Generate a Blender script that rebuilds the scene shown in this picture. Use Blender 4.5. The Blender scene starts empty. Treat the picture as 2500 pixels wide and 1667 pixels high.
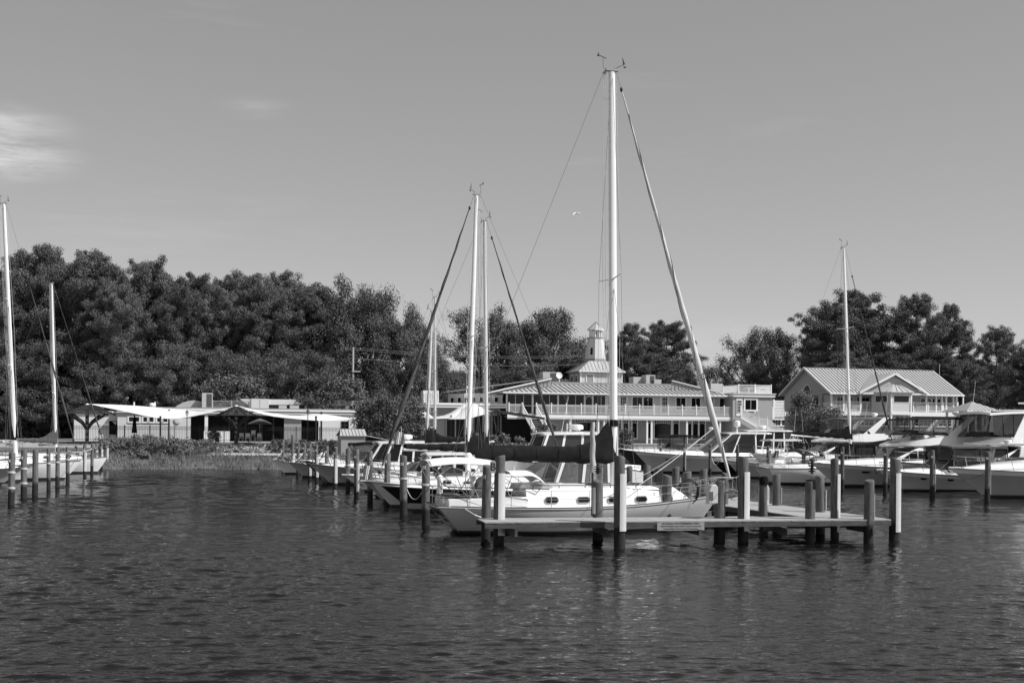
import bpy, bmesh, math, random
import numpy as np
from mathutils import Vector, Matrix
from math import sin, cos, pi, radians, atan2, hypot, sqrt

S = bpy.context.scene
C = S.collection
R = random.Random(7)

# ------------------------------------------------------------------ camera
F = 3000.0          # focal length in pixels of the 2500 px wide photograph
HC = 3.8            # camera height above the water
HY = 1048.0         # horizon row at the image centre
ROLL = 0.0083
cam = bpy.data.objects.new("camera", bpy.data.cameras.new("camera"))
C.objects.link(cam)
cam.location = (0, 0, HC)
cam.rotation_euler = (Matrix.Rotation(radians(90), 3, 'X') @ Matrix.Rotation(ROLL, 3, 'Z')).to_euler()
cam.data.sensor_width = 36.0
cam.data.lens = 36.0 * F / 2500.0
cam.data.shift_y = (HY - 833.5) / 2500.0
cam.data.clip_start = 0.5
cam.data.clip_end = 6000
S.camera = cam

# ------------------------------------------------------------------ sky, sun, exposure
SUN_EL = radians(47)
SUN_AZ = (0.95, -0.31)      # horizontal direction towards the sun
w = bpy.data.worlds.new("World"); S.world = w; w.use_nodes = True
nt = w.node_tree; N = nt.nodes; LK = nt.links
for n in list(N): N.remove(n)
out = N.new('ShaderNodeOutputWorld'); bg = N.new('ShaderNodeBackground')
sky = N.new('ShaderNodeTexSky'); sky.sky_type = 'NISHITA'; sky.sun_disc = False
sky.sun_elevation = SUN_EL
sky.sun_rotation = atan2(SUN_AZ[0], SUN_AZ[1])
sky.air_density = 1.0; sky.dust_density = 0.6; sky.ozone_density = 1.0
bw = N.new('ShaderNodeSeparateColor')      # red filter, as the dark clear sky of the photograph suggests
pw = N.new('ShaderNodeMath'); pw.operation = 'POWER'; pw.inputs[1].default_value = 0.56
ml = N.new('ShaderNodeMath'); ml.operation = 'MULTIPLY'; ml.inputs[1].default_value = 2.03
LK.new(sky.outputs[0], bw.inputs[0]); LK.new(bw.outputs[0], pw.inputs[0]); LK.new(pw.outputs[0], ml.inputs[0])
# faint high cloud, everywhere in the sky, from stretched noise
tc = N.new('ShaderNodeTexCoord'); mp = N.new('ShaderNodeMapping')
mp.inputs['Scale'].default_value = (2.2, 2.2, 15.0); mp.inputs['Location'].default_value = (0.35, 0.4, 0.3)
ns = N.new('ShaderNodeTexNoise'); ns.inputs['Scale'].default_value = 1.7; ns.inputs['Detail'].default_value = 7
ns.inputs['Roughness'].default_value = 0.62
cr = N.new('ShaderNodeMapRange'); cr.inputs['From Min'].default_value = 0.60; cr.inputs['From Max'].default_value = 0.85
cr.inputs['To Min'].default_value = 0.0; cr.inputs['To Max'].default_value = .5
ad = N.new('ShaderNodeMath'); ad.operation = 'ADD'
LK.new(tc.outputs['Generated'], mp.inputs[0]); LK.new(mp.outputs[0], ns.inputs['Vector'])
LK.new(ns.outputs[0], cr.inputs['Value']); LK.new(cr.outputs[0], ad.inputs[1]); LK.new(ml.outputs[0], ad.inputs[0])
# one soft cloud bank low in the west of the view and a small wisp beside it
last = ad
for (cx_, cy_, w0, w1, amp) in ((10, 395, .055, .0, 3.2), (10, 312, .050, .0, 1.7), (620, 268, .030, .0, .9), (-260, 340, .11, .0, 2.6)):
    dv = Vector(((cx_ - 1250) / F, 1.0, -(cy_ - HY) / F)).normalized()
    sb = N.new('ShaderNodeVectorMath'); sb.operation = 'SUBTRACT'; sb.inputs[1].default_value = dv; LK.new(tc.outputs['Generated'], sb.inputs[0])
    sc_ = N.new('ShaderNodeVectorMath'); sc_.operation = 'MULTIPLY'; sc_.inputs[1].default_value = (.8, .8, 2.6); LK.new(sb.outputs[0], sc_.inputs[0])
    le = N.new('ShaderNodeVectorMath'); le.operation = 'LENGTH'; LK.new(sc_.outputs[0], le.inputs[0])
    mr_ = N.new('ShaderNodeMapRange'); mr_.interpolation_type = 'SMOOTHSTEP'; mr_.inputs['From Min'].default_value = w0; mr_.inputs['From Max'].default_value = w1; mr_.inputs['To Max'].default_value = amp; LK.new(le.outputs['Value'], mr_.inputs['Value'])
    n3 = N.new('ShaderNodeTexNoise'); n3.inputs['Scale'].default_value = 9; n3.inputs['Detail'].default_value = 8; n3.inputs['Roughness'].default_value = .62; LK.new(mp.outputs[0], n3.inputs['Vector'])
    m3 = N.new('ShaderNodeMath'); m3.operation = 'MULTIPLY'; mn = N.new('ShaderNodeMapRange'); mn.inputs['From Min'].default_value = .32; mn.inputs['From Max'].default_value = .75; LK.new(n3.outputs[0], mn.inputs['Value']); LK.new(mr_.outputs[0], m3.inputs[0]); LK.new(mn.outputs[0], m3.inputs[1])
    a3 = N.new('ShaderNodeMath'); a3.operation = 'ADD'; LK.new(last.outputs[0], a3.inputs[0]); LK.new(m3.outputs[0], a3.inputs[1]); last = a3
LK.new(last.outputs[0], bg.inputs['Color']); bg.inputs['Strength'].default_value = 0.1
LK.new(bg.outputs[0], out.inputs[0])

sd = bpy.data.lights.new("sun", 'SUN'); sun = bpy.data.objects.new("sun", sd); C.objects.link(sun)
sd.energy = 4.3; sd.angle = radians(0.53); sd.color = (1, 1, 1)
hv = Vector((SUN_AZ[0], SUN_AZ[1])).normalized()
sv = Vector((hv.x * cos(SUN_EL), hv.y * cos(SUN_EL), sin(SUN_EL)))
sun.rotation_euler = sv.to_track_quat('Z', 'Y').to_euler(); sun.location = sv * 60
S.view_settings.view_transform = 'Standard'; S.view_settings.look = 'None'
S.view_settings.exposure = 0.25; S.view_settings.gamma = 1.0; S.view_settings.use_curve_mapping = False
S.render.engine = 'CYCLES'

# ------------------------------------------------------------------ pixel -> world
def unroll(px, py):
    dx, dy = px - 1250.0, py - HY
    return dx * cos(ROLL) + dy * sin(ROLL), dy * cos(ROLL) - dx * sin(ROLL)
def P(px, py, Y):
    a, b = unroll(px, py); return Vector((a / F * Y, Y, HC - b / F * Y))
def W(px, py, z=0.0):
    a, b = unroll(px, py); Y = (HC - z) * F / b; return Vector((a / F * Y, Y, z))
def XP(px, Y, z=0.0):
    b = (HC - z) * F / Y; return (px - 1250.0 + b * sin(ROLL)) / cos(ROLL) / F * Y

TH = radians(16)            # the grid the docks and houses share
# ------------------------------------------------------------------ materials (the photograph is black and white: greys)
MATS = {}
def mat(name, v, rough=0.6, noise=0.0, scale=8.0, metal=0.0, bump=0.0, bscale=40.0, stretch=(1, 1, 1), spec=None, coord='Object', wet=None, v2=None, alpha=None, coat=0.0):
    if name in MATS: return MATS[name]
    m = bpy.data.materials.new(name); m.use_nodes = True
    t = m.node_tree; n = t.nodes; l = t.links
    b = n['Principled BSDF']
    b.inputs['Base Color'].default_value = (v, v, v, 1); b.inputs['Roughness'].default_value = rough
    b.inputs['Metallic'].default_value = metal
    if coat: b.inputs['Coat Weight'].default_value = coat; b.inputs['Coat Roughness'].default_value = 0.05
    if spec is not None: b.inputs['Specular IOR Level'].default_value = spec
    tc = n.new('ShaderNodeTexCoord'); mp = n.new('ShaderNodeMapping'); mp.inputs['Scale'].default_value = stretch
    l.new(tc.outputs[coord], mp.inputs[0])
    last = None
    if noise or v2 is not None:
        ns = n.new('ShaderNodeTexNoise'); ns.inputs['Scale'].default_value = scale; ns.inputs['Detail'].default_value = 6; ns.inputs['Roughness'].default_value = 0.65
        l.new(mp.outputs[0], ns.inputs['Vector'])
        mr = n.new('ShaderNodeMapRange'); mr.inputs['From Min'].default_value = 0.3; mr.inputs['From Max'].default_value = 0.7
        if v2 is None: lo, hi = v * (1 - noise), v * (1 + noise)
        else: lo, hi = v, v2
        mr.inputs['To Min'].default_value = lo; mr.inputs['To Max'].default_value = hi
        l.new(ns.outputs[0], mr.inputs['Value']); last = mr.outputs[0]
    if wet is not None:      # tide and weed stain on things that stand in the water
        ge = n.new('ShaderNodeNewGeometry'); sx = n.new('ShaderNodeSeparateXYZ'); l.new(ge.outputs['Position'], sx.inputs[0])
        n2 = n.new('ShaderNodeTexNoise'); n2.inputs['Scale'].default_value = 5; l.new(ge.outputs['Position'], n2.inputs['Vector'])
        a = n.new('ShaderNodeMath'); a.operation = 'MULTIPLY_ADD'; a.inputs[1].default_value = -0.35; l.new(n2.outputs[0], a.inputs[0]); l.new(sx.outputs[2], a.inputs[2])
        mr2 = n.new('ShaderNodeMapRange'); mr2.inputs['From Min'].default_value = wet - 0.20; mr2.inputs['From Max'].default_value = wet - 0.02
        mr2.inputs['To Min'].default_value = 0.10; mr2.inputs['To Max'].default_value = 1.0; l.new(a.outputs[0], mr2.inputs['Value'])
        mm = n.new('ShaderNodeMath'); mm.operation = 'MULTIPLY'
        if last: l.new(last, mm.inputs[0])
        else: mm.inputs[0].default_value = v
        l.new(mr2.outputs[0], mm.inputs[1]); last = mm.outputs[0]
    if last: l.new(last, b.inputs['Base Color'])
    if bump:
        nb = n.new('ShaderNodeTexNoise'); nb.inputs['Scale'].default_value = bscale; nb.inputs['Detail'].default_value = 4
        l.new(mp.outputs[0], nb.inputs['Vector']); bp = n.new('ShaderNodeBump'); bp.inputs['Strength'].default_value = bump; bp.inputs['Distance'].default_value = 0.02
        l.new(nb.outputs[0], bp.inputs['Height']); l.new(bp.outputs[0], b.inputs['Normal'])
    if alpha is not None: b.inputs['Alpha'].default_value = alpha
    MATS[name] = m; return m

mat('pile_wood', .06, .85, scale=3, stretch=(6, 6, .7), v2=.20, bump=.5, bscale=12, wet=.62)
mat('dock_pile_wood', .04, .85, scale=3, stretch=(6, 6, .7), v2=.16, bump=.5, bscale=12, wet=.62)
mat('deck_wood', .24, .8, scale=2, stretch=(5, .6, 5), v2=.40)
mat('beam_wood', .035, .85, scale=2, stretch=(1, 5, 6), v2=.095, bump=.3, bscale=10)
mat('pvc', .52, .45, noise=.08, scale=5)
mat('gel', .80, .16, noise=.03, scale=1.2, coat=.4)
mat('gel_cream', .46, .18, noise=.04, scale=1.0, coat=.5)
mat('gel_grey', .35, .18, noise=.04, scale=1.2, coat=.5)
mat('gel_shade', .50, .2, noise=.04, scale=1.2, coat=.4)  # white gelcoat darkened: the shade on hull sides is put into its colour
mat('hull_black', .012, .12, coat=.6)
mat('hull_dark', .05, .15, coat=.6)
mat('antifoul', .02, .7, noise=.3, scale=4)
mat('stripe', .05, .35)
mat('teak', .10, .6, noise=.3, scale=6)
mat('deck_gel', .74, .5, noise=.04, scale=3)
mat('nonskid', .62, .7, noise=.05, scale=6)
mat('chrome', .62, .22, metal=1.0)
mat('alu', .74, .38, metal=.55, noise=.06, scale=2)
mat('mast_white', .80, .30, noise=.04, scale=2)
mat('mast_grey', .58, .35, noise=.05, scale=2)
mat('wire', .22, .4, metal=.6)
mat('rope', .62, .9)
mat('rope_dark', .06, .9)
mat('canvas_dark', .016, .95, spec=.12, noise=.35, scale=3, bump=.4, bscale=5)
mat('canvas_black', .010, .95, spec=.12)
mat('canvas_mid', .09, .9, noise=.25, scale=2)
mat('canvas_light', .66, .85, noise=.05, scale=3)
mat('canvas_white', .66, .85, noise=.03, scale=2)
mat('sailcloth', .56, .85, noise=.08, scale=4, bump=.6, bscale=6, stretch=(1, 1, .4))
mat('sail_edge', .16, .9)
mat('sailcloth_dark', .07, .85, noise=.25, scale=4, bump=.6, bscale=6)
mat('glass_dark', .008, .08, spec=.3)
mat('glass_boat', .03, .05, spec=.7)
mat('vinyl', .10, .10, alpha=.30)
mat('vinyl_dark', .04, .08, alpha=.62)
mat('glass_clear', .12, .05, alpha=.45)
mat('rubber', .02, .6)
mat('plastic_black', .018, .5)
mat('plastic_grey', .34, .45)
mat('plastic_white', .80, .35)
mat('seat', .16, .7)
mat('sign_face', .30, .6, noise=.05, scale=5)
mat('ink', .03, .8)
mat('trim_white', .80, .5, noise=.02, scale=3)
mat('stucco', .36, .85, noise=.04, scale=1.5)
mat('stucco_light', .62, .85, noise=.04, scale=.8)
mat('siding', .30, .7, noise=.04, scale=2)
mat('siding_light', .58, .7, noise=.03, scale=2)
mat('tower_paint', .56, .6, noise=.03, scale=2)
mat('roof_metal', .42, .42, noise=.05, scale=.8)
mat('roof_seam', .12, .5)  # darker than the roof metal to carry the seams' thin shadow lines
mat('roof_flat', .22, .9, noise=.1, scale=1)
mat('interior', .012, .9)  # near-black: the shade inside openings and porches is put into the colour
mat('shingle_dark', .07, .9)
mat('timber_dark', .035, .8, noise=.3, scale=4)
mat('iron', .014, .5)
mat('hvac', .46, .5, noise=.06, scale=2)
mat('hvac_dark', .07, .6)
mat('concrete', .36, .9, noise=.12, scale=3)
mat('flag_cloth', .62, .9)
mat('flag_dark', .13, .9)
mat('bark', .07, .95, noise=.4, scale=3, stretch=(3, 3, .6))
mat('bird', .75, .8)
# ------------------------------------------------------------------ mesh helpers
ROOTZ = {}
def rotm(rz): return Matrix.Rotation(rz, 3, 'Z')
class MB:
    def __init__(s): s.v = []; s.f = []
    def add(s, vs, fs):
        o = len(s.v); s.v += [tuple(v) for v in vs]; s.f += [tuple(i + o for i in f) for f in fs]; return s
    def box(s, c, d, rz=0.0, rot=None):
        m = rot if rot is not None else rotm(rz); c = Vector(c); hx, hy, hz = d[0] / 2, d[1] / 2, d[2] / 2
        vs = [c + m @ Vector((x * hx, y * hy, z * hz)) for z in (-1, 1) for (x, y) in ((-1, -1), (1, -1), (1, 1), (-1, 1))]
        return s.add(vs, [(3, 2, 1, 0), (4, 5, 6, 7), (0, 1, 5, 4), (1, 2, 6, 5), (2, 3, 7, 6), (3, 0, 4, 7)])
    def bx(s, x0, x1, y0, y1, z0, z1): return s.box(((x0 + x1) / 2, (y0 + y1) / 2, (z0 + z1) / 2), (x1 - x0, y1 - y0, z1 - z0))
    def beam(s, p0, p1, wd, ht):
        p0 = Vector(p0); p1 = Vector(p1); d = p1 - p0; L = d.length
        x = d.normalized(); up = Vector((0, 0, 1)) if abs(x.z) < .95 else Vector((0, 1, 0))
        y = up.cross(x).normalized(); z = x.cross(y)
        return s.box((p0 + p1) / 2, (L, wd, ht), rot=Matrix((x, y, z)).transposed())
    def tube(s, pts, r, n=6, cap=True):
        pts = [Vector(p) for p in pts]; k = len(pts); rs = r if isinstance(r, (list, tuple)) else [r] * k
        vs = []; ref = None
        for i, p in enumerate(pts):
            d = (pts[min(i + 1, k - 1)] - pts[max(i - 1, 0)])
            d = d.normalized() if d.length > 1e-9 else Vector((0, 0, 1))
            if ref is None: ref = Vector((0, 0, 1)) if abs(d.z) < .9 else Vector((1, 0, 0))
            a = (ref - d * ref.dot(d)).normalized(); ref = a; b = d.cross(a)
            vs += [p + (a * cos(2 * pi * j / n) + b * sin(2 * pi * j / n)) * rs[i] for j in range(n)]
        fs = [(i * n + j, i * n + (j + 1) % n, (i + 1) * n + (j + 1) % n, (i + 1) * n + j) for i in range(k - 1) for j in range(n)]
        if cap: fs += [tuple(range(n))[::-1], tuple(range((k - 1) * n, k * n))]
        return s.add(vs, fs)
    def lathe(s, c, prof, n=16, sy=1.0):
        c = Vector(c); k = len(prof)
        vs = [c + Vector((r * cos(2 * pi * j / n), r * sy * sin(2 * pi * j / n), z)) for (r, z) in prof for j in range(n)]
        fs = [(i * n + j, i * n + (j + 1) % n, (i + 1) * n + (j + 1) % n, (i + 1) * n + j) for i in range(k - 1) for j in range(n)]
        fs += [tuple(range(n))[::-1], tuple(range((k - 1) * n, k * n))]
        return s.add(vs, fs)
    def grid(s, rows, close=False):
        n = len(rows[0]); k = len(rows)
        fs = [(i * n + j, i * n + j + 1, (i + 1) * n + j + 1, (i + 1) * n + j) for i in range(k - 1) for j in range(n - 1)]
        return s.add([p for r_ in rows for p in r_], fs)
    def slab(s, rows, t):
        """grid sheet given a thickness t downwards"""
        n = len(rows[0]); k = len(rows)
        top = [Vector(p) for r_ in rows for p in r_]; bot = [p - Vector((0, 0, t)) for p in top]; m = n * k
        fs = [(i * n + j, i * n + j + 1, (i + 1) * n + j + 1, (i + 1) * n + j) for i in range(k - 1) for j in range(n - 1)]
        fs += [tuple(m + q for q in f[::-1]) for f in fs]
        rim = [j for j in range(n)] + [i * n + n - 1 for i in range(1, k)] + [(k - 1) * n + j for j in range(n - 2, -1, -1)] + [i * n for i in range(k - 2, 0, -1)]
        for a, b in zip(rim, rim[1:] + rim[:1]): fs.append((a, m + a, m + b, b))
        return s.add(top + bot, fs)
    def prism(s, prof, wf, y0=None):
        """side profile [(x,z)], half-width wf(x,z): closed block symmetric about y=0"""
        n = len(prof); wfn = wf if callable(wf) else (lambda x, z: wf)
        L = [(x, wfn(x, z), z) for x, z in prof]; Rr = [(x, -wfn(x, z), z) for x, z in prof]
        fs = [tuple(range(n)), tuple(range(2 * n - 1, n - 1, -1))] + [(i, n + i, n + (i + 1) % n, (i + 1) % n) for i in range(n)]
        return s.add(L + Rr, fs)
    def sides(s, prof, wf, e=.012, t=.02, only=None):
        wfn = wf if callable(wf) else (lambda x, z: wf); n = len(prof)
        for sg in ((1, -1) if only is None else (only,)):
            o = [(x, sg * (wfn(x, z) + e), z) for x, z in prof]; i_ = [(x, sg * (wfn(x, z) + e - t), z) for x, z in prof]
            fs = [tuple(range(n)), tuple(range(2 * n - 1, n - 1, -1))] + [(a, n + a, n + (a + 1) % n, (a + 1) % n) for a in range(n)]
            s.add(o + i_, fs)
        return s
    def poly(s, pts, t=(0, .02, 0)):
        n = len(pts); t = Vector(t); a = [Vector(p) for p in pts]; b = [p + t for p in a]
        return s.add(a + b, [tuple(range(n)), tuple(range(2 * n - 1, n - 1, -1))] + [(i, n + i, n + (i + 1) % n, (i + 1) % n) for i in range(n)])
    def ball(s, c, r, sz=1.0, n=10, m=7):
        c = Vector(c); vs = []; 
        for i in range(m + 1):
            a = pi * i / m
            for j in range(n): vs.append(c + Vector((max(.001, sin(a)) * r * cos(2 * pi * j / n), max(.001, sin(a)) * r * sin(2 * pi * j / n), -cos(a) * r * sz)))
        return s.add(vs, [(i * n + j, i * n + (j + 1) % n, (i + 1) * n + (j + 1) % n, (i + 1) * n + j) for i in range(m) for j in range(n)])
    def mesh(s, name, m, smooth=False, z0=0.0):
        me = bpy.data.meshes.new(name)
        vs = s.v if not z0 else [(a, b, c - z0) for a, b, c in s.v]
        me.from_pydata(vs, [], s.f); me.materials.append(MATS[m] if isinstance(m, str) else m)
        bm = bmesh.new(); bm.from_mesh(me); bmesh.ops.recalc_face_normals(bm, faces=bm.faces); bm.to_mesh(me); bm.free()
        if smooth:
            me.polygons.foreach_set('use_smooth', [True] * len(me.polygons))
            if smooth != 'all':
                me.set_sharp_from_angle(angle=radians(38))
        return me
    def build(s, name, m, parent=None, smooth=True, bevel=0.0, stuff=False):
        z0 = ROOTZ.get(parent.name, 0.0) if parent is not None else 0.0
        me = s.mesh(name, m, smooth, z0)
        o = bpy.data.objects.new(name, me); C.objects.link(o)
        if parent is not None: o.parent = parent; ROOTZ[o.name] = z0
        if bevel:
            b = o.modifiers.new('bevel', 'BEVEL'); b.width = bevel; b.segments = 2; b.limit_method = 'ANGLE'; b.angle_limit = radians(35)
        if stuff: o['kind'] = 'stuff'
        return o
def tag(o, label=None, cat=None, group=None, kind=None):
    if label: o['label'] = label
    if cat: o['category'] = cat
    if group: o['group'] = group
    if kind: o['kind'] = kind
    return o
def thing(name, label, cat, loc=(0, 0, 0), rz=0.0, group=None):
    """Empty at the thing's base; parts are drawn with absolute heights"""
    o = bpy.data.objects.new(name, None); C.objects.link(o); o.location = loc; o.rotation_euler = (0, 0, rz)
    o.empty_display_size = .3
    ROOTZ[o.name] = loc[2]
    return tag(o, label, cat, group)
def struct(o): o['kind'] = 'structure'; return o
def linkobj(name, me, parent=None, loc=(0, 0, 0), rot=(0, 0, 0), sc=(1, 1, 1)):
    o = bpy.data.objects.new(name, me); C.objects.link(o); o.parent = parent; o.location = loc; o.rotation_euler = rot; o.scale = sc
    if parent is not None: ROOTZ[o.name] = ROOTZ.get(parent.name, 0)
    return o
def copy_tree(o, parent=None):
    c = o.copy(); C.objects.link(c); c.parent = parent
    if o.name in ROOTZ: ROOTZ[c.name] = ROOTZ[o.name]
    for ch in o.children: copy_tree(ch, c)
    return c
def textobj(name, body, size, m, parent, loc, rot, ext=.002, shear=0.0, sx=1.0, bold=0.0):
    cu = bpy.data.curves.new(name, 'FONT'); cu.body = body; cu.size = size; cu.extrude = ext; cu.align_x = 'CENTER'; cu.align_y = 'CENTER'; cu.shear = shear
    cu.offset = bold; cu.resolution_u = 3
    t = bpy.data.objects.new(name + '_tmp', cu); C.objects.link(t)
    bpy.context.view_layer.update()
    me = bpy.data.meshes.new_from_object(t); bpy.data.objects.remove(t); bpy.data.curves.remove(cu)
    me.name = name; me.materials.clear(); me.materials.append(MATS[m])
    o = bpy.data.objects.new(name, me); C.objects.link(o)
    z0 = ROOTZ.get(parent.name, 0.0) if parent is not None else 0.0
    o.parent = parent; o.location = (loc[0], loc[1], loc[2] - z0); o.rotation_euler = rot; o.scale = (sx, 1, 1)
    return o
def lerp(a, b, t): return a + (b - a) * t
def sag(p0, p1, d, n=10):
    p0 = Vector(p0); p1 = Vector(p1)
    return [p0.lerp(p1, i / n) - Vector((0, 0, d * 4 * (i / n) * (1 - i / n))) for i in range(n + 1)]
# ------------------------------------------------------------------ water
def make_water():
    ys = [6.0, 9.0, 12.0, 14.0, 15.5]
    while ys[-1] < 135: 
        y = ys[-1]; ys.append(y + min(1.6, .045 * (y / 20) ** 1.5))
    ys += [150, 200, 400, 900]
    ys = np.array(ys)
    xs = [0.0]
    while xs[-1] < 72: 
        x = xs[-1]; xs.append(x + (.065 if x < 9 else min(.8, .065 + (x - 9) * .010)))
    xs += [90, 160, 400, 900]
    xs = np.array([-a for a in xs[:0:-1]] + xs)
    X, Y = np.meshgrid(xs, ys); H = np.zeros_like(X)
    rg = np.random.RandomState(3)
    dirs0 = radians(101)
    for i in range(80):
        lam = .16 * (1.15 / .16) ** rg.rand(); th = dirs0 + rg.randn() * .50
        k = 2 * pi / lam; amp = .0080 * lam * (.5 + rg.rand()) * (.5 if lam > .55 else 1.0)
        fade = np.clip((lam / (np.clip(.06 * (Y / 20) ** 1.5, .05, 9)) - 2.2) / 1.6, 0, 1)
        ph = k * (X * cos(th) + Y * sin(th)) + rg.rand() * 6.28 + .9 * np.sin(X * .31 + i) + .9 * np.sin(Y * .23 + i * 1.7)
        s_ = np.sin(ph); H += amp * fade * (s_ - .24 * np.cos(2 * ph))
    for i in range(26):      # longer, lower undulation of the sheltered water between the docks
        lam = 1.1 * (3.6 / 1.1) ** rg.rand(); th = radians(96) + rg.randn() * .55; k = 2 * pi / lam
        ph = k * (X * cos(th) + Y * sin(th)) + rg.rand() * 6.28 + .7 * np.sin(X * .23 + i) + .8 * np.sin(Y * .19 + i * 1.3)
        H += .0046 * lam * np.clip((Y - 26) / 26, .22, 1) * np.clip((lam / np.clip(.06 * (Y / 20) ** 1.5, .05, 9) - 1.6), 0, 1) * np.sin(ph)
    patch = .62 + .40 * np.sin(X * .21 + 1.0 + .6 * np.sin(Y * .13)) * np.sin(Y * .17 + .8 * np.sin(X * .11))
    H *= patch
    nv = X.size; co = np.stack([X.ravel(), Y.ravel(), H.ravel()], 1).astype(np.float32)
    nr, nc = X.shape; a = (np.arange(nr - 1)[:, None] * nc + np.arange(nc - 1)[None, :]).ravel()
    q = np.stack([a, a + 1, a + nc + 1, a + nc], 1).astype(np.int32)
    me = bpy.data.meshes.new('water'); me.vertices.add(nv); me.vertices.foreach_set('co', co.ravel())
    me.loops.add(q.size); me.loops.foreach_set('vertex_index', q.ravel()); me.polygons.add(len(q))
    me.polygons.foreach_set('loop_start', np.arange(0, q.size, 4, dtype=np.int32)); me.polygons.foreach_set('loop_total', np.full(len(q), 4, np.int32))
    me.polygons.foreach_set('use_smooth', np.ones(len(q), bool)); me.update(calc_edges=True)
    m = bpy.data.materials.new('water'); m.use_nodes = True; t = m.node_tree; n = t.nodes; l = t.links; b = n['Principled BSDF']
    n.remove(b); df = n.new('ShaderNodeBsdfDiffuse'); df.inputs[0].default_value = (.008, .008, .008, 1)
    gl = n.new('ShaderNodeBsdfGlossy'); gl.inputs['Color'].default_value = (.85, .85, .85, 1); gl.inputs['Roughness'].default_value = .05
    fr = n.new('ShaderNodeFresnel'); fr.inputs['IOR'].default_value = 1.33; mx_ = n.new('ShaderNodeMixShader')
    l.new(fr.outputs[0], mx_.inputs[0]); l.new(df.outputs[0], mx_.inputs[1]); l.new(gl.outputs[0], mx_.inputs[2]); l.new(mx_.outputs[0], n['Material Output'].inputs[0])
    ge = n.new('ShaderNodeNewGeometry'); bp = None
    for sc, rot, st, dist, det in ((1.7, .25, (1, 2.4, 1), .045, 3), (7.0, -.2, (1, 1.8, 1), .010, 3)):
        mp = n.new('ShaderNodeMapping'); mp.inputs['Rotation'].default_value = (0, 0, rot); mp.inputs['Scale'].default_value = st
        ns = n.new('ShaderNodeTexNoise'); ns.inputs['Scale'].default_value = sc; ns.inputs['Detail'].default_value = det; ns.inputs['Roughness'].default_value = .55
        l.new(ge.outputs['Position'], mp.inputs[0]); l.new(mp.outputs[0], ns.inputs['Vector'])
        b2 = n.new('ShaderNodeBump'); sp_ = n.new('ShaderNodeSeparateXYZ'); l.new(ge.outputs['Position'], sp_.inputs[0])
        ms = n.new('ShaderNodeMapRange'); ms.inputs['From Min'].default_value = 24; ms.inputs['From Max'].default_value = 62; ms.inputs['To Min'].default_value = 1.0; ms.inputs['To Max'].default_value = .38; l.new(sp_.outputs[1], ms.inputs['Value']); l.new(ms.outputs[0], b2.inputs['Strength']); b2.inputs['Distance'].default_value = dist
        l.new(ns.outputs[0], b2.inputs['Height'])
        if bp: l.new(bp.outputs[0], b2.inputs['Normal'])
        bp = b2
    
    for q_ in (df, gl, fr): l.new(bp.outputs[0], q_.inputs['Normal'])
    me.materials.append(m); o = bpy.data.objects.new('water', me); C.objects.link(o); struct(o)
make_water()

# ------------------------------------------------------------------ ground
def shore_y(x): return 112.0 + .28 * (x + 21) + .5 * sin(x * .35) + .25 * sin(x * 1.1)
def ground_z(x, y):
    d = (y - shore_y(x)) * cos(TH)
    if d < 0: return max(-2.5, d * .6)
    z = min(1.05, d * .42) if d < 6 else 1.05 + .02 * (d - 6)
    if d > 12: z = 1.17 + (min(d, 22) - 12) * .10
    if d > 22: z = 2.17 + (min(d, 90) - 22) * .004
    return z
def make_ground():
    ys = list(np.arange(88, 200, 1.3)) + [210, 240, 300, 500, 1000, 2500]
    xs = [-2500, -800, -300, -160] + list(np.arange(-110, 110, 1.7)) + [160, 300, 800, 2500]
    rows = [[(x, y + .28 * (max(-110, min(110, x)) + 21) * 1.0, ground_z(x, y + .28 * (x + 21))) if abs(x) < 110 else (x, y + .28 * ((110 if x > 0 else -110) + 21), ground_z(x, y + .28 * (x + 21)) if False else max(ground_z(109 if x > 0 else -109, y + .28 * ((109 if x > 0 else -109) + 21)), -2.5)) for x in xs] for y in ys]
    m = MB(); m.grid(rows)
    mat('soil_grass', .075, .95, scale=1.3, v2=.15, coord='Object', bump=.6, bscale=6)
    o = m.build('ground', 'soil_grass'); struct(o)
    # the path behind the bank
    m = MB(); r2 = []
    for x in np.arange(-60, 12, 1.0):
        r2.append([(x, shore_y(x) + dd, ground_z(x, shore_y(x) + dd) + .03 + .05 * (dd - 6.4)) for dd in (6.4, 7.8, 9.2)])
    m.grid(r2); mat('path_stone', .42, .95, noise=.12, scale=1.2); o = m.build('path', 'path_stone'); struct(o)
    # terrace paving round the restaurants
    m = MB()
    rows = [[(x, shore_y(x) + dd, ground_z(x, shore_y(x) + dd) + .02) for x in np.arange(-62, 70, 2.0)] for dd in (17, 20, 24, 34, 46)]
    m.grid(rows); mat('terrace_paving', .30, .9, noise=.15, scale=1.5); o = m.build('terrace', 'terrace_paving'); struct(o)
make_ground()

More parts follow.
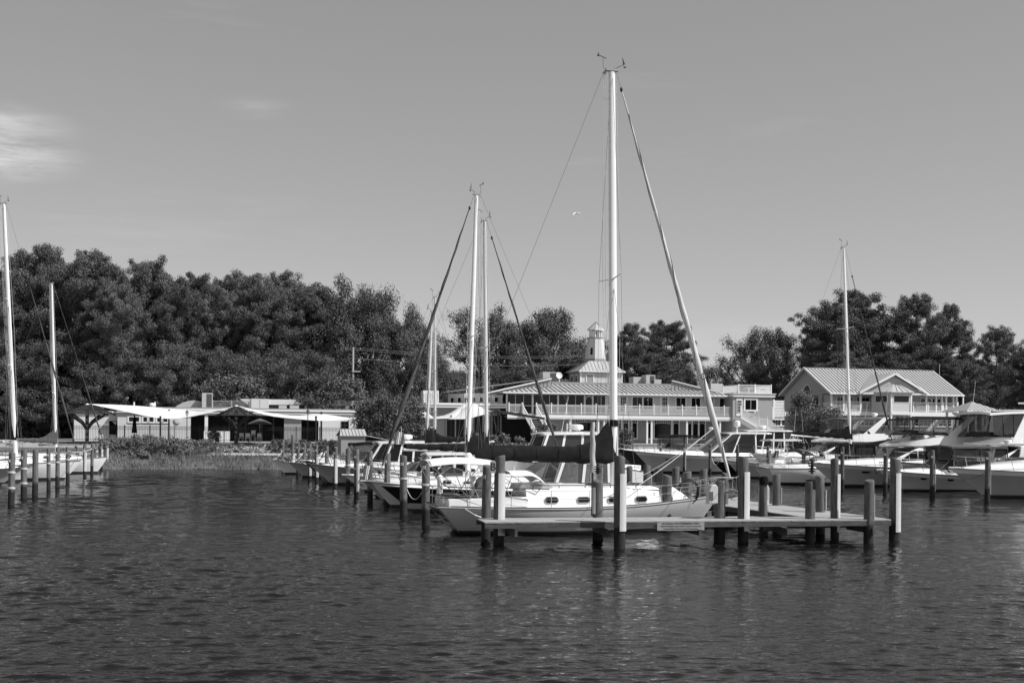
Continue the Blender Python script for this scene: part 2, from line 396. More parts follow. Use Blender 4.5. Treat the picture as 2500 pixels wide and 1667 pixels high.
# ------------------------------------------------------------------ docks
DZ = .83
def plank_dock(name, label, p0, direction, length, width, plank_n, z=DZ, side=1, first_idx=0, beam_h=.16, vis_beam=True):
    """p0: front/left corner; planks laid across; direction: unit vector along the run; width to the left*side normal"""
    d = Vector(direction).normalized(); nrm = Vector((-d.y, d.x, 0)) * side
    root = thing(name, label, 'dock', (p0.x, p0.y, 0))
    base = MB(); pw_ = length / plank_n
    base.box((0, 0, 0), (pw_ - .008, width, .04)); me = base.mesh('plank', 'deck_wood')
    ang = atan2(d.y, d.x)
    for i in range(plank_n):
        c = d * (pw_ * (i + .5)) + nrm * (width / 2) + nrm * R.uniform(-.012, .012)
        linkobj('plank', me, root, (c.x, c.y, z - .02 + R.uniform(-.003, .003)), (0, 0, ang + R.uniform(-.002, .002)))
    for k, off in enumerate((.03, width - .03)):
        m = MB(); a = nrm * off; segs = max(1, int(length / 3.6)); L = length / segs
        for j in range(segs):
            m = MB(); q0 = a + d * (L * j + .004); q1 = a + d * (L * (j + 1) - .004)
            m.beam((q0.x, q0.y, z - .05 - beam_h / 2), (q1.x, q1.y, z - .05 - beam_h / 2), .05, beam_h); m.build('fascia_board', 'beam_wood', root, False)
    for q in np.arange(1.0, length, 3.1):
        m = MB(); a = d * q - nrm * .12; b = d * q + nrm * (width + .12)
        m.beam((a.x, a.y, z - .38), (b.x, b.y, z - .38), .09, .20); m.build('cross_beam', 'beam_wood', root, False)
    return root
THT = radians(11)
uT = Vector((cos(THT), sin(THT), 0)); vT = Vector((-sin(THT), cos(THT), 0))
t0 = W(1184, 1274, DZ); t0.z = 0
tend = W(2178, 1268, DZ); TL = (Vector((tend.x, tend.y, 0)) - t0).dot(uT)
t_head = plank_dock('t_head_dock', 'long plank dock across the picture carrying the permission notice', t0, uT, TL, 1.75, int(TL / .145))
# main walkway running back to the shore
vD = Vector((-.277, .961, 0)).normalized(); uD = Vector((vD.y, -vD.x, 0))
a0 = W(1966, 1262, DZ); a0.z = 0
walk = plank_dock('main_dock_walkway', 'plank walkway running from the cross dock back between the boats', a0 + vD * .05, vD, 62.0, 2.55, 280, z=DZ + .004, side=-1)

# ------------------------------------------------------------------ piles
def pile_mesh(H, r, seed, m='pile_wood'):
    rr = random.Random(seed); mb = MB(); n = 14; rows = []
    zs = [-1.2, 0, .3, .7, 1.2, 1.8] ; zs = [q for q in zs if q < H - .3] + [H - .25, H - .06, H - .02, H]
    lx, ly = rr.uniform(-.016, .016), rr.uniform(-.02, .02)
    for i, z in enumerate(zs):
        k = r * (1.04 - .05 * z / H) * (1 if i < len(zs) - 2 else (.97 if i == len(zs) - 2 else .90))
        tz_ = r * .22 * (1 if z > H - .3 else 0); ta_ = seed * 1.7
        rows.append([(lx * z + k * cos(2 * pi * j / n) * (1 + .035 * sin(3 * j + seed) + .02 * sin(5 * j + i)), ly * z + k * sin(2 * pi * j / n) * (1 + .035 * cos(2 * j + seed)), z + tz_ * cos(2 * pi * j / n - ta_)) for j in range(n)])
    f = [(i * n + j, i * n + (j + 1) % n, (i + 1) * n + (j + 1) % n, (i + 1) * n + j) for i in range(len(rows) - 1) for j in range(n)]
    mb.add([p for r_ in rows for p in r_], f + [tuple(range((len(rows) - 1) * n, len(rows) * n))]); return mb
def strip(mb, r, z0, z1, ang, wd=.20, t=.035, rope=False):
    """curved pvc rubbing strip on the pile at compass angle ang"""
    n = 5; rows = []
    for z in (z0, z1):
        row = []
        for sgn in (1, 0):
            for j in (range(n) if sgn else range(n - 1, -1, -1)):
                a = ang + (j / (n - 1) - .5) * wd / r; q = r * 1.04 + (t if sgn else .002); row.append((q * cos(a), q * sin(a), z))
        rows.append(row)
    m = 2 * n
    mb.add(rows[0] + rows[1], [(i, (i + 1) % m, m + (i + 1) % m, m + i) for i in range(m)] + [tuple(range(m))[::-1], tuple(range(m, 2 * m))])
def rope_wrap(mb, r, z, turns=3, rr=.018):
    pts = [(r * 1.09 * cos(a), r * 1.09 * sin(a), z + .03 * a / 6.28) for a in np.arange(0, turns * 6.28, .5)]
    mb.tube(pts, rr, 5)
def add_pile(px, pyt, pyb, r, label, cat='piling', group=None, name='mooring_pile', z0=0.0, strips=(), plate=False, rope=None, m='pile_wood', cap=None, parent=None, seed=None, Y=None):
    w_ = W(px, pyb, z0) if Y is None else Vector((XP(px, Y), Y, 0))
    a, b = unroll(px, pyt); H = HC - b / F * w_.y
    sd_ = seed if seed is not None else int(px * 7)
    root = thing(name, label, cat, (w_.x, w_.y, 0), 0, group)
    if z0 == 0: ROOTZ[root.name] = 0
    pile_mesh(H, r, sd_, m).build('post', m, root)
    for (s0, s1, ang, wd) in strips:
        q = MB(); strip(q, r, s0, s1, ang, wd); q.build('rub_strip', 'pvc', root)
    if plate:
        q = MB(); q.box((-r * .45, -r * .93, H - .38), (.13, .02, .13), -.42); q.build('number_plate', 'plastic_grey' if plate == 1 else 'plastic_white', root, False)
    for z in (rope or ()):
        q = MB(); rope_wrap(q, r, z, 3); q.build('rope_turns', 'rope' if z > 0 else 'rope_dark', root)
    if cap:
        q = MB(); q.lathe((0, 0, 0), [(r * 1.12, H - cap), (r * 1.14, H - .06), (r * .9, H + .02), (.01, H + .04)], 16); q.build('cap', 'canvas_black', root)
    return root, H
SR = -.95       # strips face right-front
# the tall piles on the outer face of the cross dock, lettered B at the left end
pB, HB = add_pile(1217, 1113, 1328, .175, 'tall pile lettered B at the left end of the cross dock', strips=((.30, 2.35, SR, .24),), name='tall_dock_pile', m='dock_pile_wood')
q = MB(); q.box((-.20, -.17, HB - .36), (.19, .03, .37), 0); q.build('letter_board', 'plastic_grey', pB, False)
textobj('letter', 'B', .34, 'ink', pB, (-.20, -.188, HB - .36), (pi / 2, 0, 0), bold=.004)
add_pile(1512, 1114, 1337, .18, 'tall pile at the middle of the cross dock, crossing in front of the mast', strips=((.55, 2.40, SR, .24),), name='tall_dock_pile', m='dock_pile_wood')
add_pile(1814, 1116, 1325, .175, 'tall pile with white strip standing right of the grey power box', strips=((.42, 2.42, SR, .22),), name='tall_dock_pile', m='dock_pile_wood')
add_pile(2038, 1119, 1322, .14, 'slender tall pile with white strip, between two short piles at the dock corner', strips=((.35, 2.35, SR + .2, .17),), name='tall_dock_pile', m='dock_pile_wood')
add_pile(2183, 1119, 1320, .18, 'tall pile with two white strips at the far right end of the cross dock', strips=((.32, 2.38, SR, .24), (.45, 2.0, -.15, .12)), name='tall_dock_pile', m='dock_pile_wood')
add_pile(1185, 1136, 1330, .15, 'bare pile just left of the one lettered B', name='tall_dock_pile', m='dock_pile_wood', plate=1, Y=41.6)
# short deck piles
for (px, pt, pb, r, lab, st, cp) in (
    (1459, 1173, 1327, .18, 'short bare pile behind the deck, beside the covered pole', ((.95, 1.85, -2.4, .10),), None),
    (1756, 1175, 1322, .185, 'short pile holding the grey power box', (), None),
    (1978, 1172, 1319, .17, 'short pile with a black cap at the dock corner', (), .30),
    (2120, 1172, 1312, .165, 'short bare pile near the far right end of the cross dock', ((.85, 1.7, -.3, .10),), None),
):
    add_pile(px, pt, pb, r, lab, strips=st, name='short_dock_pile', m='dock_pile_wood', cap=cp, Y=42.0)
for (px, pt, r, Y, lab, st) in (
    (1864, 1164, .15, 44.8, 'short black-topped pile with a dome light left of the walkway start', ()),
    (1896, 1158, .16, 49.5, 'short pile with a thin white strip on the right edge of the walkway', ((.9, 1.55, -.2, .10),)),
    (2003, 1164, .17, 45.6, 'short pile standing right behind the black-capped one', ((.9, 1.65, -.3, .10),)),
    (1717, 1146, .17, 52.5, 'short pile behind the hose reel, ropes tied near its top', ((1.0, 1.65, -.2, .10),)),
    (1650, 1140, .16, 55.5, 'short pile with a white strip left of the hose reel', ((1.0, 1.7, -.2, .10),)),
    (1579, 1135, .17, 58.5, 'short pile with a white strip beside the dark power pedestal', ((1.0, 1.7, -.2, .10),)),
    (1678, 1152, .17, 47.5, 'short pile carrying the coiled hose', ()),
    (1627, 1160, .19, 46.5, 'broad short pile left of the coiled hose', ()),
    (1536, 1138, .14, 59.0, 'short slim pile right behind the main mast', ()),
    (1463, 1128, .14, 62.0, 'short slim pile left of the main mast, first of a pair', ()),
    (1477, 1134, .14, 60.0, 'short slim pile left of the main mast, second of a pair', ()),
    (1420, 1132, .17, 57.0, 'short pile with ropes behind the sailboat cabin', ((1.1, 1.9, -.2, .10),)),
    (1769, 1155, .14, 50.0, 'small dark pile behind the bow rail of the sailboat', ()),
):
    add_pile(px, pt, 0, r, lab, strips=st, name='short_dock_pile', m='dock_pile_wood', Y=Y, cap=.28 if px == 1864 else None)
# outer mooring piles, left side of the walkway (near to far)
LP = [(1039, 1117, 1283, .16, 1, 'wrapped in rope in front of the sailboat stern rail'), (985, 1111, 1257, .16, 0, 'standing behind the black-hulled bow'),
      (944, 1107, 1237, .145, 0, 'rising behind the leaning furled jib'), (903.6, 1101, 1229, .14, 0, 'beside the bowsprit with the hanging striped flag'),
      (870, 1098, 1216, .14, 1, 'with a dark rope loop and white lower half'), (849, 1094, 1201, .135, 0, 'with dark rope, just left of a pale one'),
      (818, 1091, 1193, .125, 1, 'with a long white strip, right of the grey flared bow'), (797, 1089, 1183, .125, 0, 'half hidden behind the grey flared bow'),
      (773, 1086, 1177, .12, 1, 'with a white strip between two small bows'), (756, 1084, 1173, .12, 1, 'with a white strip at the grey bow'),
      (742, 1082, 1165, .12, 0, 'brown and bare, fourth from the shore'), (727, 1080, 1160, .12, 0, 'short and brown, third from the shore'),
      (715, 1061, 1158, .12, 1, 'tallest of the row, with a white sleeve, near the shore'), (690.5, 1073, 1147, .12, 0, 'nearest the reed bank in the long row')]
for (px, pt, pb, r, st, lab) in LP:
    add_pile(px, pt, pb, r, 'wooden mooring pile ' + lab, strips=((.35, 1.9 if px > 760 else 1.5, SR, .16),) if st and px < 1000 else (), plate=2, group='mooring piles left of the walkway', rope=(1.55,) if px in (1039, 870, 849, 715, 985) else None)
# outer mooring piles of the right-hand dock
RP = [(2410, 1102, 1222, .15, 1, 'in front of the largest bow at the far right'), (2276, 1099, 1214, .145, 1, 'in front of the two-porthole hull, right porthole'),
      (2161, 1094, 1204, .135, 0, 'just left of the cross dock end pile'), (2056, 1091, 1194, .13, 0, 'right behind the slender dock pile'),
      (1962, 1091, 1182, .135, 0, 'in front of the black bow, ringed by rope'), (1875, 1089, 1175, .115, 1, 'with long white strip beside the white stern'),
      (1801, 1086, 1169, .12, 0, 'standing behind the tall pile next to the power box'), (1733, 1084, 1163, .12, 0, 'in front of the white cruiser, right of its window slot'),
      (1670, 1084, 1158, .12, 1, 'with white edge in front of the white cruiser hull'), (1613, 1080, 1152, .125, 1, 'with white edge at the bow of the white cruiser')]
for (px, pt, pb, r, st, lab) in RP:
    add_pile(px, pt, pb, r, 'dark mooring pile ' + lab, strips=((.35, 1.95, -.35, .10),) if st else (), plate=2, group='mooring piles of the right-hand dock', m='dock_pile_wood')
# left cluster
LC = [(27.4, 1105, 1232, .15, 'leftmost of the cluster, roped low down'), (58, 1099, 1217, .15, 'second from the left edge, roped twice'), (85.5, 1098, 1209, .155, 'third from the left edge, broad and bare'),
      (118.6, 1095, 1195, .115, 'slim, fourth from the left edge'), (140, 1091, 1190, .13, 'under the thinner left mast'), (165, 1091, 1179, .12, 'in front of the squared white stern'),
      (207, 1085, 1165, .12, 'with bright strip, first of four close together'), (224, 1083, 1158, .115, 'bare, second of the close group by the bank'), (235, 1082, 1155, .11, 'with bright strip, third of the close group'),
      (248, 1082, 1148, .11, 'with bright strip, fourth of the close group'), (261.5, 1079, 1144, .10, 'with bright strip, nearest the reed bank on the left'), (187.5, 1092, 1150, .11, 'half hidden behind the white bow on the left')]
for i, (px, pt, pb, r, lab) in enumerate(LC):
    add_pile(px, pt, pb, r, 'mooring pile ' + lab, plate=2, group='mooring piles of the left slips', strips=((.45, 1.85, SR, .15),) if px in (207, 235, 248, 261.5) else (), rope=((1.5, .75) if px < 60 else (1.5,)) if px in (27.4, 58, 140, 165, 118.6) else None)
add_pile(364, 1110, 1143, .13, 'short post at the foot of the reed bank, below the bushes', name='bank_post', cat='post')
add_pile(530, 1110, 1143, .13, 'short post at the foot of the reed bank, right of the bushes', name='bank_post', cat='post')
# ------------------------------------------------------------------ boats
# local boat frame: x forward (0 = transom foot), y to port, z up from the water
def hull_fns(L, B, zs, zm, zb, tw, kind, rake, over, pb, flare):
    def sheer(s):
        a = .42
        if s < a: t = s / a; return zm + (zs - zm) * (1 - t) ** 2
        t = (s - a) / (1 - a); return zm + (zb - zm) * t ** 1.8
    def hb(s):
        if s < .42: return B / 2 * (tw + (1 - tw) * sin(pi / 2 * s / .42))
        return B / 2 * max(.012, (1 - ((s - .42) / .58) ** pb))
    def xx(s, f):
        xs = over * (1 - f)
        xb = L - rake * max(0.0, 1 - f) ** (1.25 if kind == 'sail' else 1.0)
        return xs + (xb - xs) * s
    def wfr(s, f):
        if f <= 0: f0 = 0
        else: f0 = f
        if kind == 'sail':
            w0 = .80 - .30 * max(0, s - .4) / .6 - .35 * max(0, .3 - s) / .3
            return w0 + (1 - w0) * sin(min(1, f0) * pi / 2)
        w0 = .90 - (.52 if flare else .30) * max(0, (s - .35) / .65) ** 1.3
        e = .8 + 1.0 * max(0, (s - .4) / .6) * flare
        return w0 + (1 - w0) * f0 ** e
    return sheer, hb, xx, wfr
def make_hull(root, L, B, zs, zm, zb, kind='power', tw=.88, rake=1.2, over=0.0, pb=2.1, flare=1.0, m_hull='gel', m_bottom='antifoul', m_stripe='stripe', m_deck='deck_gel', m_rub='chrome', stripe_h=.08, boot=.10, n=26, deck=True, rub=True, toe=None, lower=None):
    sheer, hb, xx, wfr = hull_fns(L, B, zs, zm, zb, tw, kind, rake, over, pb, flare)
    ss = [1 - (1 - i / (n - 1)) ** 1.25 for i in range(n)]
    def pt(s, z, sg):
        zt = sheer(s)
        if z >= 0: f = z / zt; return (xx(s, f), sg * hb(s) * wfr(s, f), z)
        k = max(0, 1 + z / .55); return (xx(s, 0) - .4 * (-z) * (1 if s > .8 else 0) * (s - .8) * 5 + (over * .8 * -z if kind == 'sail' else 0), sg * hb(s) * wfr(s, 0) * (k ** .5) , z)
    def band(lo, hi, k, name, m):
        mb = MB()
        for sg in (1, -1):
            mb.grid([[pt(s, lo(s) + (hi(s) - lo(s)) * j / k, sg) for j in range(k + 1)] for s in ss])
        a = [pt(0, lo(0) + (hi(0) - lo(0)) * j / k, 1) for j in range(k + 1)]; b = [pt(0, lo(0) + (hi(0) - lo(0)) * j / k, -1) for j in range(k + 1)]
        mb.grid([a, b])
        # weld
        me = mb.mesh(name, m, False, 0)
        bm = bmesh.new(); bm.from_mesh(me); bmesh.ops.remove_doubles(bm, verts=bm.verts, dist=.0015); bmesh.ops.recalc_face_normals(bm, faces=bm.faces); bm.to_mesh(me); bm.free()
        me.polygons.foreach_set('use_smooth', [True] * len(me.polygons)); me.set_sharp_from_angle(angle=radians(50))
        o = bpy.data.objects.new(name, me); C.objects.link(o); o.parent = root; return o
    lowz = .5 if lower else None
    band(lambda s: -.55, lambda s: boot, 5, 'bottom', m_bottom)
    band(lambda s: boot, lambda s: boot + stripe_h, 1, 'boot_stripe', m_stripe)
    if lower:
        band(lambda s: boot + stripe_h, lambda s: sheer(s) * lower[1], 4, 'lower_topsides', lower[0])
        band(lambda s: sheer(s) * lower[1], lambda s: sheer(s), 5, 'hull', m_hull)
    else: band(lambda s: boot + stripe_h, lambda s: sheer(s), 9, 'hull', m_hull)
    if deck:
        mb = MB(); rows = []
        for s in ss:
            zt = sheer(s) - .015; h = hb(s); cb = .05 * h
            rows.append([(xx(s, 1), h * q, zt + cb * (1 - q * q)) for q in (1, .6, .2, -.2, -.6, -1)])
        mb.grid(rows); mb.build('deck', m_deck, root)
    if rub:
        mb = MB()
        for sg in (1, -1): mb.tube([(xx(s, .985), sg * (hb(s) * wfr(s, .985) + .012), sheer(s) * .985) for s in ss] , .03 if kind == 'power' else .022, 5)
        mb.tube([(xx(0, 1) - .01, -hb(0), sheer(0) * .985), (xx(0, 1) - .01, hb(0), sheer(0) * .985)], .028, 5)
        mb.build('rub_rail', m_rub, root)
    if toe:
        mb = MB()
        for sg in (1, -1):
            pts = [Vector((xx(s, 1), sg * (hb(s) - .01), sheer(s) + .025)) for s in ss]
            for a, b in zip(pts[:-1], pts[1:]): mb.beam(a, b, .035, .06)
        mb.box((xx(0, 1), 0, sheer(0) + .025), (.04, 2 * hb(0), .06)); mb.build('toe_rail', toe, root)
    return sheer, hb, xx, wfr
def rail(root, fns, s0, s1, h, inset=.08, nst=7, mid=False, name='bow_rail', m='chrome', r=.016, close=True, h0=None, rs=None):
    sheer, hb, xx, wfr = fns; mb = MB(); rr = rs or max(r * 1.25, .02)
    for sg in (1, -1):
        pts = []
        for i in range(13):
            t = i / 12; s = lerp(s0, s1, t); hh = h * (1 if h0 is None else lerp(h0, 1, min(1, t * 1.5)))
            pts.append((xx(s, 1) + .1 * t, sg * max(.02, hb(s) - inset), sheer(s) + hh))
        mb.tube(pts, rr, 5)
        if mid: mb.tube([(p[0], p[1], p[2] - h * .5) for p in pts], rr * .6, 4)
    if close:
        mb.tube([(xx(s1, 1) + .1, max(.02, hb(s1) - inset), sheer(s1) + h), (xx(s1, 1) + .16, 0, sheer(s1) + h), (xx(s1, 1) + .1, -max(.02, hb(s1) - inset), sheer(s1) + h)], rr, 5)
    mb.build(name, m, root)
    for sg in (1, -1):
        for i in range(nst):
            t = i / (nst - 1); s = lerp(s0, s1, t); hh = h * (1 if h0 is None else lerp(h0, 1, min(1, t * 1.5)))
            mb = MB(); mb.tube([(xx(s, 1) - .10, sg * (hb(s) - inset * .6), sheer(s)), (xx(s, 1) + .1 * t, sg * max(.02, hb(s) - inset), sheer(s) + hh)], rr * .85, 4)
            mb.build('stanchion', m, root)
def cleat(root, x, y, z, m='chrome'):
    mb = MB(); mb.tube([(x - .12, y, z + .05), (x + .12, y, z + .05)], .014, 5); mb.tube([(x - .04, y, z), (x - .04, y, z + .05)], .012, 4); mb.tube([(x + .04, y, z), (x + .04, y, z + .05)], .012, 4); mb.build('cleat', m, root)
def anchor(root, x, z):
    mb = MB(); mb.beam((x - .7, 0, z + .02), (x + .10, 0, z + .02), .16, .05); mb.build('anchor_pulpit', 'gel', root)
    mb = MB(); mb.tube([(x - .5, 0, z + .09), (x + .12, 0, z + .04), (x + .20, 0, z - .10)], .022, 5)
    mb.poly([(x + .20, 0, z - .08), (x - .02, .12, z - .30), (x - .06, 0, z - .24)], (0, 0, .015)); mb.poly([(x + .20, 0, z - .08), (x - .02, -.12, z - .30), (x - .06, 0, z - .24)], (0, 0, .015)); mb.build('anchor', 'plastic_black', root)
def dome(root, c, r=.28, h=.22, m='plastic_white', name='radar_dome'):
    mb = MB(); mb.lathe(c, [(r * .55, -.08), (r * .6, 0), (r * .96, .02), (r, h * .4), (r * .93, h * .85), (r * .6, h), (.01, h * 1.03)], 18); return mb.build(name, m, root)
def whip(root, p, L_, lean=(0, 0), r=.012, m='plastic_white'):
    mb = MB(); p = Vector(p); q = p + Vector((lean[0], lean[1], L_)); mb.tube([p, p.lerp(q, .1), q], [r * 1.8, r, r * .6], 5); return mb.build('antenna', m, root)
def canopy(root, x0, x1, zf, w, camber=.18, t=.03, m='canvas_dark', name='canvas_top', nx=9, ny=9, valance=0.0):
    """zf(t) height along the boat, t=0 at x0"""
    rows = []
    for i in range(nx):
        t_ = i / (nx - 1); x = lerp(x0, x1, t_); ww = w(t_) if callable(w) else w
        rows.append([(x, ww * q, zf(t_) + camber * (1 - abs(q) ** 2.6)) for q in [1 - 2 * j / (ny - 1) for j in range(ny)]])
    mb = MB(); mb.slab(rows, t)
    if valance:
        for sg in (0, -1):
            mb.slab([[r_[sg] for r_ in rows], [(r_[sg][0], r_[sg][1] * 1.01, r_[sg][2] - valance) for r_ in rows]], .01) if False else None
    return mb.build(name, m, root)
def pane2(root, name, m, prof, wf, e=.012, t=.02):
    for sg in (1, -1): mb = MB(); mb.sides(prof, wf, e, t, sg); mb.build(name, m, root, False)
def pane_strip(root, name, m, profs, wf, e=.012, t=.02):
    for pr in profs:
        mb = MB(); mb.sides(pr, wf, e, t); mb.build(name, m, root, False)
def quadpane(root, name, m, q, t=.02):
    a, b, c, d = [Vector(v) for v in q]; n_ = (b - a).cross(d - a).normalized()
    mb = MB(); mb.poly([a, b, c, d], n_ * t); return mb.build(name, m, root, False)
def frame_line(mb, pts, r=.018): 
    for a, b in zip(pts[:-1], pts[1:]): mb.tube([a, b], r, 5)

def boat_root(name, label, cat, tip_px, tip_Y, L, left=True, th=TH, group=None, zt=1.0, dx=0.0):
    """place a boat so that its bow tip projects to tip_px at depth tip_Y"""
    x = XP(tip_px, tip_Y, zt); rz = (pi + th) if left else th
    dirv = Vector((cos(rz), sin(rz), 0)); p = Vector((x, tip_Y, 0)) - dirv * L
    return thing(name, label, cat, (p.x, p.y, 0), rz, group)

def windshield(root, xb, zb_, xt, zt_, wb, wt, xs, zsb, m='glass_boat', frame='chrome', th=.02):
    """raked windshield: bottom edge at xb,zb_, top edge at xt,zt_; side wings run back to xs"""
    for sg in (1, -1):
        quadpane(root, 'windscreen_pane', m, [(xb, 0, zb_), (xb - .15, sg * wb * .9, zb_), (xt - .12, sg * wt * .9, zt_), (xt, 0, zt_)], .012)
        quadpane(root, 'side_screen', m, [(xb - .15, sg * wb * .9, zb_), (xs, sg * wb * 1.04, zsb), (xs, sg * wt * 1.06, lerp(zsb, zt_, .75)), (xt - .12, sg * wt * .9, zt_)], .012)
    mb = MB()
    for sg in (1, -1):
        frame_line(mb, [(xb, 0, zb_), (xb - .15, sg * wb * .9, zb_), (xs, sg * wb * 1.04, zsb)], th)
        frame_line(mb, [(xt, 0, zt_), (xt - .12, sg * wt * .9, zt_), (xs, sg * wt * 1.06, lerp(zsb, zt_, .75)), (xs, sg * wb * 1.04, zsb)], th)
        frame_line(mb, [(xb - .15, sg * wb * .9, zb_), (xt - .12, sg * wt * .9, zt_)], th)
    frame_line(mb, [(xb, 0, zb_), (xt, 0, zt_)], th); mb.build('windscreen_frame', frame, root)

def trunk(root, fns, s0, s1, h0, h1, wfrac=.62, m='gel', name='foredeck_trunk', n=12):
    """raised foredeck running from s0 (aft, height h0) to s1 (forward, height h1)"""
    sheer, hb, xx, _ = fns; rows = []
    for i in range(n):
        t = i / (n - 1); s = lerp(s0, s1, t); ww = hb(s) * wfrac * (1 - .35 * t ** 3); h = lerp(h0, h1, t ** 1.3)
        z = sheer(s) + .0; rows.append([(xx(s, 1), ww * q1, z + h * q2) for q1, q2 in ((1.12, .0), (1.04, .45), (.94, .82), (.75, .96), (.3, 1.05), (-.3, 1.05), (-.75, .96), (-.94, .82), (-1.04, .45), (-1.12, .0))])
    mb = MB(); mb.grid(rows); mb.add(rows[0], [tuple(range(10))]); mb.add(rows[-1], [tuple(range(10))]); return mb.build(name, m, root)

def portholes(root, fns, lst, size=(.40, .17), m='glass_dark', rim='chrome', z=.72):
    sheer, hb, xx, wfr = fns
    for s in lst:
        for sg in (1, -1):
            zt = sheer(s) * z; f = z; x0 = xx(s, f); y0 = hb(s) * wfr(s, f); s2 = s + .02; y1 = hb(s2) * wfr(s2, f); dx = xx(s2, f) - x0
            yl = hb(s) * wfr(s, f - .12); dzz = sheer(s) * .12; t = Vector((dx, sg * (y1 - y0), 0)).normalized(); u = Vector((0, sg * (y0 - yl), dzz)).normalized(); nn = t.cross(u).normalized(); nn = nn if nn.y * sg > 0 else -nn
            c = Vector((x0, sg * y0, zt))
            for nm, k, off, mm in (('porthole_rim', 1.15, .006, rim), ('porthole', 1.0, .014, m)):
                mb = MB(); mb.poly([c + nn * (off - .02) + t * (size[0] / 2 * k * cos(a)) + u * (size[1] / 2 * k * sin(a)) for a in [2 * pi * i / 14 for i in range(14)]], nn * .02); mb.build(nm, mm, root, False)

def fender(root, x, y, z, L_=.6, r=.11, m='plastic_white'):
    mb = MB(); mb.lathe((x, y, z), [(.02, -L_ / 2 - .05), (r * .8, -L_ / 2), (r, -L_ / 2 + .08), (r, L_ / 2 - .08), (r * .8, L_ / 2), (.03, L_ / 2 + .05)], 12); mb.tube([(x, y, z + L_ / 2), (x, y, z + L_ / 2 + .4)], .01, 4); return mb.build('fender', m, root)

# ---- express cruiser with canvas enclosure
def express(label, tip_px, Y, L=10.5, B=3.4, zb=1.75, zm=1.25, zs=1.2, hull='gel', canvas='canvas_dark', th=TH, left=True, arch=True, top=2.15, ports=(), rad=True, canvas_x=(.14, .46), group=None, lower=None, cat='motor cruiser', name='motor_cruiser', anch=True, wsx=.60, m_deck='deck_gel', vin='vinyl', rub='chrome'):
    root = boat_root(name, label, cat, tip_px, Y, L, left, th, group, zb)
    fns = make_hull(root, L, B, zs, zm, zb, rake=L * .17, m_hull=hull, pb=2.3, lower=lower, m_deck=m_deck, m_rub=rub); sheer, hb, xx, _ = fns
    trunk(root, fns, .50, .95, .55, .05, .80)
    mb = MB(); mb.prism([(L * .06, zs), (L * .06, zs + .22), (L * .30, zs + .30), (L * .52, sheer(.5) + .42), (L * .52, zs)], lambda x, z: B * .46 - .12 * (z - zs)); mb.build('coaming', 'gel', root, True, .03)
    xw = L * wsx; zw = sheer(wsx) + .34
    windshield(root, xw, zw, xw - .95, zw + .62, B * .36, B * .32, L * .40, sheer(.4) + .38)
    ztop = zs + top
    if canvas:
        ca, cb_ = L * canvas_x[0], L * canvas_x[1]
        canopy(root, ca, cb_, lambda t: ztop - .16 * (1 - t) ** 2 - .20 * t ** 3, B * .42, .16, .03, canvas)
        # clear side curtains and their dark borders
        wf = lambda x, z: B * .43 - .03 * (z - zs)
        z1 = ztop - .06
        for a, b in ((ca + .05, lerp(ca, cb_, .5) - .03), (lerp(ca, cb_, .5) + .03, cb_ - .05)):
            pane2(root, 'side_curtain', vin, [(a, sheer(.3) + .35), (b, sheer(.3) + .42), (b, z1), (a, z1 - .04)], wf, 0, .01)
        mb = MB()
        for sg in (1, -1):
            for x in (ca, (ca + cb_) / 2, cb_): mb.beam((x, sg * B * .435, sheer(.3) + .3), (x, sg * B * .425, z1), .03, .09)
            mb.beam((ca, sg * B * .435, z1), (cb_, sg * B * .43, z1), .03, .12)
            mb.tube([(cb_, sg * B * .43, z1), (xw - .7, sg * B * .33, zw + .5)], .025, 5)
        mb.build('curtain_border', canvas, root, False)
        for sg in (1, -1): quadpane(root, 'front_curtain', vin, [(xw - .8, sg * .02, zw + .6), (xw - .9, sg * B * .31, zw + .58), (cb_, sg * B * .40, z1 + .02), (cb_, sg * .02, z1 + .16)], .01)
    if arch:
        xa = L * .24
        for sg in (1, -1):
            mb = MB(); mb.poly([(xa - .5, sg * B * .46, zs + .2), (xa + .05, sg * B * .46, zs + .2), (xa - .35, sg * B * .42, ztop + .02), (xa - .75, sg * B * .42, ztop + .02)], (0, -sg * .10, 0)); mb.build('arch_leg', 'gel', root, True, .02)
        mb = MB(); mb.slab([[(xa - .75, y, ztop + .02 + .10 * (1 - (y / (B * .42)) ** 2)) for y in np.linspace(-B * .42, B * .42, 7)], [(xa - .30, y, ztop + .05 + .10 * (1 - (y / (B * .42)) ** 2)) for y in np.linspace(-B * .42, B * .42, 7)]], .09); mb.build('arch_top', 'gel', root, True, .02)
        if rad: dome(root, (xa - .5, .0, ztop + .22)); whip(root, (xa - .6, B * .38, ztop + .05), 2.2, (-.25, 0))
    rail(root, fns, .42, .975, .52, nst=7, h0=.35)
    if ports: portholes(root, fns, ports)
    if anch: anchor(root, L, zb)
    cleat(root, L * .88, .25, sheer(.9) + .03); cleat(root, L * .12, B * .42, sheer(.1) + .02)
    return root, fns

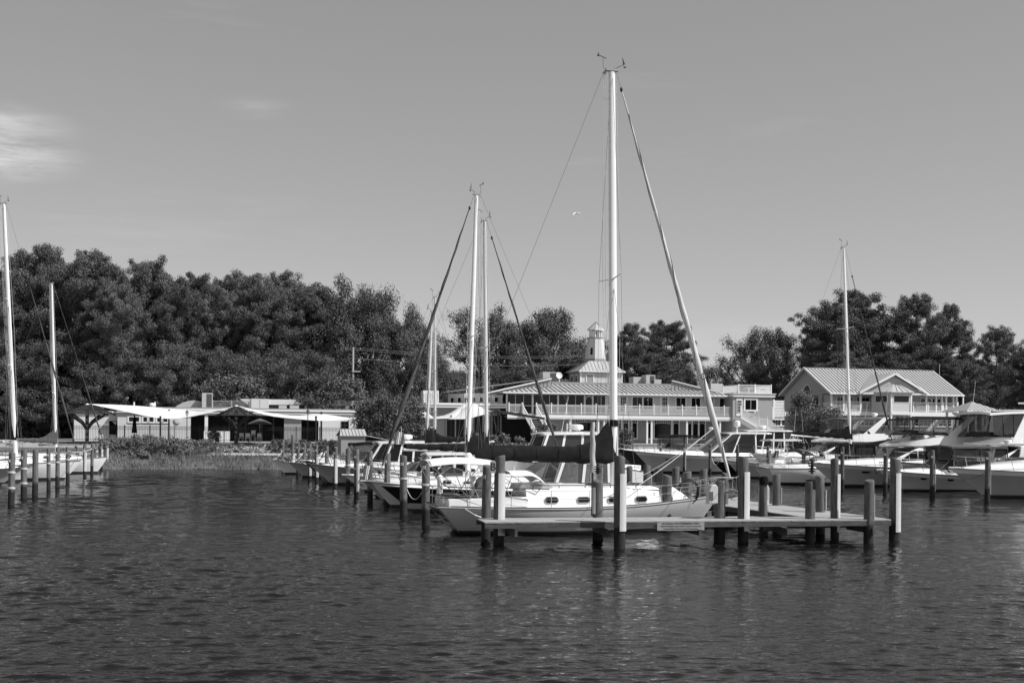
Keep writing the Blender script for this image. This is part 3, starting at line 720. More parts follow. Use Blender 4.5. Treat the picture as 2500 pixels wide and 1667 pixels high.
# ---- flybridge motor yacht
def flybridge(label, tip_px, Y, L, B, zb, zm, zs, th=TH, hull='gel', canvas='canvas_dark', cab=(.16, .66), hcab=1.05, fb=(.12, .56), enclosure=True, ports=(), arch=True, gear='dome', name='motor_yacht', lower=None, big=False, top_h=1.95, fz=.38, cx=(.10, .62)):
    root = boat_root(name, label, 'motor yacht', tip_px, Y, L, True, th, None, zb)
    fns = make_hull(root, L, B, zs, zm, zb, rake=L * .15, m_hull=hull, pb=2.5, lower=lower); sheer, hb, xx, _ = fns
    trunk(root, fns, cab[1] - .02, .95, .62, .06, .80)
    x0, x1 = L * cab[0], L * cab[1]; zc = sheer(.3); z1 = zc + hcab + .35
    wf = lambda x, z: B * .42 - .10 * (z - zc) - .10 * max(0, (x - L * .45) / (L * .2))
    prof = [(x0, zc - .1), (x0, z1), (x1 - 2.1, z1), (x1, zc + .55), (x1 + .2, zc - .1)]
    mb = MB(); mb.prism(prof, wf); mb.build('saloon', 'gel', root, True, .06)
    # dark side windows, tapering forward, divided by white pillars
    zlo, zhi = zc + .50, z1 - .20; xa, xb = x0 + .6, x1 - 2.0
    kk = 3
    for i in range(kk):
        a = lerp(xa, xb, i / kk) + .05; b = lerp(xa, xb, (i + 1) / kk) - .05; pane2(root, 'saloon_window', 'glass_dark', [(a, zlo), (b, zlo), (b, zhi), (a, zhi)], wf)
    pane2(root, 'saloon_window', 'glass_dark', [(xb + .06, zlo), (x1 - .55, zlo), (xb + .35, zhi), (xb + .06, zhi)], wf)
    w1, w2 = wf(x1, zc + .5), wf(x1 - 2.1, z1)
    for sg in (1, -1):
        quadpane(root, 'windscreen_pane', 'glass_boat' if not big else 'glass_dark', [(x1 - .15, sg * .04, zc + .64), (x1 - .15, sg * w1 * .93, zc + .64), (x1 - 1.85, sg * w2 * .92, z1 - .10), (x1 - 1.85, sg * .04, z1 - .10)], .03)
    # flybridge moulding: long brow swept forward
    f0, f1 = L * fb[0], L * fb[1]
    rows = []; wb = B * .44
    ts_ = .72 if big else .45
    def brow(t): return (1 - max(0, (t - ts_) / (1 - ts_)) ** 2.2 * .78)
    for i in range(14):
        t = i / 13; x = lerp(f0, f1, t); ww = wb * brow(t); zb0 = z1 + .03 + .05 * t; hh = fz * (1 - max(0, (t - (.8 if big else .30)) / (.2 if big else .70)) ** 1.15 * .93) + .08
        rows.append([(x, ww * .86, zb0 + 0), (x, ww * 1.0, zb0 + .10), (x, ww * .96, zb0 + hh), (x, ww * .85, zb0 + hh + .02), (x, 0, zb0 + hh + .03 if t > .7 else zb0 + .16), (x, -ww * .85, zb0 + hh + .02), (x, -ww * .96, zb0 + hh), (x, -ww, zb0 + .10), (x, -ww * .86, zb0), (x, 0, zb0 - .02), (x, ww * .86, zb0)])
    mb = MB(); mb.grid(rows); mb.add(rows[0], [tuple(range(10))]); mb.add(rows[-1], [tuple(range(10))]); mb.build('flybridge', 'gel', root)
    zf = z1 + fz + .10; xc0, xc1 = lerp(f0, f1, cx[0]), lerp(f0, f1, cx[1]); zt = z1 + top_h
    # venturi screen
    for sg in (1, -1):
        quadpane(root, 'venturi_screen', 'glass_dark', [(xc1 + .9, sg * .05, zf + .0), (xc1 + .45, sg * wb * .80, zf + .02), (xc1 + .1, sg * wb * .78, zf + .36), (xc1 + .55, sg * .05, zf + .34)], .02)
        quadpane(root, 'venturi_side', 'glass_dark', [(xc1 + .45, sg * wb * .80, zf + .02), (lerp(xc0, xc1, .35), sg * wb * .97, zf), (lerp(xc0, xc1, .4), sg * wb * .95, zf + .22), (xc1 + .1, sg * wb * .78, zf + .36)], .02)
    if canvas:
        canopy(root, xc0 - (5.0 if big else 0), xc1 + (.25 if big else 0), lambda t: zt - .05 - .22 * max(0, t - .6) ** 1.5 * 3, wb * (.86 if not big else .93), .13, .035 if not big else .16, canvas, 'canvas_top' if canvas != 'gel' else 'hard_top')
        if enclosure:
            mb = MB()
            for sg in (1, -1):
                for i in range(4):
                    x = lerp(xc0, xc1, i / 3); mb.beam((x + (.5 if i == 3 else 0), sg * wb * .93, zf + (.3 if i == 3 else 0)), (x, sg * wb * .86, zt - .05), .03, .06)
                mb.beam((xc0, sg * wb * .87, zt - .08), (xc1, sg * wb * .87, zt - .16), .03, .12)
            mb.build('curtain_border', canvas if canvas != 'gel' else 'canvas_black', root, False)
            for i in range(3):
                a, b = lerp(xc0, xc1, i / 3) + .04, lerp(xc0, xc1, (i + 1) / 3) - .04
                pane2(root, 'side_curtain', 'vinyl' if not big else 'vinyl_dark', [(a, zf + .04), (b, zf + .2), (b, zt - .14), (a, zt - .12)], lambda x, z: wb * .94 - .06 * (z - zf), 0, .01)
            for sg in (1, -1): quadpane(root, 'front_curtain', 'vinyl', [(xc1 + .5, sg * .03, zf + .35), (xc1 + .1, sg * wb * .78, zf + .36), (xc1, sg * wb * .84, zt - .15), (xc1, sg * .03, zt - .05)], .01)
    if arch:
        for sg in (1, -1):
            mb = MB(); xa = f0 + .35
            mb.poly([(xa + 1.1, sg * wb * .96, zf - .12), (xa + 2.1, sg * wb * .96, zf - .10), (xa + .05, sg * wb * .92, zt + .02), (xa - .45, sg * wb * .92, zt + .05)], (0, -sg * .12, 0)); mb.build('arch_leg', 'gel', root, True, .03)
        mb = MB(); mb.slab([[(f0 + .35 - .45, y, zt + .05 + .06 * (1 - (y / wb) ** 2)) for y in np.linspace(-wb * .92, wb * .92, 7)], [(f0 + .35 + .05, y, zt + .05 + .06 * (1 - (y / wb) ** 2)) for y in np.linspace(-wb * .92, wb * .92, 7)]], .1); mb.build('arch_top', 'gel', root)
        dome(root, (f0 + .2, 0, zt + .22), .3, .24); whip(root, (f0 + .1, wb * .8, zt), 2.6, (-.3, 0)); whip(root, (f0 + .1, -wb * .8, zt), 1.4, (-.2, 0))
    mb = MB(); mb.prism([(L * .02, zs - .3), (L * .02, zs + .35), (x0, zs + .45), (x0, zs - .3)], B * .45); mb.build('cockpit_coaming', 'gel', root, True, .04)
    rail(root, fns, .30, .975, .70, nst=9, mid=False, h0=.8)
    if ports: portholes(root, fns, ports, (.55, .2))
    anchor(root, L, zb)
    cleat(root, L * .9, .3, sheer(.92) + .03)
    return root, fns, dict(z1=z1, zf=zf, zt=zt, f0=f0, f1=f1, wb=wb, x0=x0, x1=x1, zc=zc)

# ---- small open boat / centre console with T-top
def console(label, tip_px, Y, L=7.5, B=2.5, zb=1.25, zm=.8, zs=.75, hull='gel', th=TH, left=True, ttop=True, top_m='gel', lower=None, topz=2.35, group=None, outboard=True, name='centre_console_boat', lean=True, rub='chrome', rods=True, cat='fishing boat', pulp=False, towx=.40):
    root = boat_root(name, label, cat, tip_px, Y, L, left, th, group, zb)
    fns = make_hull(root, L, B, zs, zm, zb, rake=L * .16, m_hull=hull, pb=2.2, lower=lower, m_rub=rub); sheer, hb, xx, _ = fns
    xc = L * towx
    mb = MB(); mb.prism([(xc - .5, zs - .1), (xc - .5, zs + .72), (xc, zs + .82), (xc + .45, zs + .45), (xc + .55, zs - .1)], .42); mb.build('console', 'gel', root, True, .04)
    quadpane(root, 'console_screen', 'glass_boat', [(xc + .28, -.38, zs + .62), (xc + .28, .38, zs + .62), (xc + .02, .34, zs + 1.2), (xc + .02, -.34, zs + 1.2)], .015)
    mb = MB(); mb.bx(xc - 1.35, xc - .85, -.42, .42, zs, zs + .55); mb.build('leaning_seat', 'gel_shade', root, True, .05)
    if ttop:
        zt = zs + topz; mb = MB()
        for sg in (1, -1):
            for a, b in (((xc + .55, sg * .5, zs), (xc + .15, sg * .6, zt)), ((xc - .55, sg * .5, zs), (xc - .65, sg * .6, zt)), ((xc + .4, sg * .52, zs + .7), (xc - .6, sg * .58, zt - .3)), ((xc - 1.3, sg * .5, zs + .1), (xc - 1.0, sg * .6, zt))): mb.tube([a, b], .025, 6)
        mb.build('tower_frame', 'alu', root)
        canopy(root, xc - 1.5, xc + 1.1, lambda t: zt - .05 - .05 * t, lambda t: B * .38 * (1 - .25 * max(0, t - .6) ** 1.5 * 3), .08, .09 if top_m == 'gel' else .03, top_m, 'hard_top' if top_m == 'gel' else 'canvas_top')
        if rods:
            for i in range(4):
                mb = MB(); y = -.6 + .4 * i; mb.tube([(xc - 1.4, y, zt + .02), (xc - 1.62, y, zt + .32)], .022, 5); mb.build('rod_holder', 'alu', root)
        whip(root, (xc - .9, B * .3, zt), 2.4, (-.2, 0))
    if outboard:
        mb = MB(); mb.prism([(-.55, .2), (-.62, .62), (-.55, 1.25), (-.25, 1.35), (.02, 1.15), (-.02, .7), (-.2, .2)], .17); mb.build('outboard_motor', 'plastic_white' if hull == 'gel' else 'plastic_black', root, True, .05)
    rail(root, fns, .55, .97, .34, nst=5, h0=.3)
    cleat(root, L * .9, .15, sheer(.92) + .02)
    if pulp: anchor(root, L, zb)
    return root, fns

# ---- sailing boats
def furled_sail(root, p0, p1, rmax, m='sailcloth', name='furled_jib', n=40, seed=1, base=.25):
    p0 = Vector(p0); p1 = Vector(p1); pts = []; rs = []
    d = (p1 - p0).normalized(); a = d.cross(Vector((0, 1, 0))).normalized(); b = d.cross(a); rr = random.Random(seed)
    for i in range(n + 1):
        t = i / n; prof = (t / .05) if t < .05 else (1.0 - .18 * (t - .05) if t < .35 else (1.0 - .054) * (1 - ((t - .35) / .65)) ** .55 + .0)
        r = max(.024, rmax * (.32 + .68 * min(1, t / .22)) * (1 - .82 * max(0, (t - .25) / .75) ** .8)) * (1 + .05 * sin(i * 2.3) + rr.uniform(-.03, .03))
        if t < .02: r = .04
        k = .004 * sin(i * 1.9); pts.append(p0.lerp(p1, t) + a * k + b * k * .5); rs.append(r)
    # spiral ridge: non-round section that turns along the sail
    nn = 10; vs = []
    for i, (p, r) in enumerate(zip(pts, rs)):
        for j in range(nn):
            th_ = 2 * pi * j / nn; w_ = 1 + .16 * max(0, cos(th_ - i * .55)) ** 3
            vs.append(p + (a * cos(th_) + b * sin(th_)) * r * w_)
    mb = MB(); mb.add(vs, [(i * nn + j, i * nn + (j + 1) % nn, (i + 1) * nn + (j + 1) % nn, (i + 1) * nn + j) for i in range(n) for j in range(nn)])
    mb.build(name, m, root)
    sp = MB()
    for ph in (0.0, 2.4):
        sp.tube([pts[i // 4] .lerp(pts[min(n, i // 4 + 1)], (i % 4) / 4) + (a * cos(i / 4 * .55 + ph) + b * sin(i / 4 * .55 + ph)) * lerp(rs[i // 4], rs[min(n, i // 4 + 1)], (i % 4) / 4) * 1.06 for i in range(4, 4 * n - 8)], max(.008, rmax * .13), 4)
    sp.build('sail_fold', 'sail_edge' if 'dark' not in m else 'canvas_black', root)
def boom_cover(root, x0, x1, z0, z1, r=.2, m='canvas_dark', seed=3, front_h=1.0, name='sail_cover', fw=.85):
    """x0 aft end, x1 at the mast; the cover climbs the mast over its last metre"""
    rr = random.Random(seed); n = 26; nn = 14; vs = []
    for i in range(n + 1):
        t = i / n; x = lerp(x0, x1, t); z = lerp(z0, z1, t); up = front_h * max(0.0, (t - (1 - fw / abs(x1 - x0) * 1.6)) / (fw / abs(x1 - x0) * 1.6)) ** 1.5
        rt = r * (.55 + .55 * t ** .6) * (1 + .08 * sin(i * 1.7 + seed) + rr.uniform(-.09, .09)); 
        for j in range(nn):
            a = 2 * pi * j / nn; yy = rt * .62 * cos(a) * (1 - .45 * min(1, up / max(.01, front_h)) * (sin(a) > 0)); zz = sin(a)
            vs.append((x + .02 * sin(j * 2 + i), yy * (1 + .08 * sin(3 * j + i)), z + (rt * zz if zz < 0 else rt * zz * 1.15 + up * zz)))
    mb = MB(); mb.add(vs, [(i * nn + j, i * nn + (j + 1) % nn, (i + 1) * nn + (j + 1) % nn, (i + 1) * nn + j) for i in range(n) for j in range(nn)] + [tuple(range(nn)), tuple(range(n * nn, n * nn + nn))])
    for i in range(3, n - 3, 4):
        q = MB(); q.tube([Vector(vs[i * nn + j % nn]) + Vector((0, vs[i * nn + j % nn][1] * .06, 0)) for j in range(nn + 1)], .012, 4); q.build('sail_tie', 'canvas_black', root)
    return mb.build(name, m, root)
def mast_rig(root, xm, zbase, ztop, r=.11, m='mast_white', spreaders=((.52, 1.2),), xb=None, zb=None, xs=0, zs=1.0, beam=1.5, jib=None, jib_m='sailcloth', jib_r=.12, wire_r=.006, boom=None, cover=None, cover_m='canvas_dark', rake=.12, vane=True, jib_top=.965, cover_front=1.0, boot=None, seed=1, fore=True, back=True, cover_r=.2, gap=.02):
    """xb,zb: forestay foot; xs,zs: backstay foot"""
    def mx(z): return xm - rake * (z - zbase) / (ztop - zbase)
    n = 10; mb = MB(); vs = []; zz = [lerp(zbase, ztop, i / 9) for i in range(10)]
    for z in zz:
        k = 1 - .18 * max(0, (z - ztop * .75) / (ztop * .25))
        for j in range(14): a = 2 * pi * j / 14; vs.append((mx(z) + r * 1.25 * k * cos(a), r * .85 * k * sin(a), z))
    mb.add(vs, [(i * 14 + j, i * 14 + (j + 1) % 14, (i + 1) * 14 + (j + 1) % 14, (i + 1) * 14 + j) for i in range(9) for j in range(14)] + [tuple(range(9 * 14, 10 * 14))]); mast = mb.build('mast', m, root)
    q = MB(); q.box((mx(ztop), 0, ztop + .04), (r * 4, r * 1.6, .07)); q.box((mx(ztop) - r * 2.4, 0, ztop - .06), (r * 1.2, .03, .10), rot=Matrix.Rotation(.5, 3, 'Y')); q.tube([(mx(ztop) + r, 0, ztop), (mx(ztop) + r, 0, ztop + .16)], .03, 6); q.build('masthead', 'plastic_grey', root)
    if vane:
        r0_, r = r, (.10 if r > .12 else .06); q = MB(); x = mx(ztop); q.tube([(x, 0, ztop + .06), (x - r * 3.4, 0, ztop + .10), (x - r * 3.6, 0, ztop + .48)], .008, 4); q.beam((x - r * 5.4, 0, ztop + .58), (x - r * 2.2, 0, ztop + .47), .012, .03); q.poly([(x - r * 6.0, 0, ztop + .54), (x - r * 5.1, 0, ztop + .52), (x - r * 5.3, 0, ztop + .70)], (0, .01, 0))
        q.tube([(x + r, 0, ztop + .10), (x + r * 5, 0, ztop + .30)], .010, 4); q.poly([(x + r * 4.5, 0, ztop + .28), (x + r * 5.3, 0, ztop + .32), (x + r * 4.2, 0, ztop + .58)], (0, .012, 0)); q.ball((x + r * 5, 0, ztop + .20), .035, 1, 6, 4); q.ball((x + r * 5.6, .04, ztop + .22), .035, 1, 6, 4); q.build('wind_vane', 'plastic_black', root); r = r0_
    tips = []
    for (f, wd) in spreaders:
        z = lerp(zbase, ztop, f)
        for sg in (1, -1):
            q = MB(); q.tube([(mx(z), 0, z), (mx(z) - .12, sg * wd, z + .05)], [.035, .022], 6); q.build('spreader', m, root); 
        tips.append((mx(z) - .12, wd, z + .05))
    wires = MB()
    for sg in (1, -1):
        pts = [(mx(ztop) , sg * .05, ztop - .05)] + [(t[0], sg * t[1], t[2]) for t in sorted(tips, key=lambda t: -t[2])] + [(xm - .15, sg * beam, zs)]
        for a, b in zip(pts[:-1], pts[1:]): wires.tube([a, b], wire_r, 4, False)
        for t in tips:
            zl = t[2] - .15
            wires.tube([(mx(zl), sg * .05, zl), (xm + .45, sg * beam * .95, zs)], wire_r, 4, False); wires.tube([(mx(zl), sg * .05, zl), (xm - .55, sg * beam * .95, zs)], wire_r, 4, False)
    if back: wires.tube([(mx(ztop) - r * 2.6, 0, ztop - .05), (xs, 0, zs + .1)], wire_r, 4, False)
    if fore: wires.tube([(mx(ztop) + r * 1.6, 0, ztop - .05), (xb, 0, zb)], wire_r * 1.2, 4, False)
    wires.build('rigging_wire', 'wire', root)
    hal = MB(); 
    for k in range(3):
        y = .06 * (k - 1); hal.tube([(mx(ztop) - r * (1.5 + .5 * k), y, ztop - .1), (mx((zbase + ztop) / 2) - r * (1.7 + .7 * k) , y, (zbase + ztop) / 2), (xm - r * 1.6, y, zbase + 1.0)], .007, 4, False)
    hal.tube([(mx(ztop) + r * 1.6, .05, ztop - .3), (mx((zbase + ztop) / 2) + r * 2.6, .05, (zbase + ztop) / 2), (xm + r * 1.5, .05, zbase + .5)], .007, 4, False); hal.build('halyard', 'rope', root)
    if jib:
        a = Vector((xb, 0, zb)); b = Vector((mx(ztop) + r * 1.6, 0, ztop - .05)); furled_sail(root, a.lerp(b, gap), a.lerp(b, jib_top), jib_r, jib_m, seed=seed)
        q = MB(); q.lathe(tuple(a.lerp(b, .006)), [(.10, -.06), (.12, -.04), (.05, 0), (.12, .05), (.10, .08)], 12); q.ball(tuple(a.lerp(b, jib_top + .006)), .06, 1.6, 8, 6); q.build('furling_drum', 'plastic_black', root)
    if boom:
        xe, ze, zg = boom
        q = MB(); q.tube([(xm, 0, zg), (xe, 0, ze)], .075, 10); q.build('boom', m, root)
        if cover: boom_cover(root, xe + .15 * (1 if xm > xe else -1), xm + .06, ze + .12, zg + .16, cover_r, cover_m, seed, cover_front)
    if boot:
        q = MB(); q.lathe((xm, 0, 0), [(r * 1.5, zbase), (r * 1.55, zbase + boot[0]), (r * 1.35, zbase + boot[1])], 12, .8); q.build('mast_boot', cover_m, root)
    return mx
def sail_lifelines(root, fns, s0=.12, s1=.86, h=.62, nst=6, inset=.06):
    sheer, hb, xx, _ = fns
    for sg in (1, -1):
        pts = []
        for i in range(nst):
            s = lerp(s0, s1, i / (nst - 1)); b = (xx(s, 1), sg * (hb(s) - inset), sheer(s)); t = (xx(s, 1), sg * (hb(s) - inset), sheer(s) + h); pts.append(t)
            q = MB(); q.tube([b, t], .013, 5); q.build('stanchion', 'chrome', root)
        q = MB()
        for a, b in zip(pts[:-1], pts[1:]):
            q.tube([a, b], .006, 4, False); q.tube([(a[0], a[1], a[2] - h * .48), (b[0], b[1], b[2] - h * .48)], .006, 4, False)
        q.build('lifeline', 'chrome', root)
    # pulpit and pushpit
    q = MB()
    for hh in (h, h * .5):
        pts = [(xx(s1, 1), hb(s1) - inset, sheer(s1) + hh), (xx(.93, 1), hb(.93) - inset, sheer(.93) + hh), (xx(.985, 1) + .1, .12, sheer(1) + hh), (xx(.985, 1) + .1, -.12, sheer(1) + hh), (xx(.93, 1), -(hb(.93) - inset), sheer(.93) + hh), (xx(s1, 1), -(hb(s1) - inset), sheer(s1) + hh)]; q.tube(pts, .014, 5)
    for sg in (1, -1): q.tube([(xx(.93, 1), sg * (hb(.93) - inset), sheer(.93)), (xx(.93, 1), sg * (hb(.93) - inset), sheer(.93) + h)], .013, 5); q.tube([(xx(.98, 1), sg * .10, sheer(.98)), (xx(.985, 1) + .1, sg * .12, sheer(1) + h)], .013, 5)
    q.build('pulpit', 'chrome', root)
    q = MB()
    for hh in (h, h * .5):
        q.tube([(xx(s0, 1), hb(s0) - inset, sheer(s0) + hh), (xx(0, 1) + .12, hb(0) - inset, sheer(0) + hh), (xx(0, 1) + .08, 0, sheer(0) + hh), (xx(0, 1) + .12, -(hb(0) - inset), sheer(0) + hh), (xx(s0, 1), -(hb(s0) - inset), sheer(s0) + hh)], .014, 5)
    for sg in (1, -1):
        for y in (.95, .4): q.tube([(xx(0, 1) + .1, sg * (hb(0) - inset) * y, sheer(0)), (xx(0, 1) + .1, sg * (hb(0) - inset) * y, sheer(0) + h)], .013, 5)
    q.build('stern_rail', 'chrome', root)
def coachroof(root, fns, L, prof, wfrac=.60, m='gel', lights=(), lz=(.0, .17), lsize=.42, rim='chrome', zl=None, topm='nonskid'):
    """prof: [(x,z_top)] from aft to forward; sides follow the deck plan"""
    sheer, hb, xx, _ = fns; rows = []
    for (x, zt) in prof:
        s = x / L; zd = sheer(s) - .02; w_ = hb(s) * wfrac + .06; h = zt - zd; wt = w_ - .16 * h
        rows.append([(x, w_, zd), (x, lerp(w_, wt, .86), zd + h * .86), (x, wt - .05, zt), (x, wt * .4, zt + .06), (x, -wt * .4, zt + .06), (x, -wt + .05, zt), (x, -lerp(w_, wt, .86), zd + h * .86), (x, -w_, zd)])
    mb = MB(); mb.grid(rows); mb.add(rows[0], [tuple(range(8))]); mb.add(rows[-1], [tuple(range(8))]); mb.build('coachroof', m, root)
    for i, x in enumerate(lights):
        s = x / L; zd = sheer(s); zc = zl(x) if zl else zd + .30
        for sg in (1, -1):
            w_ = hb(s) * wfrac + .06 - .16 * (zc - zd) ; s2 = (x + .3) / L; w2 = hb(s2) * wfrac + .06 - .16 * (zc - zd)
            t = Vector((.3, sg * (w2 - w_), 0)).normalized(); u = Vector((0, -sg * .16, 1)).normalized(); nn = t.cross(u).normalized(); nn = nn if nn.y * sg > 0 else -nn; c = Vector((x, sg * w_, zc))
            def ov(k, e): 
                pts = []
                for a in [2 * pi * q / 20 for q in range(20)]:
                    ca, sa = cos(a), sin(a); hx, hz = lsize / 2 + e, lz[1] / 2 + e
                    pts.append(c + nn * k + t * ((hx - hz) * (1 if ca > 0 else -1) + hz * ca) + u * hz * sa)
                return pts
            q = MB(); q.poly(ov(-.01, .035), nn * .03); fr = q.build('portlight', rim, root, False)
            q = MB(); q.poly(ov(.015, -.002), nn * .012); q.build('pane', 'glass_dark', fr, False)
# ---- pilothouse / downeast style
def downeast(label, tip_px, Y, L, B, zb, zm, zs, house=(.30, .62), zroof=3.5, th=TH, hull='gel', left=True, lower=None, name='pilothouse_boat', top_dome=True, roof_over=.35, big_windows=False, nwin=3, m_roof='gel', tr=(.6, .93, .5), glass='glass_dark', rake_w=.7, cat='motor boat', rails=True):
    root = boat_root(name, label, cat, tip_px, Y, L, left, th, None, zb)
    fns = make_hull(root, L, B, zs, zm, zb, rake=L * .14, m_hull=hull, pb=2.4, lower=lower); sheer, hb, xx, _ = fns
    trunk(root, fns, tr[0], tr[1], tr[2], .04, .66)
    x0, x1 = L * house[0], L * house[1]; zc = sheer((house[0] + house[1]) / 2); zr = zroof - .10
    wf = lambda x, z: B * .40 - .10 * (z - zc)
    zlo = zc + (.30 if big_windows else .55); zhi = zr - .14
    # lower wall, pillars and roof built apart so that the windows are true openings with panes
    mb = MB(); mb.prism([(x0, zc - .1), (x0, zlo), (x1 + .1, zlo), (x1 + .25, zc - .1)], wf); mb.build('house_side', 'gel', root, True, .03)
    edges = [lerp(x0, x1 + .1, i / nwin) for i in range(nwin + 1)]
    def rk(x): return -rake_w * ((x - x0) / (x1 - x0)) ** 1.5
    for i, x in enumerate(edges):
        wd = .14
        for sg in (1, -1):
            a, b = wf(x, zlo), wf(x, zhi); t = rk(x); mb = MB()
            mb.poly([(x - wd / 2, sg * a, zlo - .02), (x + wd / 2, sg * a, zlo - .02), (x + wd / 2 + t, sg * b, zhi + .06), (x - wd / 2 + t, sg * b, zhi + .06)], (0, -sg * .07, 0)); mb.build('pillar', 'gel', root)
    for y in (-.35, .35): mb = MB(); mb.beam((x1 + .1, y * B * .8, zlo - .02), (x1 + .1 + rk(x1), y * B * .72, zhi + .05), .08, .05); mb.build('windscreen_post', 'gel', root)
    for i in range(nwin):
        a, b = edges[i] + .07, edges[i + 1] - .07; pane2(root, 'side_window', glass, [(a, zlo), (b, zlo), (b + rk(edges[i + 1]), zhi + .02), (a + rk(edges[i]), zhi + .02)], wf, -.03, .012)
    for y0_, y1_ in ((-.95, -.36), (-.34, .34), (.36, .95)):
        a, b = wf(x1, zlo), wf(x1, zhi); quadpane(root, 'windscreen_pane', glass, [(x1 + .10, y0_ * a, zlo), (x1 + .10, y1_ * a, zlo), (x1 + .10 + rk(x1), y1_ * b, zhi + .02), (x1 + .10 + rk(x1), y0_ * b, zhi + .02)], .012)
    rows = []
    for i in range(9):
        t = i / 8; x = lerp(x0 - roof_over, x1 + .30 + rk(x1) , t); ww = (wf(x, zhi) + .12) * (1 - .25 * max(0, t - .75) * 4 * .5)
        rows.append([(x, ww * q, zr + .10 * (1 - q * q) - .10 * max(0, t - .6) ** 1.5 * 2) for q in (1, .8, .4, 0, -.4, -.8, -1)])
    mb = MB(); mb.slab(rows, .11); mb.build('roof', m_roof, root, True, .02)
    if top_dome:
        mb = MB(); xm_ = lerp(x0, x1, .45); mb.tube([(xm_, 0, zroof), (xm_, 0, zroof + .45)], .06, 8); mb.tube([(xm_ - .15, .25, zroof), (xm_ - .15, .25, zroof + .9)], .02, 6); mb.build('radar_mast', 'alu', root); dome(root, (xm_ - .55, 0, zroof + .10), .42, .30); whip(root, (xm_ + .6, .8, zroof), 2.0, (-.4, 0))
    mb = MB(); mb.prism([(.15, zs - .1), (.15, zs + .30), (x0, zs + .38), (x0, zs - .1)], B * .44); mb.build('cockpit_coaming', 'gel', root, True, .03)
    if rails: rail(root, fns, .45, .975, .55, nst=7, h0=.5)
    cleat(root, L * .9, .2, sheer(.92) + .03)
    return root, fns

def sailboat(label, tip_px, Y, L, B, left, xm, ztop, zb=1.2, zm=.9, zs=.95, th=TH, hull='gel', jib=True, jib_m='sailcloth_dark', boom=None, cover='canvas_dark', name='sailboat', r=.09, mast_m='mast_white', jib_r=.10, xb=None, zbf=None, zbase=None, lower=None, over=.8, lights=5, spreaders=((.5, 1.1),), rake=.2, wire_r=.006, cover_r=.2, seed=1, jib_top=.95, cover_front=.9, gap=.03, dod=True, vane=True, ll=True):
    root = boat_root(name, label, 'sailboat', tip_px, Y, L, left, th, None, zb)
    fns = make_hull(root, L, B, zs, zm, zb, kind='sail', tw=.66, rake=L * .09, over=over, pb=1.9, flare=0, m_hull=hull, lower=lower, m_rub='teak'); sheer, hb, xx, _ = fns
    coachroof(root, fns, L, [(L * .30, zs + .50), (L * .5, zs + .55), (L * .68, zs + .50), (L * .80, sheer(.8) + .12)], lights=[lerp(L * .36, L * .70, i / (lights - 1)) for i in range(lights)], lz=(0, .15), lsize=.38, zl=lambda x: sheer(x / L) + .26)
    mast_rig(root, xm, zs + .5 if zbase is None else zbase, ztop, r, mast_m, spreaders, xb if xb is not None else L - .1, zbf if zbf is not None else zb + .1, .05, zs, B * .46, jib, jib_m, jib_r, wire_r, boom, cover is not None, cover or 'canvas_dark', rake, vane, jib_top, cover_front, None, seed, cover_r=cover_r, gap=gap)
    if ll: sail_lifelines(root, fns)
    if dod:
        canopy(root, L * .22, L * .33, lambda t: zs + 1.25 - .5 * t ** 2, B * .30, .14, .02, 'canvas_mid', 'spray_hood')
    mb = MB(); mb.prism([(.3, zs), (.3, zs + .22), (L * .3, zs + .28), (L * .3, zs)], B * .34); mb.build('cockpit_coaming', 'gel', root, True, .03)
    return root, fns

# ================= the near sailboat =================
thN = radians(15); Ln = 11.25
near = thing('sailboat', 'cream-hulled sailboat moored along the cross dock, tall mast and dark covered boom', 'sailboat', (-2.9, 44.8, 0), thN)
fn = make_hull(near, Ln, 3.45, 1.02, .95, 1.32, kind='sail', tw=.66, rake=.95, over=.95, pb=1.85, flare=0, m_hull='gel_cream', m_rub='gel_cream', toe='teak', n=34, m_deck='deck_gel', boot=.06, stripe_h=.07)
sh_n, hb_n, xx_n, _ = fn
coachroof(near, fn, Ln, [(3.3, 1.62), (5.0, 1.66), (7.0, 1.68), (8.7, 1.66), (9.35, 1.60), (9.85, 1.30)], wfrac=.60, lights=[4.25, 5.47, 6.69, 7.82, 8.93], lz=(0, .19), lsize=.46, zl=lambda x: 1.23)
q = MB(); q.prism([(3.1, 1.62), (3.2, 1.80), (5.6, 1.80), (5.9, 1.66), (3.1, 1.6)], .72); q.build('companionway_hood', 'gel', near, True, .03)
for sg in (1, -1):
    q = MB(); q.tube([(3.5, sg * .80, 1.76), (7.6, sg * .82, 1.76), (9.0, sg * .70, 1.74)], .018, 6)
    for x in (3.6, 4.6, 5.6, 6.6, 7.6, 8.6): q.tube([(x, sg * .81, 1.62), (x, sg * .81, 1.76)], .016, 5)
    q.build('grab_rail', 'teak', near)
for x, w_ in ((8.1, .5), (6.1, .42)):
    q = MB(); q.box((x, 0, 1.77), (w_, .5, .07)); q.build('deck_hatch', 'glass_boat', near, False)
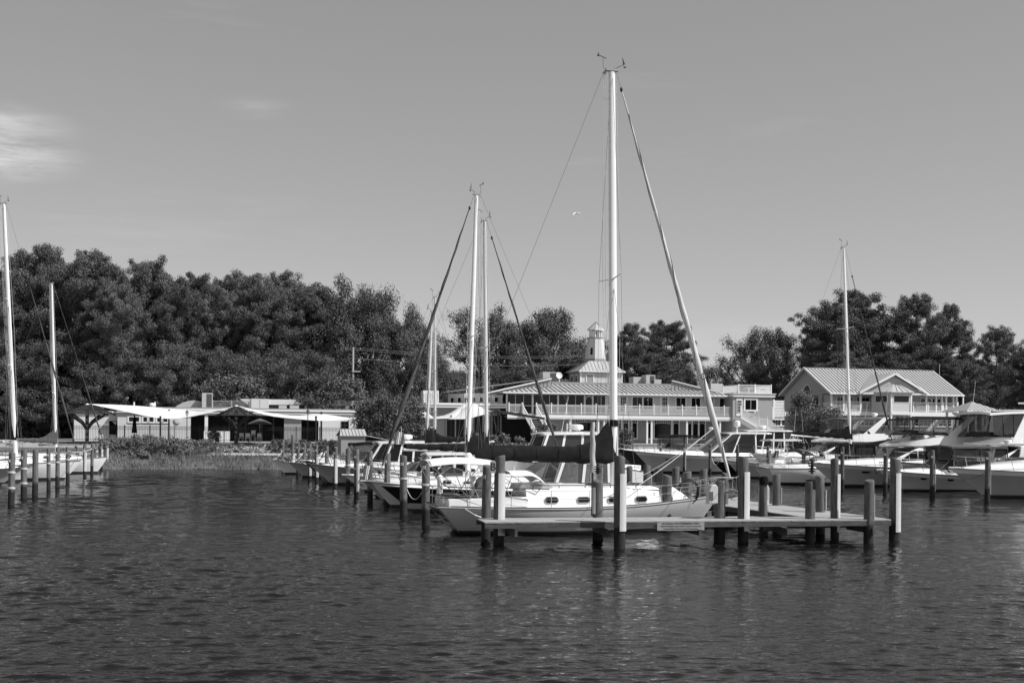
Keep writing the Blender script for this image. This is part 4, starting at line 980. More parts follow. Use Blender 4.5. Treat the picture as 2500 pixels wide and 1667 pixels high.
# cockpit
q = MB(); q.prism([(.35, 1.0), (.35, 1.30), (3.3, 1.36), (3.3, 1.0)], lambda x, z: 1.22 - .06 * (z - 1) + .10 * min(1, x / 3)); q.build('cockpit_coaming', 'gel', near, True, .04)
q = MB(); q.box((1.9, 0, 1.37), (2.5, 1.5, .02)); q.build('cockpit_sole', 'canvas_mid', near, False)
q = MB(); q.lathe((1.55, 0, 0), [(.09, 1.3), (.08, 1.95), (.12, 2.0), (.02, 2.08)], 12); q.build('steering_pedestal', 'plastic_white', near)
q = MB(); 
q.tube([(1.35, .42 * cos(a), 1.85 + .42 * sin(a)) for a in [2 * pi * i / 20 for i in range(21)]], .016, 6)
for i in range(5): q.tube([(1.35, 0, 1.85), (1.35, .42 * cos(i * 1.257), 1.85 + .42 * sin(i * 1.257))], .009, 4)
q.build('steering_wheel', 'chrome', near)
q = MB(); q.prism([(1.55, 1.25), (1.60, 1.85), (1.85, 2.05), (2.12, 2.02), (2.12, 1.25)], .30); o = q.build('pedestal_cover', 'canvas_mid', near, True, .05)
q = MB(); q.box((.55, -.2, 1.42), (.55, 1.7, .10)); q.build('helm_seat', 'teak', near, True, .02)
q = MB(); q.lathe((.35, -.75, 0), [(.03, 1.1), (.13, 1.15), (.13, 1.32), (.09, 1.38), (.02, 1.40)], 12); q.build('ventilator', 'plastic_white', near)
# bimini and its hoops
canopy(near, -.30, 2.15, lambda t: 2.47 + .10 * sin(pi * t) , 1.12, .20, .02, 'canvas_white', 'bimini_top', 11, 11)
q = MB()
for sg in (1, -1):
    for a, b in (((-.25, sg * 1.10, 2.46), (1.55, sg * 1.22, 1.05)), ((.95, sg * 1.12, 2.52), (1.6, sg * 1.22, 1.05)), ((2.1, sg * 1.10, 2.46), (.9, sg * 1.2, 1.05)), ((-.25, sg * 1.10, 2.46), (.15, sg * 1.05, 1.65)), ((2.1, sg * 1.10, 2.46), (2.75, sg * 1.25, 1.15))): q.tube([a, b], .0135, 6)
for x in (-.25, .95, 2.1): q.tube([(x, 1.12, 2.47), (x, .8, 2.62), (x, 0, 2.68), (x, -.8, 2.62), (x, -1.12, 2.47)], .0135, 6)
q.build('bimini_frame', 'chrome', near)
canopy(near, 2.75, 4.05, lambda t: 2.12 + .02 * t - .42 * max(0, t - .55) ** 1.6 * 3.0, 1.0, .16, .02, 'canvas_light', 'spray_hood', 11, 11)
q = MB()
for sg in (1, -1):
    q.tube([(2.75, sg * 1.0, 2.12), (3.7, sg * 1.02, 1.5)], .0135, 6); q.tube([(4.0, sg * .98, 1.85), (3.7, sg * 1.02, 1.5)], .0135, 6); q.tube([(2.75, sg * 1.0, 2.12), (2.4, sg * 1.18, 1.35)], .0135, 6)
q.build('spray_hood_frame', 'chrome', near)
for sg in (1, -1): quadpane(near, 'spray_hood_window', 'vinyl', [(4.02, sg * .05, 1.90), (4.02, sg * .9, 1.86), (4.35, sg * .85, 1.68), (4.35, sg * .05, 1.70)], .01)
mast_rig(near, 7.02, 1.68, 17.38, .125, 'mast_white', ((.50, 1.25),), 11.86, 1.80, .05, 1.05, 1.58, True, 'sailcloth', .135, .0065, (1.45, 2.74, 2.70), True, 'canvas_dark', .22, True, .955, 1.30, None, 5, cover_r=.31, gap=.012)
q = MB(); q.lathe((6.98, 0, 0), [(.175, 3.95), (.18, 4.12), (.15, 4.2)], 14, .8); q.build('cover_collar', 'canvas_black', near)
q = MB(); q.lathe((1.36, 0, 0), [(.02, 2.62), (.12, 2.66), (.13, 2.86), (.06, 2.93)], 12); q.build('boom_end_cap', 'plastic_white', near)
# bowsprit platform
q = MB(); q.prism([(10.6, 1.34), (10.6, 1.42), (12.05, 1.52), (12.05, 1.44)], .17); q.build('bowsprit', 'teak', near, True, .01)
q = MB()
for sg in (1, -1):
    q.tube([(12.0, sg * .16, 1.5), (12.0, sg * .18, 2.0), (11.0, sg * .45, 2.02), (10.2, sg * .80, 1.95), (10.2, sg * .78, 1.30)], .014, 6); q.tube([(12.0, sg * .16, 1.52), (11.0, sg * .40, 1.70), (10.3, sg * .78, 1.66)], .012, 5); q.tube([(11.0, sg * .45, 2.02), (11.0, sg * .40, 1.42)], .012, 5)
q.tube([(12.0, .18, 2.0), (12.12, 0, 2.0), (12.0, -.18, 2.0)], .014, 6); q.tube([(12.0, 0, 1.42), (10.9, 0, .55)], .012, 5)
q.build('pulpit_rail', 'chrome', near)
q = MB(); q.tube([(11.2, -.1, 1.5), (12.15, -.1, 1.46), (12.25, -.1, 1.28)], .025, 6); q.poly([(12.25, -.1, 1.3), (11.9, .10, 1.10), (11.8, -.1, 1.16)], (0, 0, .02)); q.poly([(12.25, -.1, 1.3), (11.9, -.30, 1.10), (11.8, -.1, 1.16)], (0, 0, .02)); q.build('anchor', 'plastic_grey', near)
sail_lifelines(near, fn, .10, .88, .64, 7)
# sheets from the furled jib, running aft
q = MB(); q.tube(sag((10.98, -.05, 3.85), (7.6, -1.1, 1.75), .05), .014, 5); q.tube(sag((10.98, .05, 3.80), (7.9, 1.0, 1.72), .12), .012, 5); q.build('jib_sheet', 'rope', near)
# round emblem on the sun strip of the jib
pe = Vector((11.86, 0, 1.80)).lerp(Vector((7.0, 0, 17.5)), .262)
for nm, r0, r1, mm, k in (('emblem_ring', .075, .115, 'ink', 0), ('emblem_dot', .001, .035, 'ink', 0)):
    q = MB(); c = pe + Vector((0, -.175, 0)); n_ = 18
    vs = [c + Vector((rr_ * cos(2 * pi * i / n_), 0, rr_ * sin(2 * pi * i / n_))) for rr_ in (r0, r1) for i in range(n_)]
    vs += [v + Vector((0, .02, 0)) for v in vs]
    q.add(vs, [(i, (i + 1) % n_, n_ + (i + 1) % n_, n_ + i) for i in range(n_)] + [(n_ + i, n_ + (i + 1) % n_, 3 * n_ + (i + 1) % n_, 3 * n_ + i) for i in range(n_)]); q.build(nm, mm, near, False)
q = MB(); c = pe + Vector((0, -.168, 0)); q.poly([c + Vector((.12 * cos(a), 0, .12 * sin(a))) for a in [2 * pi * i / 18 for i in range(18)]], (0, .01, 0)); q.build('emblem_patch', 'canvas_white', near, False)
# horseshoe buoy and fender tubes on the stern rail
q = MB(); q.lathe((.10, -.95, 0), [(.03, 1.45), (.10, 1.5), (.10, 2.1), (.03, 2.16)], 12); q.build('stern_fender', 'plastic_white', near)
q = MB(); q.tube([(.02, -.98, 1.95), (.35, -1.15, 1.72), (4.0, -1.56, 1.66)], .02, 5); q.build('boat_hook', 'plastic_black', near)
# name on the transom: dark flowing letters, port of call below
nb = (cos(0), 0)
for nm_, y0_, y1_, zc_, h_, k_ in (('name_lettering', .55, -.55, .76, .085, 7), ('port_lettering', .10, -.45, .48, .04, 5)):
    q = MB(); pts = []
    for i in range(k_ * 8 + 1):
        t = i / (k_ * 8); z = zc_ + h_ * sin(t * k_ * 2 * pi) * (1 + .5 * sin(t * 9)); pts.append((.95 * (1 - z / 1.02) - .02, lerp(y0_, y1_, t) + .03 * cos(t * k_ * 2 * pi), z))
    q.tube(pts, .016 if h_ > .05 else .010, 4); q.build(nm_, 'ink', near)
q = MB(); q.tube([(.75, -1.16, 1.08), (1.25, -1.6, .75)] , .018, 6); q.tube([(1.25 + .14 * i, -1.62 - .10 * i, .74 - .30 * sin(i / 12 * 2.4)) for i in range(13)], .018, 6); 
q.tube([(1.25 + .07 * i, -1.62 - .05 * i, .74 - .30 * sin(i / 24 * 2.4) + .0) for i in range(20)], [.028 if i % 2 else .045 for i in range(20)], 6); q.build('dock_line', 'rope', near)
q = MB()
for k in range(2): q.tube([(.75 + .18 * cos(a) , -1.12 + .10 * sin(a), 1.10 + .02 * k) for a in np.arange(0, 6.6, .5)], .014, 5)
q.build('coiled_line', 'rope', near)

# ================= boats in the slips left of the walkway, near to far =================
bA, fA = downeast('black-topped hull with grey lower side and white foredeck, bow next to the near sailboat stern', 929, 55.2, 10.8, 3.2, 1.24, 1.02, 1.0, house=(.03, .26), zroof=2.75, hull='hull_black', lower=('gel_grey', .36), name='work_boat', top_dome=False, big_windows=True, nwin=2, tr=(.27, .92, .36), glass='glass_clear', rails=False, rake_w=.45)
b0, _ = express('small grey cruiser bow with anchors on its roller, beside the leaning furled jib', 884, 61.2, L=8.2, B=2.7, zb=1.18, zm=.9, zs=.85, hull='gel_grey', canvas=None, arch=False, rub='chrome')
b1, _ = sailboat('sailboat with tall white mast and dark furled jib leaning down to the left', 908, 58.3, 11.6, 3.3, True, 11.6 - 4.65, 15.15, zb=1.28, hull='gel_shade', boom=(2.4, 2.75, 2.6), jib_r=.12, r=.088, xb=11.6 - .35, zbf=1.62, spreaders=((.50, 1.15),), rake=-.25 * 0 + .35, seed=4, wire_r=.0065, jib_top=.95)
b2, _ = sailboat('sailboat with greyer mast and dark furled jib leaning down to the right', 1404, 65.5, 11.0, 3.2, False, 6.15, 14.65, zb=1.4, hull='gel', boom=(1.7, 2.72, 2.62), mast_m='mast_grey', r=.078, jib_r=.10, xb=10.3, zbf=1.9, spreaders=((.5, 1.1),), rake=.25, seed=7, wire_r=.0065, jib_top=.93, cover_r=.22)
bP, _ = downeast('white pilothouse motor boat behind the dark boom, radar on its roof', 1150, 69.5, 9.8, 3.8, 2.45, 1.85, 1.5, house=(.25, .62), zroof=3.72, nwin=3, rake_w=.5, tr=(.60, .95, .40), big_windows=True, glass='glass_boat')
bC, _ = express('small white cuddy boat with rounded bow between two mooring piles', 838, 72.3, L=8.0, B=2.6, zb=1.05, zm=.8, zs=.8, hull='gel', canvas=None, arch=False)
bC2, _ = downeast('small white cabin boat with dark side windows among the closely set piles', 866, 66.8, 8.6, 2.7, 1.22, .9, .9, house=(.28, .58), zroof=2.55, nwin=3, name='cabin_boat', top_dome=False, rake_w=.5)
fender(bC2, 6.6, 1.1, .75); fender(bC2, 4.2, 1.35, .6)
bD, _ = downeast('grey-sided sport boat with high flared bow and long white hard top', 751, 81.5, 11.8, 3.7, 1.45, 1.0, 1.0, house=(.34, .66), zroof=3.0, hull='gel_grey', nwin=4, roof_over=.8, rake_w=.8, tr=(.62, .92, .42), name='sport_boat')
bE, _ = express('dark-hulled cruiser with black canvas top behind the flared grey bow', 740, 86.4, L=8.8, B=2.8, zb=1.50, zm=1.1, zs=1.0, hull='hull_dark', canvas='canvas_black', arch=False, top=1.75, canvas_x=(.25, .62), wsx=.66)
bF, _ = console('grey bow of a small boat under loose mooring lines, third from the bank', 703, 93.0, L=7.6, B=2.5, zb=1.22, zm=.85, zs=.8, hull='gel_grey', ttop=False)
bG, _ = console('white open boat with pointed bow nearest the reed bank', 662, 99.0, L=7.2, B=2.4, zb=1.22, zm=.8, zs=.75, hull='gel', ttop=False)
bH, _ = console('small white boat just behind the pointed bow by the reeds', 672, 104.5, L=6.6, B=2.3, zb=1.38, zm=.95, zs=.9, hull='gel_shade', ttop=False)
b3, _ = sailboat('farther sailboat with slim light mast, leaning slightly right', 905, 78.0, 10.0, 3.0, True, 10 - 3.55, 11.3, boom=(1.9, 3.0, 2.9), mast_m='mast_grey', r=.065, jib=False, jib_r=.05, rake=-.35 + .7, spreaders=((.5, .9),), seed=11, wire_r=.005, dod=False)
b4, _ = sailboat('farther sailboat with the slim grey mast second from left of the centre pair', 1180, 89.0, 9.5, 2.9, False, 5.93, 13.2, boom=(2.9, 2.9, 2.8), mast_m='mast_grey', r=.065, jib=False, rake=.1, spreaders=((.55, .9), (.3, 1.0)), seed=12, wire_r=.005, dod=False)

# ================= left edge =================
l0, _ = express('grey-sided cruiser at the left edge, its bow behind the roped piles', 62, 78.5, L=8.5, B=2.6, zb=1.15, zm=.95, zs=.95, hull='gel_grey', canvas='canvas_black', arch=False, left=False, top=1.55, canvas_x=(.30, .80), wsx=.66, anch=False)
l4, _ = express('white cruiser with a blunt bow just right of the second roped pile', 96, 82.6, L=8.0, B=2.5, zb=1.30, zm=1.0, zs=.95, hull='gel', canvas=None, arch=False, left=False, anch=False)
l1, _ = sailboat('large white sailboat at the left edge, its tall mast cut by the frame', 197, 86.3, 12.5, 2.9, False, 12.5 - 4.25, 19.1, zb=1.38, zm=1.1, zs=1.1, hull='gel', boom=(2.6, 2.9, 2.8), cover='canvas_black', r=.11, jib_r=.075, rake=.92, spreaders=((.36, 1.0), (.62, .9)), seed=21, wire_r=.008, jib_top=.80, xb=12.2, zbf=2.2)
l2, _ = sailboat('smaller white sailboat with the shorter left mast and dark furled jib', 262, 98.5, 9.6, 2.8, False, 9.6 - 3.85, 15.0, zb=1.35, zm=1.05, zs=1.0, hull='gel', boom=(1.8, 2.5, 2.4), cover='canvas_mid', r=.08, jib_r=.06, rake=.45, spreaders=((.36, .9),), seed=22, wire_r=.007, jib_top=.70, xb=9.4, zbf=2.2)

# ================= right-hand dock =================
r0, _ = express('cruiser with black canvas hood seen beyond the large white cruiser', 1508, 119.5, L=11.0, B=3.5, zb=2.0, zm=1.5, zs=1.4, hull='hull_dark', canvas='canvas_black', canvas_x=(.28, .56), top=1.95, arch=False)
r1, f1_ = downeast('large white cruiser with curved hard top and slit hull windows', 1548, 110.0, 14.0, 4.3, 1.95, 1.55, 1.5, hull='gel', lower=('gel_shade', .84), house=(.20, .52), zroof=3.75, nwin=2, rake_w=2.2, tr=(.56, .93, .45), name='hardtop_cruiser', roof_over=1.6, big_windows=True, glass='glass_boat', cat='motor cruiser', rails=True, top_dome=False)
dome(r1, (4.2, .6, 4.25), .30, .5, name='satellite_dome'); dome(r1, (6.5, 0, 3.95), .22, .2)
q = MB(); q.tube([(4.2, .6, 3.7), (4.2, .6, 4.2)], .07, 8); q.build('dome_post', 'gel', r1)
for s_ in (.55, .68, .80):
    sheer, hb, xx, wfr = f1_
    q = MB(); z = 1.15
    for sg in (1, -1):
        a = (xx(s_, .7), sg * (hb(s_) * wfr(s_, .7) + .012)); b = (xx(s_ + .045, .7), sg * (hb(s_ + .045) * wfr(s_ + .045, .7) + .012))
        q = MB(); q.poly([(a[0], a[1], z), (b[0], b[1], z), (b[0], b[1] + sg * .02, z + .13), (a[0], a[1] + sg * .02, z + .17)], (0, -sg * .02, 0)); q.build('hull_window', 'glass_dark', r1, False)
r2, _ = console('black-hulled boat whose bow shows behind the furled jib foot', 1738, 103.2, L=9, B=3.0, zb=1.30, zm=1.0, zs=.95, hull='hull_black', ttop=False)
r2b, _ = console('white fishing boat with painted side shade and flat white hard top on slanting poles', 1772, 98.6, L=9.2, B=3.2, zb=1.46, zm=1.15, zs=1.05, hull='gel', lower=('gel_shade', .80), topz=2.15, towx=.50)
r3, f3_ = console('white open boat with its name on the quarter, stern turned to the left', 2128, 95.5, L=8.2, B=2.9, zb=1.5, zm=1.15, zs=1.15, hull='gel', left=False, ttop=True, top_m='canvas_black', topz=1.75, towx=.45)
textobj('boat_name', 'Sea T', .50, 'ink', r3, (1.9, -1.47, .62), (pi / 2, 0, 0), shear=.3, sx=.8, bold=.006)
rs, _ = sailboat('sailboat with tall mast right of centre and long black boom cover', 2215, 91.8, 12.0, 3.3, False, 12 - 4.75, 17.35, zb=1.5, zm=1.2, zs=1.2, hull='gel', boom=(2.3, 3.55, 3.3), cover='canvas_black', r=.085, jib_r=.07, rake=.75, spreaders=((.62, 1.15), (.33, 1.25)), seed=31, wire_r=.007, xb=11.0, zbf=2.1, cover_r=.20, jib_top=.86)
q = MB(); q.slab([[(7.4, -.4, 2.9), (7.4, .4, 2.9)], [(9.0, -.6, 3.05), (9.0, .6, 3.05)], [(10.9, -.2, 3.35), (10.9, .2, 3.35)]], .16); q.build('foredeck_awning', 'canvas_black', rs, True)
r4, _ = express('black-hulled cruiser with white deck, bow ringed by a roped pile', 1924, 89.6, L=10.5, B=3.3, zb=1.50, zm=1.15, zs=1.1, hull='hull_black', canvas='canvas_dark', canvas_x=(.25, .55), top=1.85, wsx=.62, vin='vinyl_dark')
r10, _ = express('white cruiser with grey hood in the rear rank right of the black boom cover', 2215, 108.0, L=11.0, B=3.5, zb=1.9, zm=1.5, zs=1.4, hull='gel', canvas='canvas_mid', canvas_x=(.22, .5), top=2.1)
r11, _ = console('open boat with poles and flat top behind the hard-topped fishing boat', 1905, 110.0, L=9, B=3.0, zb=1.7, zm=1.3, zs=1.25, hull='gel', topz=2.4)
r12, _ = downeast('white pilothouse cruiser in the rear rank beneath the gazebo', 2300, 104.0, 12.0, 3.9, 2.1, 1.6, 1.5, house=(.30, .60), zroof=4.0, nwin=3, name='pilothouse_cruiser')
r8, _, _ = flybridge('motor yacht with swept white arch and grey enclosure behind the black boom cover', 1835, 101.0, 13.5, 4.3, 1.95, 1.5, 1.35, cab=(.18, .60), fb=(.14, .58), canvas='canvas_mid', top_h=2.1, fz=.7)
r9, _ = downeast('white pilothouse yacht beyond the hard-topped boats, below the outside stairs', 1655, 121.0, 13.5, 4.2, 1.9, 1.5, 1.4, house=(.20, .56), zroof=4.0, nwin=4, rake_w=1.2, roof_over=.9, name='pilothouse_yacht', cat='motor yacht')
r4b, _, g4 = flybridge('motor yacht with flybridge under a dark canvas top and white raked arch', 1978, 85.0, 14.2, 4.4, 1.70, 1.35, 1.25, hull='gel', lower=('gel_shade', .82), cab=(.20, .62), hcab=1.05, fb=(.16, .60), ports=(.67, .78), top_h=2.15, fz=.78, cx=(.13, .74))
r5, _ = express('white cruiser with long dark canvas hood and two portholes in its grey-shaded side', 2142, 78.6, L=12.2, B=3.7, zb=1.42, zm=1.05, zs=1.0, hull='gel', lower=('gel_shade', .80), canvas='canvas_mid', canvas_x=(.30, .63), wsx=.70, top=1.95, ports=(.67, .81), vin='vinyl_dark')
r7, _, g7 = flybridge('big white motor yacht with glazed upper helm at the right edge', 2178, 83.2, 17.5, 4.6, 1.85, 1.5, 1.4, cab=(.10, .60), hcab=1.10, fb=(.10, .665), canvas='gel', top_h=2.45, fz=.50, big=True, cx=(.68, .93))
for sg in (1, -1):
    q = MB(); zf_, zt_ = g7['zf'], g7['zt']; wb_ = g7['wb']; q.poly([(9.5, sg * wb_ * .97, zf_ - .3), (8.1, sg * wb_ * .97, zf_ - .3), (6.7, sg * wb_ * .93, zt_ - .1), (8.3, sg * wb_ * .93, zt_ - .1)], (0, -sg * .1, 0)); q.build('hard_top_support', 'gel', r7, True, .03)
    q = MB(); q.poly([(7.8, sg * wb_ * .97, zf_ + .1), (3.0, sg * wb_ * .97, zf_ + .1), (3.2, sg * wb_ * .94, zt_ - .45), (6.6, sg * wb_ * .94, zt_ - .2)], (0, -sg * .03, 0)); q.build('rear_side_window', 'vinyl_dark', r7, False)
q = MB(); x = lerp(g7['f0'], g7['f1'], .45); q.box((x, 0, g7['zt'] + .55), (.16, 2.0, .12), .9); q.tube([(x, 0, g7['zt']), (x, 0, g7['zt'] + .5)], .10, 8); q.build('radar_array', 'plastic_white', r7)
dome(r7, (x - .9, .2, g7['zt'] + .30), .33, .55, name='satellite_dome'); whip(r7, (x, -.8, g7['zt'] + .1), 2.6, (0, 0)); whip(r7, (x - 3, -.8, g7['zt'] + .1), 3.2, (0, 0))
r6, _, g6 = flybridge('largest bow at the far right, grey-shaded hull with anchor and tall rails', 2318, 71.8, 16.5, 4.7, 1.78, 1.50, 1.40, hull='gel', lower=('gel_grey', .82), cab=(.10, .70), hcab=.75, fb=(.05, .62), canvas=None, arch=False, fz=.35)  # grey lower topsides: shade of the white hull put into the colour
# ------------------------------------------------------------------ buildings
class Plan:
    """a building frame: x along the front, y into the building, measured from the photograph"""
    def __init__(s, px, Y, th=TH): s.X0 = XP(px, Y, 3.8); s.Y0 = Y; s.th = th
    def at(s, px, py, yl=0.0):
        a, b = unroll(px, py); ox = s.X0 - sin(s.th) * yl; oy = s.Y0 + cos(s.th) * yl; k = a / F
        t = (k * oy - ox) / (cos(s.th) - k * sin(s.th)); Y = oy + sin(s.th) * t
        return t, HC - b / F * Y
    def x(s, px, yl=0.0, py=1000): return s.at(px, py, yl)[0]
    def z(s, px, py, yl=0.0): return s.at(px, py, yl)[1]
    def root(s, name, label, cat, z0=2.2, group=None): return thing(name, label, cat, (s.X0, s.Y0, z0), s.th, group)
def win(parent, x0, x1, z0, z1, y, nx=2, nz=1, trim=.09, m='trim_white', glass='glass_dark', name='window', mun=.035, arch=False):
    q = MB(); t = trim
    q.bx(x0 - t, x1 + t, y - .05, y + .02, z1, z1 + t); q.bx(x0 - t, x1 + t, y - .07, y + .02, z0 - t, z0); q.bx(x0 - t, x0, y - .05, y + .02, z0, z1); q.bx(x1, x1 + t, y - .05, y + .02, z0, z1)
    for i in range(1, nx): x = lerp(x0, x1, i / nx); q.bx(x - mun / 2, x + mun / 2, y - .035, y + .01, z0, z1)
    for i in range(1, nz): z = lerp(z0, z1, i / nz); q.bx(x0, x1, y - .032, y + .008, z - mun / 2, z + mun / 2)
    if arch:
        zc = z1 - (z1 - z0) * .22; n_ = 8
        pts = [(lerp(x0, x1, i / n_), y - .03, zc + .12 * sin(pi * i / n_)) for i in range(n_ + 1)]
        for a, b in zip(pts[:-1], pts[1:]): q.beam(a, b, .04, .05)
        k = max(3, int((x1 - x0) / .22))
        for i in range(1, k): x = lerp(x0, x1, i / k); q.bx(x - .02, x + .02, y - .034, y + .008, zc + .08, z1)
    f = q.build(name, m, parent, False)
    g = MB(); g.bx(x0 + .001, x1 - .001, y - .014, y - .004, z0 + .001, z1 - .001); g.build('pane', glass, f, False); return f
def railing(parent, p0, p1, nposts, h=1.05, sp=.125, m='trim_white', post=.13, cap=True, bal=.035, ends=(True, True), posts=True):
    p0 = Vector(p0); p1 = Vector(p1); d = p1 - p0; L = d.length
    for i in range(nposts):
        if (i == 0 and not ends[0]) or (i == nposts - 1 and not ends[1]): continue
        c = p0 + d * (i / (nposts - 1)); q = MB(); q.box((c.x, c.y, c.z + (h + .12) / 2), (post, post, h + .12))
        if cap: q.box((c.x, c.y, c.z + h + .14), (post + .06, post + .06, .05)); q.ball((c.x, c.y, c.z + h + .20), post * .45, 1, 6, 4)
        q.build('rail_post', m, parent, False)
    q = MB(); up = Vector((0, 0, 1)); q.beam(p0 + up * h, p1 + up * h, .08, .06); q.build('top_rail', m, parent, False)
    q = MB(); q.beam(p0 + up * .10, p1 + up * .10, .05, .05); q.build('bottom_rail', m, parent, False)
    n = int(L / sp); q = MB()
    for i in range(n):
        c = p0 + d * ((i + .5) / n); q.box((c.x, c.y, c.z + h / 2 + .04), (bal, bal, h - .14))
    q.build('baluster', m, parent, False, stuff=True)
def seams(parent, p0, p1, q0, q1, sp=.42, m='roof_seam', name='roof_seam', h=.035, w_=.035):
    """standing seams on a quad roof: eave p0-p1, top q0-q1, running up the slope, clipped to the hips"""
    p0, p1, q0, q1 = map(Vector, (p0, p1, q0, q1)); e = (p1 - p0); L = e.length; e = e.normalized()
    nrm = e.cross(q0 - p0).normalized(); nrm = nrm if nrm.z > 0 else -nrm; s_ = nrm.cross(e)
    s_ = s_ if s_.z > 0 else -s_
    a = (q0 - p0).dot(e); b = (q1 - p0).dot(e); H = (q0 - p0).dot(s_)
    n = int(L / sp)
    for i in range(1, n):
        x = L * i / n; hh = H
        if x < a and a > 1e-6: hh = H * x / a
        if x > b and b < L - 1e-6: hh = H * (L - x) / (L - b)
        lo = 0.0
        if a < 0 and False: pass
        if hh < .1: continue
        q = MB(); st = p0 + e * x + nrm * h * .4; q.beam(st, st + s_ * hh, w_, h); q.build(name, m, parent, False)

# ================= the centre restaurant =================
cb = Plan(1228, 145.0)
bld = cb.root('restaurant_building', 'two-storey waterfront restaurant with white balcony and small lighthouse cupola', 'building')
xE, zE = cb.at(1795, 970, .5); z_e = cb.z(1500, 963, .5); z_d = cb.z(1500, 1011.5); zG = 2.1
xL, xR = cb.x(1243), cb.x(1802)
yw = 2.1
# walls
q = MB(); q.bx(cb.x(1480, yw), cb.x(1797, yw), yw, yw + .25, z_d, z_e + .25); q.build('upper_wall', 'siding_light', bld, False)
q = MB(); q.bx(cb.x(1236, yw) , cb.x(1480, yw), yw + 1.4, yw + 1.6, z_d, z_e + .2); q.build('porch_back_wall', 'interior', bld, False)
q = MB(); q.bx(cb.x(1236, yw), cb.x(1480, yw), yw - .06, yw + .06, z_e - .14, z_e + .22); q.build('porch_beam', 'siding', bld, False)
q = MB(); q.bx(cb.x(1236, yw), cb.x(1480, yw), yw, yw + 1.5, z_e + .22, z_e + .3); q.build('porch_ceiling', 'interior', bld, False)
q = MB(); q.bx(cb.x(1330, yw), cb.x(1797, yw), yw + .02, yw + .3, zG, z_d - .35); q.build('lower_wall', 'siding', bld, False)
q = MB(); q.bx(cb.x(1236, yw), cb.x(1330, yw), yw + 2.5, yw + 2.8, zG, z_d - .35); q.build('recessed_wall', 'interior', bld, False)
for px, thick in ((1237, .16), (1258, .07), (1278, .07), (1300, .22), (1322, .07), (1341, .07), (1362, .2), (1384, .07), (1404.5, .07), (1427, .2), (1446.6, .18), (1467, .07), (1479, .2)):
    x = cb.x(px, yw); q = MB(); q.bx(x - thick / 2, x + thick / 2, yw - .08, yw + .05, z_d, z_e - .1); q.build('porch_post', 'trim_white' if thick > .15 else 'siding_light', bld, False)
q = MB(); q.bx(cb.x(1237, yw), cb.x(1479, yw), yw - .04, yw + .02, z_d + .92, z_d + 1.0); q.build('screen_rail', 'trim_white', bld, False)
q = MB(); q.bx(cb.x(1237, yw), cb.x(1479, yw), yw + .06, yw + .08, z_d + .0, z_e); q.build('insect_screen', 'glass_dark', bld, False)
q = MB(); x0, x1 = cb.x(1428, yw), cb.x(1447, yw)
for i in range(6):
    a0 = pi * i / 6; a1 = pi * (i + 1) / 6; xm_ = (x0 + x1) / 2; rr_ = (x1 - x0) / 2 - .12
    q.beam((xm_ + rr_ * cos(a0), yw - .05, z_e - .55 + .35 * sin(a0)), (xm_ + rr_ * cos(a1), yw - .05, z_e - .55 + .35 * sin(a1)), .05, .09)
q.build('arched_doorhead', 'trim_white', bld, False)
# upper windows and doors
zt_ = z_e - .22
for a, b in ((1485, 1507), (1544, 1567), (1571, 1593), (1651, 1673), (1688, 1709), (1757, 1778)):
    win(bld, cb.x(a, yw), cb.x(b, yw), z_d + .75, zt_, yw, 2, 1, .14)
for a, b in ((1515, 1527), (1616, 1628), (1728, 1739)):
    x0, x1 = cb.x(a, yw), cb.x(b, yw); q = MB(); q.bx(x0 - .28, x1 + .28, yw - .06, yw + .02, z_d, zt_ + .16); dr = q.build('door', 'trim_white', bld, False)
    win(dr, x0, x1, z_d + .35, zt_, yw - .065, 3, 4, .03, name='door_window')
for px in (1558, 1636, 1748):
    x = cb.x(px + 22 if px == 1558 else px, yw); q = MB(); q.lathe((x, yw - .15, z_e - .55), [(.01, -.1), (.09, -.05), (.07, .12), (.01, .15)], 8); q.build('wall_lamp', 'plastic_white', bld)
# deck slab, fascia and columns
q = MB(); q.bx(xL - .2, xR, 0, yw + .05, z_d - .10, z_d); q.build('balcony_deck', 'deck_wood', bld, False)
q = MB(); q.bx(xL - .2, xR, .02, .10, z_d - .52, z_d - .12); q.build('balcony_fascia', 'trim_white', bld, False)
q = MB(); q.bx(xL - .2, xR, .06, .12, z_d - .66, z_d - .53); q.build('balcony_lower_fascia', 'siding_light', bld, False)
q = MB(); q.bx(xL, xR, .2, yw, z_d - .40, z_d - .36); q.build('balcony_soffit', 'siding_light', bld, False)
for px in (1392, 1461, 1475, 1580, 1591, 1677, 1758):
    x = cb.x(px, .3); q = MB(); q.bx(x - .10, x + .10, .2, .40, zG, z_d - .5); q.build('column', 'trim_white', bld, False)
xs0 = cb.x(1275); xs1 = cb.x(1310)
railing(bld, (xL, .08, z_d), (xs0, .08, z_d), 2)
railing(bld, (xs1, .08, z_d), (xR, .08, z_d), 15)
# lower windows with arched glazing bars
for a, b in ((1397, 1456), (1481, 1496), (1504, 1516), (1522, 1534), (1544, 1555), (1581.5, 1591.5), (1598, 1638), (1644, 1657), (1680, 1688), (1692, 1704), (1708, 1721)):
    win(bld, cb.x(a, yw), cb.x(b, yw), zG + .75, cb.z(1600, 1024, yw), yw, 1, 1, .13, arch=True)
